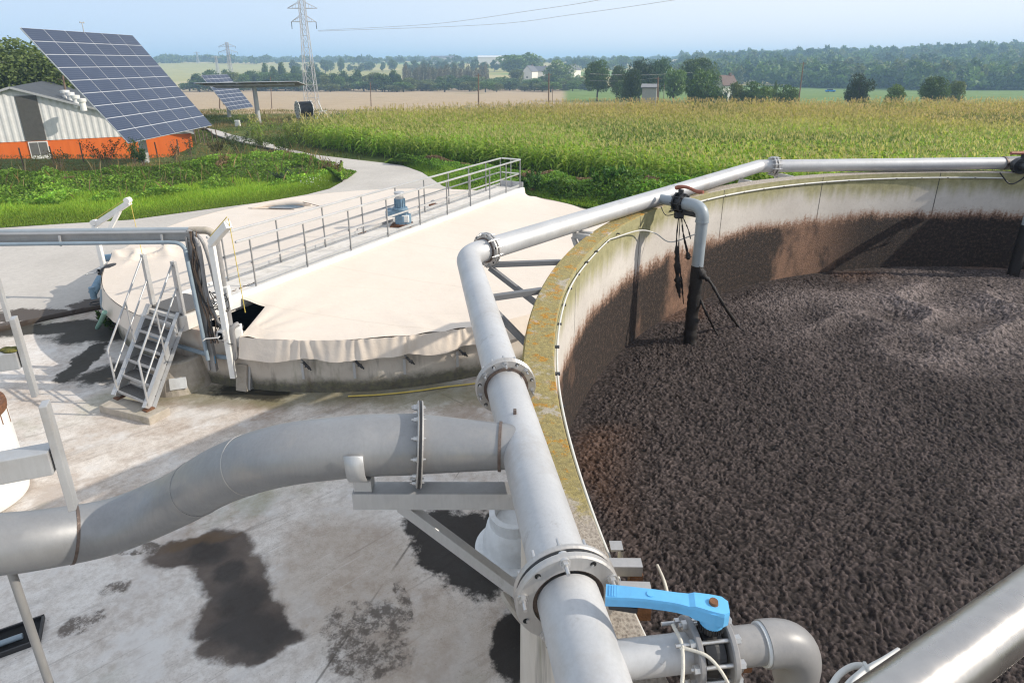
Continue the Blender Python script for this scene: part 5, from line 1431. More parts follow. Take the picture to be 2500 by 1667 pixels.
# ================================================================== solar trackers
t = T('solar_cells'); X, Y, Z = t.sep()
uvx = t.attr('col'); uv = t.sep(uvx)
fx_ = t.math('ABSOLUTE', t.math('SUBTRACT', t.math('FRACT', uv[0]), .5)); fy_ = t.math('ABSOLUTE', t.math('SUBTRACT', t.math('FRACT', uv[1]), .5))
gr = t.math('MAXIMUM', t.range(fx_, .455, .475, 0, 1), t.range(fy_, .44, .465, 0, 1))
cc_ = t.ramp(t.noise(1.1, 3), [(.3, (.016, .026, .058)), (.7, (.023, .036, .075))])
t.set(t.bsdf.inputs['Coat Weight'], .25); t.set(t.bsdf.inputs['Coat Roughness'], .08)
M['cells'] = t.fin(t.mix(gr, cc_, (.10, .12, .16)), .3, .0, None, .35)
M['alu'] = plain('aluminium_frame', (.70, .70, .71), .4, .5, .05, 5, 0)
def tracker(base, center, axis_y, up, ncol, nrow, cw, ch, label, cellw=12, cellh=6, post_r=.22):
    axis_y = axis_y.normalized(); up = up.normalized(); nn = up.cross(axis_y).normalized()
    if nn.x < 0 and abs(nn.z) < .95: nn = -nn
    if abs(nn.z) >= .95 and nn.z < 0: nn = -nn
    tr = thing('solar_tracker', label, 'solar panel', base, 'solar trackers')
    Wd, Hd = ncol * cw, nrow * ch
    R3 = Matrix((axis_y, up, nn)).transposed()
    m = MB(); m.box(center - nn * .03, (Wd, Hd, .05), R3); m.build('frame', M['alu'], tr)
    m = MB(); m.box(center - nn * .07, (Wd - .06, Hd - .06, .02), R3); m.build('back_sheet', M['black'], tr)
    for i in range(ncol):
        for j in range(nrow):
            c = center + axis_y * ((i + .5) * cw - Wd / 2) + up * ((j + .5) * ch - Hd / 2) + nn * .004
            hw, hh = cw / 2 - .022, ch / 2 - .020
            V = np.array([c - axis_y * hw - up * hh, c + axis_y * hw - up * hh, c + axis_y * hw + up * hh, c - axis_y * hw + up * hh])
            Cc_ = np.array([[0, 0, 0, 1], [cellw, 0, 0, 1], [cellw, cellh, 0, 1], [0, cellh, 0, 1]], float)
            np_mesh('solar_module', V, np.array([[0, 1, 2, 3]]), M['cells'], tr, col=Cc_)
    m = MB(); 
    for q_ in (-.3, -.1, .1, .3): m.beam(center + axis_y * Wd * q_ - up * Hd * .47 - nn * .10, center + axis_y * Wd * q_ + up * Hd * .47 - nn * .10, .08, .10, nn)
    for q_ in (-.28, .28): m.beam(center + up * Hd * q_ - axis_y * Wd * .45 - nn * .22, center + up * Hd * q_ + axis_y * Wd * .45 - nn * .22, .12, .14, nn)
    m.build('back_frame', M['galv'], tr)
    m = MB(); hd2 = center - nn * .45; m.cyl(Vector((base.x, base.y, base.z - .5)), Vector((base.x, base.y, hd2.z - .1)), post_r * 1.1, 24, r2=post_r * .9); m.cyl(Vector((base.x, base.y, hd2.z - .12)), hd2 + nn * .2, post_r * .7, 16); m.build('mast', M['galv'], tr)
    return tr
c1_ = Vector((-23.55, 39.5, 4.78))
tk1 = tracker(Vector((-23.55, 39.5, 0)), c1_, Vector((-.0, 1, 0)), Vector((-.60, 0, .80)), 6, 9, 1.67, .83, 'big blue solar panel on a mast in front of the orange barn')
ta = AY(206, 82, c1_.y); m = MB(); m.tube([c1_ + Vector((-.6, 0, .8)).normalized() * 3.7, c1_ + Vector((-.6, 0, .8)).normalized() * 3.7 + UPV * .55], .025, 8); q_ = c1_ + Vector((-.6, 0, .8)).normalized() * 3.7 + UPV * .55
m.tube([q_ - Vector((0, .15, 0)), q_ + Vector((0, .15, 0))], .02, 6)
for s_ in (-1, 1): m.lathe([(0, -.05), (.05, -.03), (.05, .03), (0, .05)], q_ + Vector((0, .15 * s_, 0)), seg=8)
m.build('wind_sensor', M['galv'], tk1)
g3 = G(632, 299); c3 = AY(610, 205, g3.y) 
tracker(g3, Vector((g3.x, g3.y, c3.z)), Vector((.97, .18, .012)), Vector((-.16, .94, -.085)), 9, 4, 1.07, 1.60, 'solar panel lying flat on its mast, seen from its dark underside', 6, 10, .24)
g2 = G(574, 303); z2b = 1.65
c2_ = Vector((-32.5, 73.0, 2.78))
tracker(Vector((c2_.x - .3, c2_.y, 0)), c2_, Vector((.05, 1, 0)), Vector((-.577, .03, .816)), 6, 9, .97, .507, 'small tilted solar panel half hidden behind the flat one', 6, 4, .2)
for (px, py, lb) in ((681 - 0, 303, 'white control cabinet at the foot of the flat solar panel'), (570, 287, 'small pale box fixed beside the mast of the tilted solar panel')):
    pass
gq = G(581, 309); cb_ = thing('control_cabinet', 'small white cabinet on the grass by the far solar panels', 'cabinet', gq)
m = MB(); m.box(gq + UPV * .3, (.45, .3, .6), None, 0, .02); m.build('housing', M['white'], cb_); m = MB(); m.box(gq + Vector((0, -.155, .32)), (.36, .01, .46), None, 0, .003); m.build('door', M['whitec'], cb_)

# ================================================================== pylons, wires, poles
def pylon(base, zt, wb, wt, arms, label, r=.06):
    p_ = thing('pylon', label, 'pylon', base, 'lattice electricity pylons')
    Hh = zt - base.z
    m = MB()
    lev = [0, .09, .18, .27, .36, .44, .52, .59, .66, .72, .78, .83, .88, .92, .96, 1.0]
    cor = lambda k: wb + (wt - wb) * min(1, (k / .62)) ** .85 if k < .62 else wt
    def C(k, i):
        h_ = cor(k) / 2; sx, sy = ((-1, -1), (1, -1), (1, 1), (-1, 1))[i % 4]
        return Vector((base.x + sx * h_, base.y + sy * h_, base.z + Hh * k))
    for i in range(4):
        m.tube([C(k, i) for k in lev], r, 5)
        for a, b in zip(lev[:-1], lev[1:]):
            m.tube([C(a, i), C(b, i + 1)], r * .5, 4); m.tube([C(a, i + 1), C(b, i)], r * .5, 4); m.tube([C(b, i), C(b, i + 1)], r * .5, 4)
    m.build('lattice_mast', M['galv'], p_)
    for (za, L, drop) in arms:
        for s_ in (-1, 1):
            m = MB(); tip = Vector((base.x + s_ * L, base.y, za))
            for sy in (-1, 1):
                m.tube([Vector((base.x + s_ * wt / 2, base.y + sy * wt / 2, za)), tip], r * .8, 4); m.tube([Vector((base.x + s_ * wt / 2, base.y + sy * wt / 2, za + 1.3)), tip], r * .7, 4)
            for q_ in (.3, .55, .8):
                a = Vector((base.x + s_ * (wt / 2 + (L - wt / 2) * q_), base.y, za)); m.tube([a, a + UPV * 1.3 * (1 - q_)], r * .5, 4)
            am = m.build('cross_arm', M['galv'], p_)
            if drop: m = MB(); m.lathe([(0, 0)] + [(.10 if k % 2 else .05, -drop * k / 10) for k in range(11)] + [(0, -drop)], tip, seg=8); m.build('insulator', M['wire'], am)
    return p_
Yp = 150.0
pb1 = AY(763, 264, Yp); pb1.z = TZ(pb1.x, Yp)
pylon(Vector((pb1.x, Yp, pb1.z)), 27, 3.0, 1.25, [(AY(742, 21, Yp).z, 3.4, 0), (AY(745, 54, Yp).z, 2.8, 1.5), (24.5, 3.0, 1.5)], 'tall near lattice pylon standing at the edge of the maize', .075)
pb2_ = AY(569, 215, 350)
pylon(Vector((pb2_.x, 350, TZ(pb2_.x, 350))), AY(569, 104, 350).z, 3.6, 1.2, [(AY(569, 110, 350).z - .8, 4.5, 1.2), (AY(569, 128, 350).z, 5.2, 1.3)], 'middle distance lattice pylon behind the flat solar panel', .10)
for (px, yt, yb_, Y_, lb) in ((533, 138, 182, 520, 'smaller faraway pylon left of the middle distance one'), (484, 127, 154, 900, 'faintest pylon on the left horizon')):
    p = AY(px, yb_, Y_); pylon(Vector((p.x, Y_, TZ(p.x, Y_))), AY(px, yt, Y_).z, 4.0, 1.3, [(AY(px, yt + 3, Y_).z, 5.0, 0)], lb, .13)
def wire(pts, r, label, n=8):
    m = MB(); m.tube(smooth_path(pts, n), r, 5); tag(m.build('power_line', M['galv'], None, pts[0]), label, 'power line')
wire([AY(777, 75, 150), AY(1058, 59, 135), AY(1294, 27, 118), AY(1472, -1, 105), AY(1800, -70, 85)], .034, 'upper of two thin power lines sweeping up to the right', 8)
wire([AY(777, 77, 150), AY(1187, 61, 135), AY(1400, 36, 122), AY(1650, 0, 108), AY(2000, -60, 85)], .034, 'lower of two thin power lines sweeping up to the right', 8)
wire([AY(0, 152, 60), AY(70, 156, 70), AY(135, 158, 82)], .014, 'thin power line in front of the big tree behind the barn')
wire([AY(1440, 181, 150), AY(1560, 184, 160), AY(1690, 178, 170)], .018, 'thin cable in front of the oak group, upper')
wire([AY(1440, 198, 150), AY(1530, 198, 150), AY(1604, 191, 150)], .018, 'thin cable sagging to the pole beside the shed')
def pole(px, yt, yb_, Y_, r, label, lean=0.0):
    a = AY(px, yb_, Y_); z_ = min(TZ(a.x, Y_), a.z); b = AY(px + lean, yt, Y_)
    m = MB(); m.tube([Vector((a.x, Y_, z_ - .2)), b], [r, r * .7], 10)
    if r > .1: m.beam(b - UPV * .3 - Vector((.5, 0, 0)), b - UPV * .3 + Vector((.5, 0, 0)), .08, .08)
    tag(m.build('utility_pole', M['wood'], None, Vector((a.x, Y_, z_))), label, 'utility pole', 'utility poles in the fields')
pole(905, 202, 250, 110, .09, 'short dark utility pole at the left side of the stubble field', -1)
pole(1168, 180, 242, 105, .14, 'tall grey utility pole in the middle of the stubble field')
pole(1340, 178, 238, 105, .13, 'utility pole at the right end of the stubble field')
pole(1349, 214, 238, 120, .07, 'thin short pole right beside a taller one')
pole(1607, 188, 231, 100, .13, 'grey utility pole beside the pale shed')
pole(1622, 205, 231, 120, .07, 'thin pole just right of the shed pole')
pole(1953, 152, 229, 105, .11, 'tall leaning utility pole against the hazy wood', 9)
pole(536, 214, 275, 95, .1, 'dark pole under the flat solar panel')
pole(660, 188, 240, 120, .09, 'dark pole at the right end of the flat solar panel')
pole(155, 185, 235, 55, .12, 'wooden pole between the big tree and the big solar panel', -2)

# hose reel and sprinkler cart
hrp = G(745, 291); hr_ = thing('hose_reel', 'big black and white irrigation hose reel parked at the maize edge', 'hose reel', hrp)
ax_ = Vector((-.80, -.6, 0)); c = hrp + UPV * 1.05
for s_ in (-1, 1):
    m = MB(); m.ring(c + ax_ * .75 * s_, ax_, .80, .90, .06, 32)
    for k in range(6):
        a = PI * k / 6; e = (ax_.cross(UPV)) * math.cos(a) + UPV * math.sin(a); m.beam(c + ax_ * .75 * s_ - e, c + ax_ * .75 * s_ + e, .16, .04, ax_)
    m.build('side_wheel', M['white'], hr_)
m = MB(); m.lathe([(.05, -.74), (.80, -.74)] + [(.80 + .05 * (k % 2), -.74 + 1.48 * k / 24) for k in range(25)] + [(.05, .74)], c, ax_, 32); m.build('hose_drum', M['black'], hr_)
m = MB(); m.beam(hrp + Vector((-1, .5, .1)), hrp + Vector((1.6, -.8, .1)), .12, .1); m.build('chassis', M['galv'], hr_)
scp = G(789, 292); sc_ = thing('sprinkler_cart', 'white sprinkler gun cart standing beside the hose reel', 'sprinkler', scp)
m = MB(); 
for (x0, x1) in ((-.7, -.2), (.7, .2)): m.tube([scp + Vector((x0, -.3, 0)), scp + Vector((x1, 0, .9)), scp + Vector((x0, .3, 0))], .035, 8)
m.tube([scp + Vector((-.5, 0, .85)), scp + Vector((.5, 0, .9))], .04, 8); m.build('stand', M['white'], sc_)
m = MB(); m.tube([scp + Vector((0, 0, .85)), scp + Vector((-.1, 0, 1.2)), scp + Vector((-.4, 0, 2.0))], .045, 8); m.build('gun', M['white'], sc_)

# ================================================================== far buildings, car
M['rooft'] = plain('brown_tile_roof', (.17, .115, .095), .8, 0, .2, 2, 0)
M['slate'] = plain('slate_roof', (.14, .14, .15), .7, 0, .15, 2, 0)
M['wallw'] = plain('white_render', (.74, .70, .64), .8, 0, .05, 1, 0)
M['glassd'] = plain('dark_window', (.03, .035, .04), .2, 0, .1, 1, 0)
def house(px, py, Y_, w_, d_, hw, hr, label, wall, roof, rot=0.0, win=3, chim=True, cat='house', name='house', zbase=None):
    g = AY(px, py, Y_); z_ = TZ(g.x, g.y) if zbase is None else zbase
    c = Vector((g.x, g.y, z_)); R3 = Matrix.Rotation(rot, 3, 'Z')
    h_ = thing(name, label, cat, c)
    def L(x, y, z): return c + R3 @ Vector((x, y, z))
    top = max(hw, g.z - z_ + hw)
    m = MB(); m.box(L(0, 0, top / 2 - .5), (w_, d_, top + 1), R3); m.add([L(-w_ / 2, -d_ / 2, top), L(-w_ / 2, d_ / 2, top), L(-w_ / 2, 0, top + hr), L(w_ / 2, -d_ / 2, top), L(w_ / 2, d_ / 2, top), L(w_ / 2, 0, top + hr)], [(0, 1, 2), (3, 4, 5)]); wl = m.build('wall', wall, h_)
    m = MB()
    for s_ in (-1, 1):
        a, b = L(-w_ / 2 - .3, s_ * (d_ / 2 + .3), top - .12), L(w_ / 2 + .3, s_ * (d_ / 2 + .3), top - .12); e, f = L(w_ / 2 + .3, 0, top + hr + .1), L(-w_ / 2 - .3, 0, top + hr + .1)
        m.add([a, b, e, f], [(0, 1, 2, 3)]); m.add([p + UPV * .15 for p in (a, b, e, f)], [(0, 1, 2, 3)])
    rf = m.build('roof', roof, h_)
    if chim: m = MB(); m.box(L(w_ * .3, 0, top + hr + .2), (.7, .7, 1.4), R3); m.build('chimney', M['rooft'], rf)
    for k in range(win):
        x = -w_ / 2 + w_ * (k + .5) / win
        m = MB(); m.box(L(x, -d_ / 2 - .02, top * .45), (.9, .06, 1.1), R3); m.build('window', M['glassd'], h_)
    if win: m = MB(); m.box(L(-w_ / 2 - .02, 0, top * .6), (.06, .9, 1.1), R3); m.build('window', M['glassd'], h_)
    return h_
house(1294, 186, 420, 9, 7, 2.8, 3.4, 'small white gabled house among trees right of the round green wood', M['wallw'], M['slate'], 1.1, 2)
house(1318, 184, 440, 12, 8, 2.6, 3, 'low pale house just right of the white gabled house', M['wallw'], M['slate'], .1, 3)
house(1398, 182, 460, 9, 8, 3, 3.2, 'white house peeping out left of the dark oak group', M['wallw'], M['slate'], .9, 2)
house(1768, 222, 190, 4.6, 6, 1.6, 2.6, 'farmhouse with steep brown roof hidden behind the bushes', M['wallw'], M['rooft'], .25, 2)
house(1586, 229, 125, 2.7, 2.2, 1.2, .4, 'small pale corrugated shed under the dark oaks', M['galvm'], M['galvm'], -.3, 0, False, 'shed', 'shed')
for (px, py, Y_, w_, lb) in ((1083, 150, 950, 36, 'long low white farm shed on the horizon, left one'), (1200, 150, 900, 38, 'long low white farm shed on the horizon behind the pale poplars'), (430, 154, 1050, 30, 'tiny white farm on the left horizon'), (2230, 136, 980, 26, 'tiny pale building high on the wooded right hillside'), (1905, 152, 900, 20, 'tiny pale farm right of the oak group on the hill')):
    house(px, py, Y_, w_, 14, 5, 2.2, lb, M['wallw'], M['slate'] if px % 2 else M['clad'], .05, 0, False, 'farm building', 'farm_building')
cp_ = AY(2027, 222, 270); cp_.z = cp_.z - .6
car = thing('parked_car', 'tiny bright blue car on the road beyond the maize', 'car', cp_)
M['carblue'] = plain('blue_car_paint', (.02, .22, .60), .25, .2, .05, 2, 0)
m = MB(); m.box(cp_ + UPV * .55, (3.8, 1.6, .65), None, 0, .15); m.build('body', M['carblue'], car)
m = MB(); m.box(cp_ + UPV * 1.08 + Vector((-.2, 0, 0)), (2.1, 1.4, .55), None, 0, .18); m.build('cabin', M['glassd'], car)
for sx in (-1.2, 1.2):
    for sy in (-.75, .75): m = MB(); m.cyl(cp_ + Vector((sx, sy - .1, .3)), cp_ + Vector((sx, sy + .1, .3)), .3, 14); m.build('wheel', M['black'], car)
# ================================================================== vegetation
M['leaf'] = leaf_mat('tree_leaves', .6, .22)
M['corn'] = leaf_mat('maize_leaves', .5, .48)
M['grassm'] = leaf_mat('grass_blades', .55, .35)
M['bark'] = plain('bark', (.075, .06, .048), .9, 0, .3, 12, .5)

def cards(P, size, rng, flat=0.0, elong=1.6):
    """leaf-shaped quads (rhombic) at points P with random orientation"""
    n = len(P)
    a = rng.normal(size=(n, 3)); a[:, 2] *= (1 - flat); a /= np.linalg.norm(a, axis=1)[:, None] + 1e-9
    b = rng.normal(size=(n, 3)); b -= (b * a).sum(1)[:, None] * a; b /= np.linalg.norm(b, axis=1)[:, None] + 1e-9
    s = (size * rng.uniform(.6, 1.3, n))[:, None]
    V = np.stack([P - a * s * elong * .5, P + b * s * .42, P + a * s * elong * .5, P - b * s * .42], 1)
    return V.reshape(-1, 3), np.arange(4 * n).reshape(n, 4)

def crown_points(rng, kind, n, nb):
    """unit crown: height 1 from z=0 (ground) to 1, half-width 0.5"""
    pts = []; sh = []
    if kind == 'round': zc, hz, w = .56, .46, .5
    elif kind == 'tall': zc, hz, w = .55, .46, .5
    elif kind == 'bush': zc, hz, w = .46, .52, .5
    elif kind == 'poplar': zc, hz, w = .53, .48, .5
    else: zc, hz, w = .56, .45, .5
    cs = []
    while len(cs) < nb:
        d = rng.normal(size=3); d /= np.linalg.norm(d)
        r_ = rng.uniform(.35, .86) ** .6
        c = np.array([d[0] * w * r_ * .8, d[1] * w * r_ * .8, zc + d[2] * hz * r_ * .82])
        if kind in ('round', 'tall') and c[2] < zc - hz * .45 and rng.random() < .55: continue
        if kind == 'poplar': c[0] *= .9; c[1] *= .9
        cs.append(c)
    per = n // nb
    for c in cs:
        br_ = rng.uniform(.13, .24) * (1.0 if kind != 'poplar' else .8)
        d = rng.normal(size=(per, 3)); d /= np.linalg.norm(d, axis=1)[:, None]
        rr_ = br_ * rng.uniform(.55, 1.08, per) ** .7
        p = c + d * rr_[:, None] * np.array([1, 1, .8])
        pts.append(p); sh.append(np.full(per, rng.uniform(.72, 1.25)))
    p = np.concatenate(pts); s = np.concatenate(sh)
    return p, s, cs

def tree_proto(seed, kind, colr, n=1500, nb=26, leaf=.05, aspect=1.0):
    """returns (leaf V,F,C, trunk V,F) in unit height coordinates"""
    rng = np.random.default_rng(seed)
    p, s, cs = crown_points(rng, kind, n, nb)
    p[:, 2] = np.maximum(p[:, 2], .015)
    V, F = cards(p, leaf, rng)
    c = np.array(colr)[None] * s[:, None] * rng.uniform(.75, 1.25, (len(p), 1)) * np.array([rng.uniform(.9, 1.1), 1, rng.uniform(.9, 1.1)])
    c = np.clip(c, 0, 1)
    C = np.repeat(np.concatenate([c, np.ones((len(p), 1))], 1), 4, axis=0)
    m = MB()
    m.tube([(0, 0, -.04), (.006, .004, .18), (.0, .0, .42), (.01, -.01, .75)], [.034, .026, .018, .005], 8)
    for k in range(7):
        c_ = cs[rng.integers(len(cs))]; z0 = rng.uniform(.16, .45)
        m.tube([(0, 0, z0), tuple(np.array([c_[0] * .5, c_[1] * .5, z0 * .45 + c_[2] * .55])), tuple(c_)], [.013, .009, .003], 6)
    return V, F, C, m

PROTO = {}
def make_tree(key, name, label, cat, group, loc, ht, wd, rotz=0.0):
    """first use builds the meshes, later uses copy the thing and its parts"""
    seed, kind, colr, n, nb, leaf = SPEC[key]
    if key not in PROTO:
        V, F, C, m = tree_proto(seed, kind, colr, n, nb, leaf)
        tr = thing(name, label, cat, (0, 0, 0), group)
        m.build('trunk', M['bark'], tr)
        np_mesh('crown', V, F, M['leaf'], tr, col=C)
        PROTO[key] = tr
        tr.location = loc; tr.scale = (wd, wd, ht); tr.rotation_euler = (0, 0, rotz)
        return tr
    c = copy_tree(PROTO[key], loc, label, (wd, wd, ht), rotz)
    c.name = name; c['category'] = cat
    if group: c['group'] = group
    elif 'group' in c: del c['group']
    return c
DG = (.095, .145, .042); MG = (.14, .21, .05); LG = (.20, .26, .07); OL_ = (.18, .20, .065); TAN = (.19, .165, .105); YG = (.15, .17, .05)
SPEC = {
 'big': (1, 'round', (.13, .185, .055), 26000, 90, .020),
 'oak1': (2, 'round', DG, 7000, 46, .032), 'oak2': (3, 'round', (.048, .078, .022), 7000, 46, .032), 'oak3': (4, 'tall', DG, 6000, 40, .034),
 'bush1': (5, 'bush', DG, 4000, 30, .045), 'bush2': (6, 'bush', MG, 4000, 30, .045), 'lone': (7, 'bush', (.05, .07, .028), 5200, 34, .038),
 'mid1': (8, 'round', MG, 2200, 26, .055), 'mid2': (9, 'round', DG, 2200, 26, .055), 'mid3': (10, 'tall', LG, 2200, 24, .055), 'mid4': (11, 'bush', OL_, 2200, 24, .055),
 'pop1': (12, 'poplar', TAN, 1500, 40, .045), 'pop2': (13, 'poplar', (.20, .185, .12), 1300, 36, .045), 'pop3': (14, 'poplar', (.13, .135, .07), 1300, 36, .045),
 'far1': (15, 'round', DG, 700, 16, .09), 'far2': (16, 'bush', MG, 700, 16, .09), 'far3': (17, 'tall', DG, 700, 16, .09)}
def T_at(key, px, yt, yb_, wpx, Y_, name, label, cat='tree', group=None, sink=None):
    b = AY(px, yb_, Y_); tz = TZ(b.x, Y_); z_ = min(tz, b.z) if sink is None else sink
    top = AY(px, yt, Y_).z
    dep = Y_ * CT + (H - b.z) * ST
    wd = wpx / FPX * dep
    return make_tree(key, name, label, cat, group, Vector((b.x, Y_, z_)), top - z_, wd, random.uniform(0, 6.28))
# individual trees one can tell apart
T_at('big', 60, 88, 262, 330, 66, 'broadleaf_tree', 'big leafy tree rising behind the barn at the left edge')
T_at('oak2', 180, 150, 250, 130, 72, 'broadleaf_tree', 'leafy tree behind the big solar panel and barn roof')
T_at('oak1', 1458, 143, 224, 70, 190, 'oak_tree', 'dark oak with bare trunk, leftmost of the dark group')
T_at('oak3', 1507, 158, 224, 46, 192, 'oak_tree', 'slender dark oak, second from the left in the group')
T_at('oak2', 1560, 142, 230, 82, 185, 'oak_tree', 'broad dark oak directly above the pale shed')
T_at('oak1', 1608, 139, 228, 66, 195, 'oak_tree', 'dark oak behind the pole beside the shed')
T_at('oak2', 1540, 165, 231, 56, 150, 'oak_tree', 'lower green oak leaning over the pale shed')
T_at('mid1', 1645, 160, 231, 62, 160, 'oak_tree', 'lighter green tree between two dark rounded trees')
T_at('oak3', 1700, 138, 228, 106, 185, 'oak_tree', 'widest dark oak crown at the back right of the group')
T_at('bush1', 1710, 162, 232, 88, 130, 'rounded_tree', 'dense rounded dark tree in front of the wide oak')
T_at('mid2', 1525, 195, 229, 60, 170, 'shrub', 'dark shrub at the foot of the slender oak', 'shrub')
for i, (px, yt, wpx, k) in enumerate(((1755, 207, 60, 'bush1'), (1797, 193, 42, 'mid4'), (1832, 193, 72, 'bush1'), (1874, 204, 64, 'bush2'), (1912, 201, 62, 'bush1'), (1938, 207, 30, 'bush2'))):
    T_at(k, px, yt, 231, wpx, 128, 'shrub', ['low dark shrub in front of the brown roof', 'olive coloured shrub at the right corner of the brown roof', 'rounded dark shrub right of the brown roof', 'low spreading shrub below the small cypress', 'dark shrub at the right end of the hedge', 'small shrub at the very end of the hedge by the leaning pole'][i], 'shrub', 'shrubs hiding the farmhouse')
T_at('far3', 1890, 190, 215, 13, 140, 'cypress', 'small narrow dark cypress above the hedge')
T_at('lone', 2097, 172, 230, 64, 118, 'lone_tree', 'largest of the four lone trees at the far edge of the maize')
T_at('bush2', 2183, 199, 231, 54, 118, 'lone_tree', 'low roundish lone tree, second from the left of four')
T_at('oak3', 2278, 184, 231, 68, 118, 'lone_tree', 'dark spreading lone tree, third from the left of four')
T_at('mid4', 2336, 189, 229, 44, 135, 'lone_tree', 'thin round lone tree with visible trunk, rightmost of four')
T_at('mid1', 1268, 128, 178, 116, 520, 'broadleaf_tree', 'huge rounded green tree mass behind the white gabled house')
T_at('mid3', 1300, 128, 178, 80, 530, 'broadleaf_tree', 'right half of the rounded green wood behind the white house')
T_at('mid3', 1365, 146, 205, 84, 400, 'broadleaf_tree', 'pale green rounded tree between the white house and oaks')
T_at('mid4', 1262, 165, 215, 44, 380, 'broadleaf_tree', 'yellowish tree in front of the white gabled house')
# belt of trees in the valley: copies, one group each
rr = random.Random(21)
def belt(x0, x1, n, keys, yt, yb_, wpx, Y_, name, label, group, jitter=8):
    for i in range(n):
        px = x0 + (x1 - x0) * (i + rr.uniform(.1, .9)) / n
        T_at(rr.choice(keys), px, yt + rr.uniform(-jitter, jitter), yb_, wpx * rr.uniform(.7, 1.3), Y_ * rr.uniform(.93, 1.08), name, label, 'tree', group)
belt(480, 990, 30, ['mid1', 'mid2', 'mid4', 'mid2'], 178, 224, 40, 330, 'valley_tree', 'dark green tree in the hedge line behind the stubble field, left part', 'valley trees left')
belt(455, 1440, 38, ['mid4', 'mid2', 'mid1', 'mid4'], 200, 225, 56, 318, 'valley_bush', 'low bush in the continuous hedge behind the stubble field', 'hedge bushes in the valley', 6)
belt(640, 770, 6, ['mid2'], 158, 215, 26, 380, 'valley_tree', 'taller dark tree beside the near pylon', 'tall valley trees near the pylon', 6)
belt(985, 1190, 34, ['pop1', 'pop2', 'pop3', 'pop1'], 158, 218, 17, 400, 'poplar_tree', 'tall thin pale brown poplar in the row left of the white house', 'pale poplars', 7)
belt(990, 1190, 10, ['mid2', 'mid4'], 190, 222, 42, 340, 'valley_tree', 'dark bush at the foot of the pale poplars', 'bushes under the poplars', 6)
belt(1180, 1440, 16, ['mid4', 'mid1', 'mid3', 'mid2'], 188, 224, 38, 350, 'valley_tree', 'mixed green tree behind the stubble field, right part', 'valley trees right', 7)
belt(720, 1240, 26, ['far1', 'far3', 'mid2'], 150, 176, 26, 620, 'hedgerow_tree', 'bluish hedgerow tree on the far slope left of the rounded wood', 'hedgerow trees on the far slope', 7)
belt(370, 820, 26, ['far1', 'far3'], 146, 159, 13, 1000, 'horizon_tree', 'small lone tree on the left horizon', 'trees on the left horizon', 3)
belt(820, 1500, 46, ['far1', 'far2', 'far3'], 139, 157, 22, 950, 'horizon_tree', 'blue hazy tree on the middle horizon', 'trees on the middle horizon', 5)
belt(1380, 2000, 40, ['far1', 'far2', 'mid2'], 140, 170, 36, 720, 'hillside_tree', 'hazy tree on the hill behind the oak group', 'hillside trees', 9)

# far wood on the right slope: one mass
rng = np.random.default_rng(77)
base = []
for k in range(5):
    p, s, cs = crown_points(np.random.default_rng(40 + k), 'bush', 170, 11); base.append((p, s))
PV = []; PC = []; SZ = []
cnt = 0
while cnt < 2700:
    u = rng.uniform(.26, 1.35); Y_ = rng.uniform(290, 1100) if rng.random() < .8 else rng.uniform(290, 420)
    if Y_ < 330 + 90 * max(0, .62 - u) * 3: continue
    x = u * Y_; z_ = float(terrain(x, Y_))
    if float(vn(x / 90 + 4, Y_ / 90)) < .27 and Y_ > 420: continue
    ht = rng.uniform(9, 17); wd = rng.uniform(9, 16)
    if Y_ < 330: ht *= .6; wd *= .7
    p, s = base[rng.integers(5)]
    q_ = p * np.array([wd, wd, ht]) + np.array([x, Y_, z_ - .5])
    tone = np.array(DG if rng.random() < .45 else MG if rng.random() < .6 else OL_ if rng.random() < .8 else LG) * rng.uniform(.8, 1.2)
    PV.append(q_); PC.append(tone[None] * s[:, None] * rng.uniform(.75, 1.25, (len(p), 1))); SZ.append(np.full(len(p), wd * .15)); cnt += 1
P_ = np.concatenate(PV); Cq = np.concatenate(PC); S_ = np.concatenate(SZ)
V, F = cards(P_, S_, rng)
tag(np_mesh('hillside_wood', V, F, M['leaf'], col=np.repeat(np.concatenate([Cq, np.ones((len(Cq), 1))], 1), 4, axis=0)), 'hazy blue green wood covering the far right hillside', kind='stuff')
PV = []; PC = []; SZ = []
for _ in range(1500):      # far hedges and copses, too many to count
    u = rng.uniform(-.85, .4); Y_ = rng.uniform(900, 2600); x = u * Y_; z_ = float(terrain(x, Y_))
    if float(vn(x / 140 + 1, Y_ / 140)) < .5: continue
    p, s = base[rng.integers(5)]; p = p[::2]; s = s[::2]; wd = rng.uniform(12, 24); ht = rng.uniform(8, 14)
    PV.append(p * np.array([wd, wd, ht]) + np.array([x, Y_, z_ - .5])); PC.append(np.array(DG)[None] * s[:, None] * rng.uniform(.7, 1.3, (len(p), 1))); SZ.append(np.full(len(p), wd * .2))
P_ = np.concatenate(PV); Cq = np.concatenate(PC); S_ = np.concatenate(SZ); V, F = cards(P_, S_, rng)
tag(np_mesh('distant_copses', V, F, M['leaf'], col=np.repeat(np.concatenate([Cq, np.ones((len(Cq), 1))], 1), 4, axis=0)), 'blue hazy copses along the distant horizon', kind='stuff')

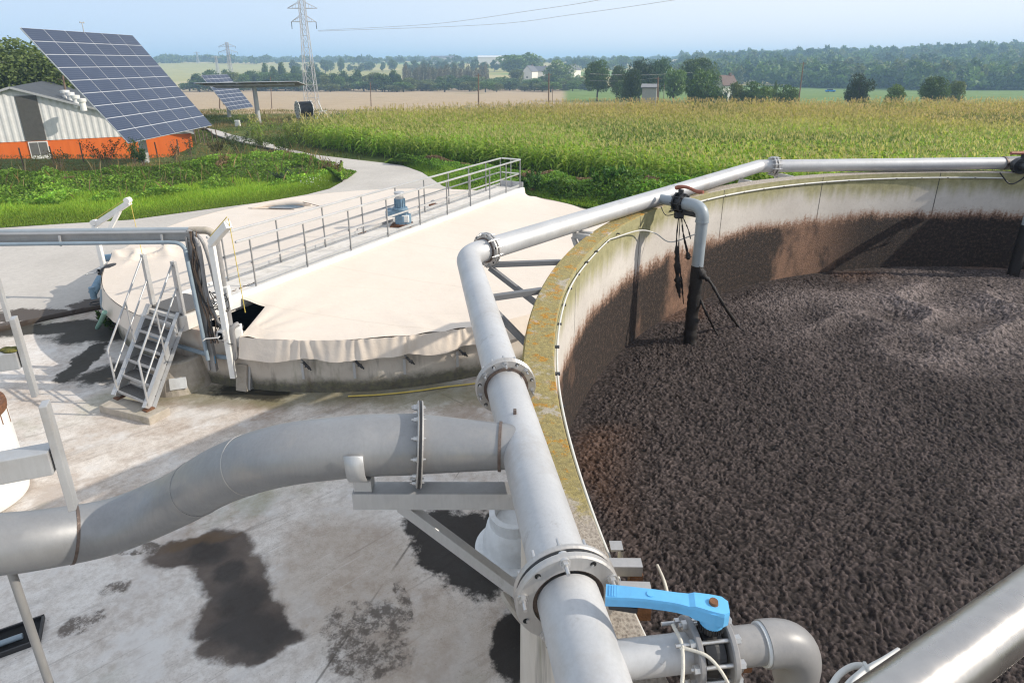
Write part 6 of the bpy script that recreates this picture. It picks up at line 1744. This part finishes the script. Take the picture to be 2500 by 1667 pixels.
# ------------------------------------------------------------------ maize field
def in_poly(x, y, poly):
    x = np.asarray(x); y = np.asarray(y); c = np.zeros(x.shape, bool); n = len(poly); j = n - 1
    for i in range(n):
        xi, yi = poly[i]; xj, yj = poly[j]
        c ^= ((yi > y) != (yj > y)) & (x < (xj - xi) * (y - yi) / (yj - yi + 1e-12) + xi); j = i
    return c
cf = [G(*p) for p in ((596, 331), (690, 348), (744, 357), (850, 373), (925, 385), (1010, 394), (1265, 421), (1420, 440), (1595, 468))]
last = cf[-1]
poly_corn = [(p.x, p.y) for p in cf] + [(last.x + 6, last.y - 3.5), (24, 19), (48, 22), (95, 80)] + [(q.x, q.y) for q in [G(*p, 2.2) for p in ((2500, 231), (1500, 232.5), (1200, 238), (1000, 245), (900, 251), (800, 261), (700, 271), (610, 281))]] + [(G(575, 306).x, G(575, 306).y)]
xs_ = [p[0] for p in poly_corn]; ys_ = [p[1] for p in poly_corn]
rows = []
sx_, sy_ = .68, .22
gx, gy = np.meshgrid(np.arange(min(xs_), max(xs_), sx_), np.arange(min(ys_), max(ys_), sy_), indexing='ij')
# rows run along one direction, slightly turned
an = .35; cx_ = gx.ravel(); cy_ = gy.ravel()
px_ = cx_ * math.cos(an) - cy_ * math.sin(an) + 20 * 0; py_ = cx_ * math.sin(an) + cy_ * math.cos(an)
big = np.stack(np.meshgrid(np.arange(-110, 130, sx_), np.arange(-60, 140, sy_), indexing='ij'), -1).reshape(-1, 2)
px_ = big[:, 0] * math.cos(an) - big[:, 1] * math.sin(an); py_ = big[:, 0] * math.sin(an) + big[:, 1] * math.cos(an)
px_ = px_ + rng.normal(0, .05, len(px_)); py_ = py_ + rng.normal(0, .05, len(py_))
keep = in_poly(px_, py_, poly_corn) & (px_ < py_ * .93 + 4)
px_ = px_[keep]; py_ = py_[keep]
dist = np.hypot(px_, py_)
thin = rng.random(len(px_)) < np.where(dist < 50, 1.0, np.where(dist < 65, .75, .55))
px_ = px_[thin]; py_ = py_[thin]; dist = dist[thin]
def corn_proto(seed, nl, nseg, tassel=True):
    r = np.random.default_rng(seed); V = []; F = []; K = []
    def strip(P, w):
        b = len(V); n = len(P)
        for i, (p, ww) in enumerate(zip(P, w)):
            V.append(p[0]); V.append(p[1])
        for i in range(n - 1): F.append((b + 2 * i, b + 2 * i + 1, b + 2 * i + 3, b + 2 * i + 2))
    # stalk
    a = r.uniform(0, 6.28); e = np.array([math.cos(a), math.sin(a), 0]) * .014
    strip([(np.array([0, 0, z_]) - e, np.array([0, 0, z_]) + e) for z_ in (0, 1.1, 2.0)], (1, 1, 1)); K += [.35] * 6
    az = r.uniform(0, 6.28)
    for i in range(nl):
        z0 = .25 + 1.65 * i / nl + r.uniform(-.05, .05); az += PI + r.uniform(-.5, .5)
        L = r.uniform(.6, .95) * (1 - .25 * abs(i / nl - .5)); d = np.array([math.cos(az), math.sin(az), 0]); s = np.array([-d[1], d[0], 0]); tw = r.uniform(-.3, .3)
        P = []; ws = []
        for k in range(nseg + 1):
            q_ = k / nseg; pos = np.array([0, 0, z0]) + d * L * q_ * (1 - .15 * q_) + np.array([0, 0, 1]) * L * (.62 * q_ - .95 * q_ * q_ * r.uniform(.75, 1.25))
            wd = .056 * (math.sin(PI * min(1, .18 + .82 * q_)) * .9 + .1) * (1 if q_ < 1 else .15)
            ss = s * math.cos(tw * q_) + np.array([0, 0, 1]) * math.sin(tw * q_)
            P.append((pos - ss * wd, pos + ss * wd)); ws.append(wd)
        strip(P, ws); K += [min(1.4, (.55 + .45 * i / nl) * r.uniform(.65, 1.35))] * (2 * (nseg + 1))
    for k in range(3 if tassel else 0):
        az = r.uniform(0, 6.28); d = np.array([math.cos(az), math.sin(az), 0]) * (.14 if k else .05); s = np.array([-d[1], d[0], 0]); s = s / np.linalg.norm(s) * .016
        strip([(np.array([0, 0, 1.95]) - s, np.array([0, 0, 1.95]) + s), (np.array([0, 0, 2.12]) + d * .5 - s, np.array([0, 0, 2.12]) + d * .5 + s), (np.array([0, 0, 2.21]) + d * 1.2 - s * .5, np.array([0, 0, 2.21]) + d * 1.2 + s * .5)], (1, 1, 1)); K += [2.0] * 6
    return np.array(V), np.array(F), np.array(K)
near_p = [corn_proto(i, 10, 4) for i in range(6)]; far_p = [corn_proto(20 + i, 8, 2) for i in range(6)]
def build_corn(name, sel, protos, label):
    VV = []; FF = []; CC = []; off = 0
    for k, (pv, pf, pk_) in enumerate(protos):
        ii = np.where(sel)[0][k::len(protos)]; n = len(ii)
        if n == 0: continue
        a = rng.uniform(0, 6.28, n); sc = rng.uniform(.68, .95, n); x0, y0 = px_[ii], py_[ii]
        hz_ = .92 + .16 * vn(x0 * .16, y0 * .16); sc = sc * hz_
        edge_low = 1.0
        ca, sa = np.cos(a) * 1.0, np.sin(a) * 1.0
        X = (pv[None, :, 0] * ca[:, None] - pv[None, :, 1] * sa[:, None]) * 1.0 + x0[:, None]
        Y = (pv[None, :, 0] * sa[:, None] + pv[None, :, 1] * ca[:, None]) * 1.0 + y0[:, None]
        Z = pv[None, :, 2] * sc[:, None] + terrain(x0, y0)[:, None]
        # lean of the whole plant
        Z += 0; X += (pv[None, :, 2] * rng.normal(0, .05, n)[:, None])
        VV.append(np.stack([X, Y, Z], -1).reshape(-1, 3))
        FF.append((pf[None] + (np.arange(n) * len(pv))[:, None, None] + off).reshape(-1, 4)); off += n * len(pv)
        dry = sstep(40, 64, y0 + 12 * (vn(x0 * .05, y0 * .12) - .5) + np.where(x0 > 0, x0 * .08, x0 * .2)) * .9
        dry = np.clip(dry + .2 * sstep(.62, .8, vn(x0 * .12 + 5, y0 * .3)), 0, 1)
        patch = sstep(.60, .72, vn(x0 * .09 + 11, y0 * .22 + 2)) * (y0 > 38)
        g = np.array([.20, .34, .03]) ; y_ = np.array([.40, .46, .08]); d_ = np.array([.42, .28, .11]); dk_ = np.array([.065, .125, .022])
        mixn = rng.uniform(0, 1, n)
        colb = g[None] * (1 - mixn[:, None] * .55) + y_[None] * mixn[:, None] * .55
        colb = colb * (1 - dry[:, None] * .72) + d_[None] * dry[:, None] * .72
        colb = colb * (1 - patch[:, None] * .55) + dk_[None] * patch[:, None] * .55
        colb *= (rng.uniform(.75, 1.25, n) * (.8 + .4 * vn(x0 * .3, y0 * .5)))[:, None] * 1.5
        C = np.ones((n, len(pv), 4))
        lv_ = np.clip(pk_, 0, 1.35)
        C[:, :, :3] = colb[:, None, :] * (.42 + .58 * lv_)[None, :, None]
        top_ = (pk_ > .84) & (pk_ < 1.5)
        C[:, top_, :3] = C[:, top_, :3] * .5 + .5 * (np.array([.46, .44, .13])[None] * rng.uniform(.7, 1.25, n)[:, None] * (1 - .35 * patch[:, None]))[:, None, :]
        tas = np.array([.52, .47, .23])[None] * (1 - dry[:, None]) + np.array([.56, .41, .23])[None] * dry[:, None]
        C[:, pk_ > 1.5, :3] = (tas * rng.uniform(.75, 1.2, n)[:, None])[:, None, :]
        CC.append(C.reshape(-1, 4))
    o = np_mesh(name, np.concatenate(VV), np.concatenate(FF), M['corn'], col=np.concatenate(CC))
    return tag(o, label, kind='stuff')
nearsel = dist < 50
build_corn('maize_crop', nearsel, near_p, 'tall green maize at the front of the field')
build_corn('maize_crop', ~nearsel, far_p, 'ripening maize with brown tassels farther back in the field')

# ------------------------------------------------------------------ grass banks
def loft_px(rows_px, zs, n=90):
    lines = []
    for r_, z_ in zip(rows_px, zs):
        w_ = [G(*p, z_) if not isinstance(p, Vector) else p for p in r_]
        d_ = [0]
        for a, b in zip(w_[:-1], w_[1:]): d_.append(d_[-1] + (b - a).length)
        t_ = np.linspace(0, d_[-1], n)
        lines.append(np.stack([np.interp(t_, d_, [p[k] for p in w_]) for k in range(3)], -1))
    return np.array(lines)     # rows, n, 3
GEx = [(-260, 580)] + GE[1:] + [(844, 428)]
ML = [(-260, 515), (0, 503), (150, 500), (319, 490), (480, 470), (600, 462), (700, 455), (760, 447), (815, 432), (838, 420)]
CR = [(-260, 434), (0, 426), (150, 423), (319, 416), (480, 400), (600, 381), (700, 377), (770, 390), (812, 404), (832, 412)]
L0 = loft_px([GEx, ML, CR], [.06, .16, .85])
L0[2, -16:, 2] = np.linspace(.85, .25, 16)
back = L0[2].copy(); back[:, 1] += 2.2; back[:, 2] = .0; back2 = back.copy(); back2[:, 1] += 1.5; back2[:, 2] = -.06
BK = np.concatenate([L0, back[None], back2[None]])
# refine rows
def refine(Lr, k):
    out = []
    for a, b in zip(Lr[:-1], Lr[1:]):
        for i in range(k):
            t_ = i / k; t_s = t_ * t_ * (3 - 2 * t_); q_ = a * (1 - t_) + b * t_; q_[:, 2] = a[:, 2] * (1 - t_s) + b[:, 2] * t_s; out.append(q_)
    out.append(Lr[-1]); return np.array(out)
BR = refine(BK, 6); BR[:, :, 2] += (vn(BR[:, :, 0] * .8, BR[:, :, 1] * .8) - .5) * .28 * np.clip(BR[:, :, 2] * 2, 0, 1)
def grid_mesh(name, A, mat, **kw):
    r_, c_, _ = A.shape; I = np.arange(r_ * c_).reshape(r_, c_)
    return np_mesh(name, A.reshape(-1, 3), np.stack([I[:-1, :-1], I[1:, :-1], I[1:, 1:], I[:-1, 1:]], -1).reshape(-1, 4), mat, smooth=True, **kw)
t = T('bank_soil'); M['soil'] = t.fin(t.ramp(t.noise(2, 5, .7), [(.3, (.05, .075, .018)), (.6, (.10, .12, .03)), (.8, (.22, .15, .09))]), .95)
tag(grid_mesh('grass_bank', BR, M['soil']), kind='structure')
def sample(A, n, r0=0, r1=None, rngx=rng):
    R__, C_, _ = A.shape; r1 = r1 if r1 is not None else R__ - 1
    u = rngx.uniform(r0, r1 - 1e-3, n); v = rngx.uniform(0, C_ - 1 - 1e-3, n)
    i = u.astype(int); j = v.astype(int); fu = (u - i)[:, None]; fv = (v - j)[:, None]
    return (A[i, j] * (1 - fu) + A[i + 1, j] * fu) * (1 - fv) + (A[i, j + 1] * (1 - fu) + A[i + 1, j + 1] * fu) * fv, u, v
def blades(P, h_, w_, cols, rngx, lean=.35):
    n = len(P); a = rngx.uniform(0, 6.28, n); d = np.stack([np.cos(a), np.sin(a), np.zeros(n)], 1); s = np.stack([-d[:, 1], d[:, 0], np.zeros(n)], 1)
    l = rngx.uniform(.1, 1, n)[:, None] * lean; hh = (h_ * rngx.uniform(.5, 1.25, n))[:, None]; ww = (w_ * rngx.uniform(.6, 1.3, n))[:, None]
    up = np.array([0, 0, 1.0])[None]
    V = np.stack([P - s * ww, P + s * ww, P + up * hh * .6 + d * hh * l * .5 + s * ww * .7, P + up * hh + d * hh * l * 1.2], 1).reshape(-1, 3)
    return V, np.arange(4 * n).reshape(n, 4), np.repeat(np.concatenate([cols, np.ones((n, 1))], 1), 4, axis=0)
def gcol(n, base, var, rngx, clump=None):
    b = np.array(base)[None] * rngx.uniform(1 - var, 1 + var, (n, 1)) * np.stack([rngx.uniform(.85, 1.2, n), np.ones(n), rngx.uniform(.8, 1.2, n)], 1)
    return b if clump is None else b * clump[:, None]
# mown and lush grass strip
P_, u, v = sample(BR, 95000, 0, 7.5)
cl = .55 + .9 * vn(P_[:, 0] * .9, P_[:, 1] * .9); lush = sstep(.8, 4.5, u)
hh = .07 + .26 * lush * vn(P_[:, 0] * .7 + 3, P_[:, 1] * .7)
c_ = gcol(len(P_), (.28, .42, .05), .25, rng, .8 + .45 * vn(P_[:, 0] * .5, P_[:, 1] * .5 + 9)) * (.62 + .50 * lush)[:, None]
V, F, C = blades(P_, hh, .016, c_, rng)
tag(np_mesh('verge_grass', V, F, M['grassm'], col=C), 'bright green grass strip along the concrete edge', kind='stuff')
# nettles and brambles on the bank
P_, u, v = sample(BR, 150000, 5.2, 23.5)
clm = vn(P_[:, 0] * 1.1, P_[:, 1] * 1.1); clb = vn(P_[:, 0] * .35 + 5, P_[:, 1] * .35)
bare = vn(P_[:, 0] * .6 + 15, P_[:, 1] * .9 + 3)
k_ = bare < .93; P_ = P_[k_]; clm = clm[k_]; clb = clb[k_]
P2_ = P_.copy(); P2_[:, 2] += rng.uniform(.02, 1, len(P_)) * (.08 + .60 * clm * clm) * (1 - .55 * sstep(10.5, 13, u[k_]))
c_ = gcol(len(P_), (.20, .34, .045), .38, rng, .55 + .8 * clb) 
br_ = (vn(P_[:, 0] * .9 + 40, P_[:, 1] * 1.1) > .90); c_[br_] = np.array([.24, .16, .09]) * rng.uniform(.7, 1.2, (br_.sum(), 1))
tip = (P2_[:, 2] - P_[:, 2]) / .5; c_ *= (.7 + .6 * np.clip(tip, 0, 1))[:, None]
V, F = cards(P2_, rng.choice([.055, .075, .105], len(P2_)), rng, .3, 1.5)
tag(np_mesh('bank_nettles', V, F, M['grassm'], col=np.repeat(np.concatenate([c_, np.ones((len(c_), 1))], 1), 4, axis=0)), 'dense green nettles covering the grass bank before the barn', kind='stuff')
Ps, us, vs_ = sample(BR, 420, 6.0, 16)
V, F, C = blades(Ps, np.full(len(Ps), .7), .010, gcol(len(Ps), (.24, .18, .09), .35, rng), rng, .5)
tag(np_mesh('dry_stems', V, F, M['grassm'], col=C), 'dry brown stems standing in the nettles of the bank', kind='stuff')
# right hand bank between track and maize
RB0 = [(938, 400), (983, 406), (1030, 423), (1080, 456), (1123, 470), (1200, 478), (1276, 470), (1345, 493), (1433, 507), (1560, 520), (1680, 500)]
RB1 = [(955, 393), (1010, 397), (1080, 410), (1140, 428), (1190, 440), (1250, 448), (1310, 450), (1380, 462), (1460, 478), (1560, 490), (1690, 470)]
RB2 = [(975, 386), (1030, 388), (1100, 396), (1170, 408), (1230, 416), (1290, 424), (1350, 430), (1420, 440), (1500, 452), (1600, 462), (1720, 450)]
L1 = loft_px([RB0, RB1, RB2], [.0, .35, .55], 70)
bk = L1[2].copy(); bk[:, 1] += 2.0; bk[:, 2] = -.05
A2 = refine(np.concatenate([L1, bk[None]]), 6)
tag(grid_mesh('right_grass_bank', A2, M['soil']), kind='structure')
P_, u, v = sample(A2, 42000, 0, 16)
clm = vn(P_[:, 0] * .9 + 2, P_[:, 1] * .9); P2_ = P_.copy(); right_ = sstep(25, 55, v)
P2_[:, 2] += rng.uniform(.0, 1, len(P_)) * (.06 + (.35 + .7 * right_) * clm * clm) * sstep(0, 5, u)
c_ = gcol(len(P_), (.16, .29, .04), .38, rng, .6 + .8 * vn(P_[:, 0] * .5, P_[:, 1] * .5))
pink = (vn(P_[:, 0] * .8 + 30, P_[:, 1] * .8) > .72) & (u > 9)
c_[pink] = np.array([.22, .15, .09]) * rng.uniform(.8, 1.2, (pink.sum(), 1))
V, F = cards(P2_, np.where(v > 40, .12, .09), rng, .3, 1.5)
tag(np_mesh('bank_weeds', V, F, M['grassm'], col=np.repeat(np.concatenate([c_, np.ones((len(c_), 1))], 1), 4, axis=0)), 'dark green weeds on the bank between track and maize', kind='stuff')
P_, u, v = sample(A2, 26000, 0, 7); V, F, C = blades(P_, np.full(len(P_), .16), .014, gcol(len(P_), (.26, .40, .05), .25, rng), rng)
tag(np_mesh('bank_grass', V, F, M['grassm'], col=C), 'bright grass fringe beside the track right of the bank', kind='stuff')
# rough grass in the background between barn, trackers and maize
n = 60000
y_ = rng.uniform(33, 95, n); x_ = rng.uniform(-1.0, -.18, n) * y_
trk = [(G(*p).x, G(*p).y) for p in TRK_R + TRK_L]
k_ = ~in_poly(x_, y_, poly_corn) & ~in_poly(x_, y_, trk) & (y_ < 86) & ~in_poly(x_, y_, [(q.x, q.y) for q in [BW(-half, 0, 0), BW(half, 0, 0), BW(half, 30, 0), BW(-half, 30, 0)]]) & ~in_poly(x_, y_, [(p[0], p[1]) for p in list(BR[0]) + list(BR[-1][::-1])])
k_ &= (y_ > 45) | (x_ < -10)
x_, y_ = x_[k_], y_[k_]; P_ = np.stack([x_, y_, terrain(x_, y_) - .05], 1); cl = vn(x_ * .25, y_ * .25)
c_ = gcol(len(P_), (.11, .15, .03), .3, rng); dry = sstep(.45, .65, cl)[:, None]; c_ = c_ * (1 - dry) + np.array([.27, .2, .09])[None] * rng.uniform(.8, 1.2, (len(P_), 1)) * dry
V, F, C = blades(P_, (.10 + .4 * vn(x_ * .6, y_ * .6) ** 2) * np.where((x_ < -20) & (y_ < 56), .5, 1.0), .03, c_, rng)
tag(np_mesh('rough_grass', V, F, M['grassm'], col=C), 'rough green and dry grass around barn and far solar panels', kind='stuff')
# tall weeds: single plants one can tell apart
def weed(px, py, ht, wd, colr, label, name='weed_clump', nst=9, group=None, z=.0, leafn=46, ls=.07):
    g = G(px, py, z); r = np.random.default_rng(int(px * 7 + py))
    wt_ = thing(name, label, 'weed', g, group)
    m = MB(); P = []
    for k in range(nst):
        a = r.uniform(0, 6.28); e = Vector((math.cos(a), math.sin(a), 0)) * wd * r.uniform(.1, .5); h_ = ht * r.uniform(.6, 1)
        pts = [g + e * .2, g + e * .6 + UPV * h_ * .55, g + e + UPV * h_]; m.tube(pts, [.012, .009, .004], 5)
        for q_ in range(leafn):
            s = r.uniform(.25, 1); b = pts[1].lerp(pts[2], max(0, (s - .5) * 2)) if s > .5 else pts[0].lerp(pts[1], s * 2)
            P.append(np.array(b) + r.normal(0, .075 * ht, 3) * (1.1 - .6 * s))
    m.build('stems', M['wood'], wt_)
    P = np.array(P); V, F = cards(P, np.full(len(P), ls), r); c = gcol(len(P), colr, .35, r)
    np_mesh('foliage', V, F, M['grassm'], wt_, col=np.repeat(np.concatenate([c, np.ones((len(c), 1))], 1), 4, axis=0))
weed(258, 398, 1.5, 2.6, (.085, .095, .035), 'tall thin brownish weed before the middle of the orange wall', nst=12, z=.5)
weed(330, 402, 1.5, 1.3, (.06, .11, .03), 'green bushy weed at the left of the big solar panel mast', z=.6, leafn=70)
weed(352, 404, 1.0, .9, (.055, .10, .03), 'low green weed right in front of the big solar panel mast', z=.7, leafn=60)
weed(430, 390, 1.2, .8, (.10, .08, .03), 'sparse dark dock stalks near the right corner of the barn', leafn=18, z=.4)
weed(467, 385, 1.3, .8, (.09, .075, .03), 'tall dark dock at the right corner of the orange barn', leafn=16, z=.3)
weed(530, 378, 1.2, 2.0, (.10, .095, .035), 'brownish weed clump on the bank right of the barn', leafn=50, z=.3, nst=14)
weed(582, 374, 1.5, 2.0, (.07, .10, .035), 'dark green weed clump on top of the bank beside the track', leafn=60, z=.3, nst=14)
weed(700, 370, 1.2, 3.0, (.10, .16, .03), 'wide green weed bush at the track bend before the maize', leafn=90, z=.1, nst=18)
weed(640, 362, 1.0, 2.2, (.11, .15, .035), 'yellowish green weed bush left of the track bend', leafn=70, z=.1, nst=14)
weed(145, 408, 1.1, 1.4, (.09, .08, .03), 'thin dark weed right of the barn door', leafn=22, z=.5)
weed(700, 448, .7, 2.0, (.07, .11, .055), 'grey green weed patch at the lower right end of the bank', leafn=80, z=.1, nst=16, ls=.06)
weed(810, 428, .8, 1.5, (.15, .11, .06), 'dry brownish weeds at the tip of the bank by the track', leafn=60, z=.1, nst=14)
weed(1480, 470, 1.3, 2.0, (.085, .19, .03), 'bright green bush on the bank behind the sloping pipe', 'bush', leafn=120, z=.3, nst=18, ls=.12)
weed(1300, 465, .9, 1.5, (.07, .15, .03), 'dark green bush just right of the walkway end', 'bush', leafn=90, z=.2, nst=14, ls=.09)
weed(275, 800, .5, .8, (.05, .10, .02), 'small green weed tuft in the dark corner by the tank', leafn=50, z=.0, ls=.06)
# white flowers
g = G(762, 442, .45); r = np.random.default_rng(8); P = np.array(g)[None] + r.normal(0, 1, (70, 3)) * np.array([.3, .25, .12]); V, F = cards(P, np.full(70, .045), r, .9, 1.0)
tag(np_mesh('white_flowers', V, F, M['white'], org=g), 'patch of small white flowers at the right end of the bank', 'flowers')

# ------------------------------------------------------------------ haze
if HAZE > 0:
    m = MB(); m.add([(x, y, z) for x in (-5250, 5250) for y in (-62, 6250) for z in (-14, 48)], [(0, 1, 3, 2), (4, 6, 7, 5), (0, 4, 5, 1), (2, 3, 7, 6), (0, 2, 6, 4), (1, 5, 7, 3)])
    hm = bpy.data.materials.new('haze_air'); hm.use_nodes = True; ht_ = hm.node_tree; ht_.nodes.clear()
    pv_ = ht_.nodes.new('ShaderNodeVolumePrincipled'); pv_.inputs['Color'].default_value = (.46, .69, 1.0, 1); pv_.inputs['Density'].default_value = HAZE; pv_.inputs['Anisotropy'].default_value = .1
    ou_ = ht_.nodes.new('ShaderNodeOutputMaterial'); ht_.links.new(pv_.outputs[0], ou_.inputs['Volume'])
    hz = m.build('haze', hm); tag(hz, kind='stuff')
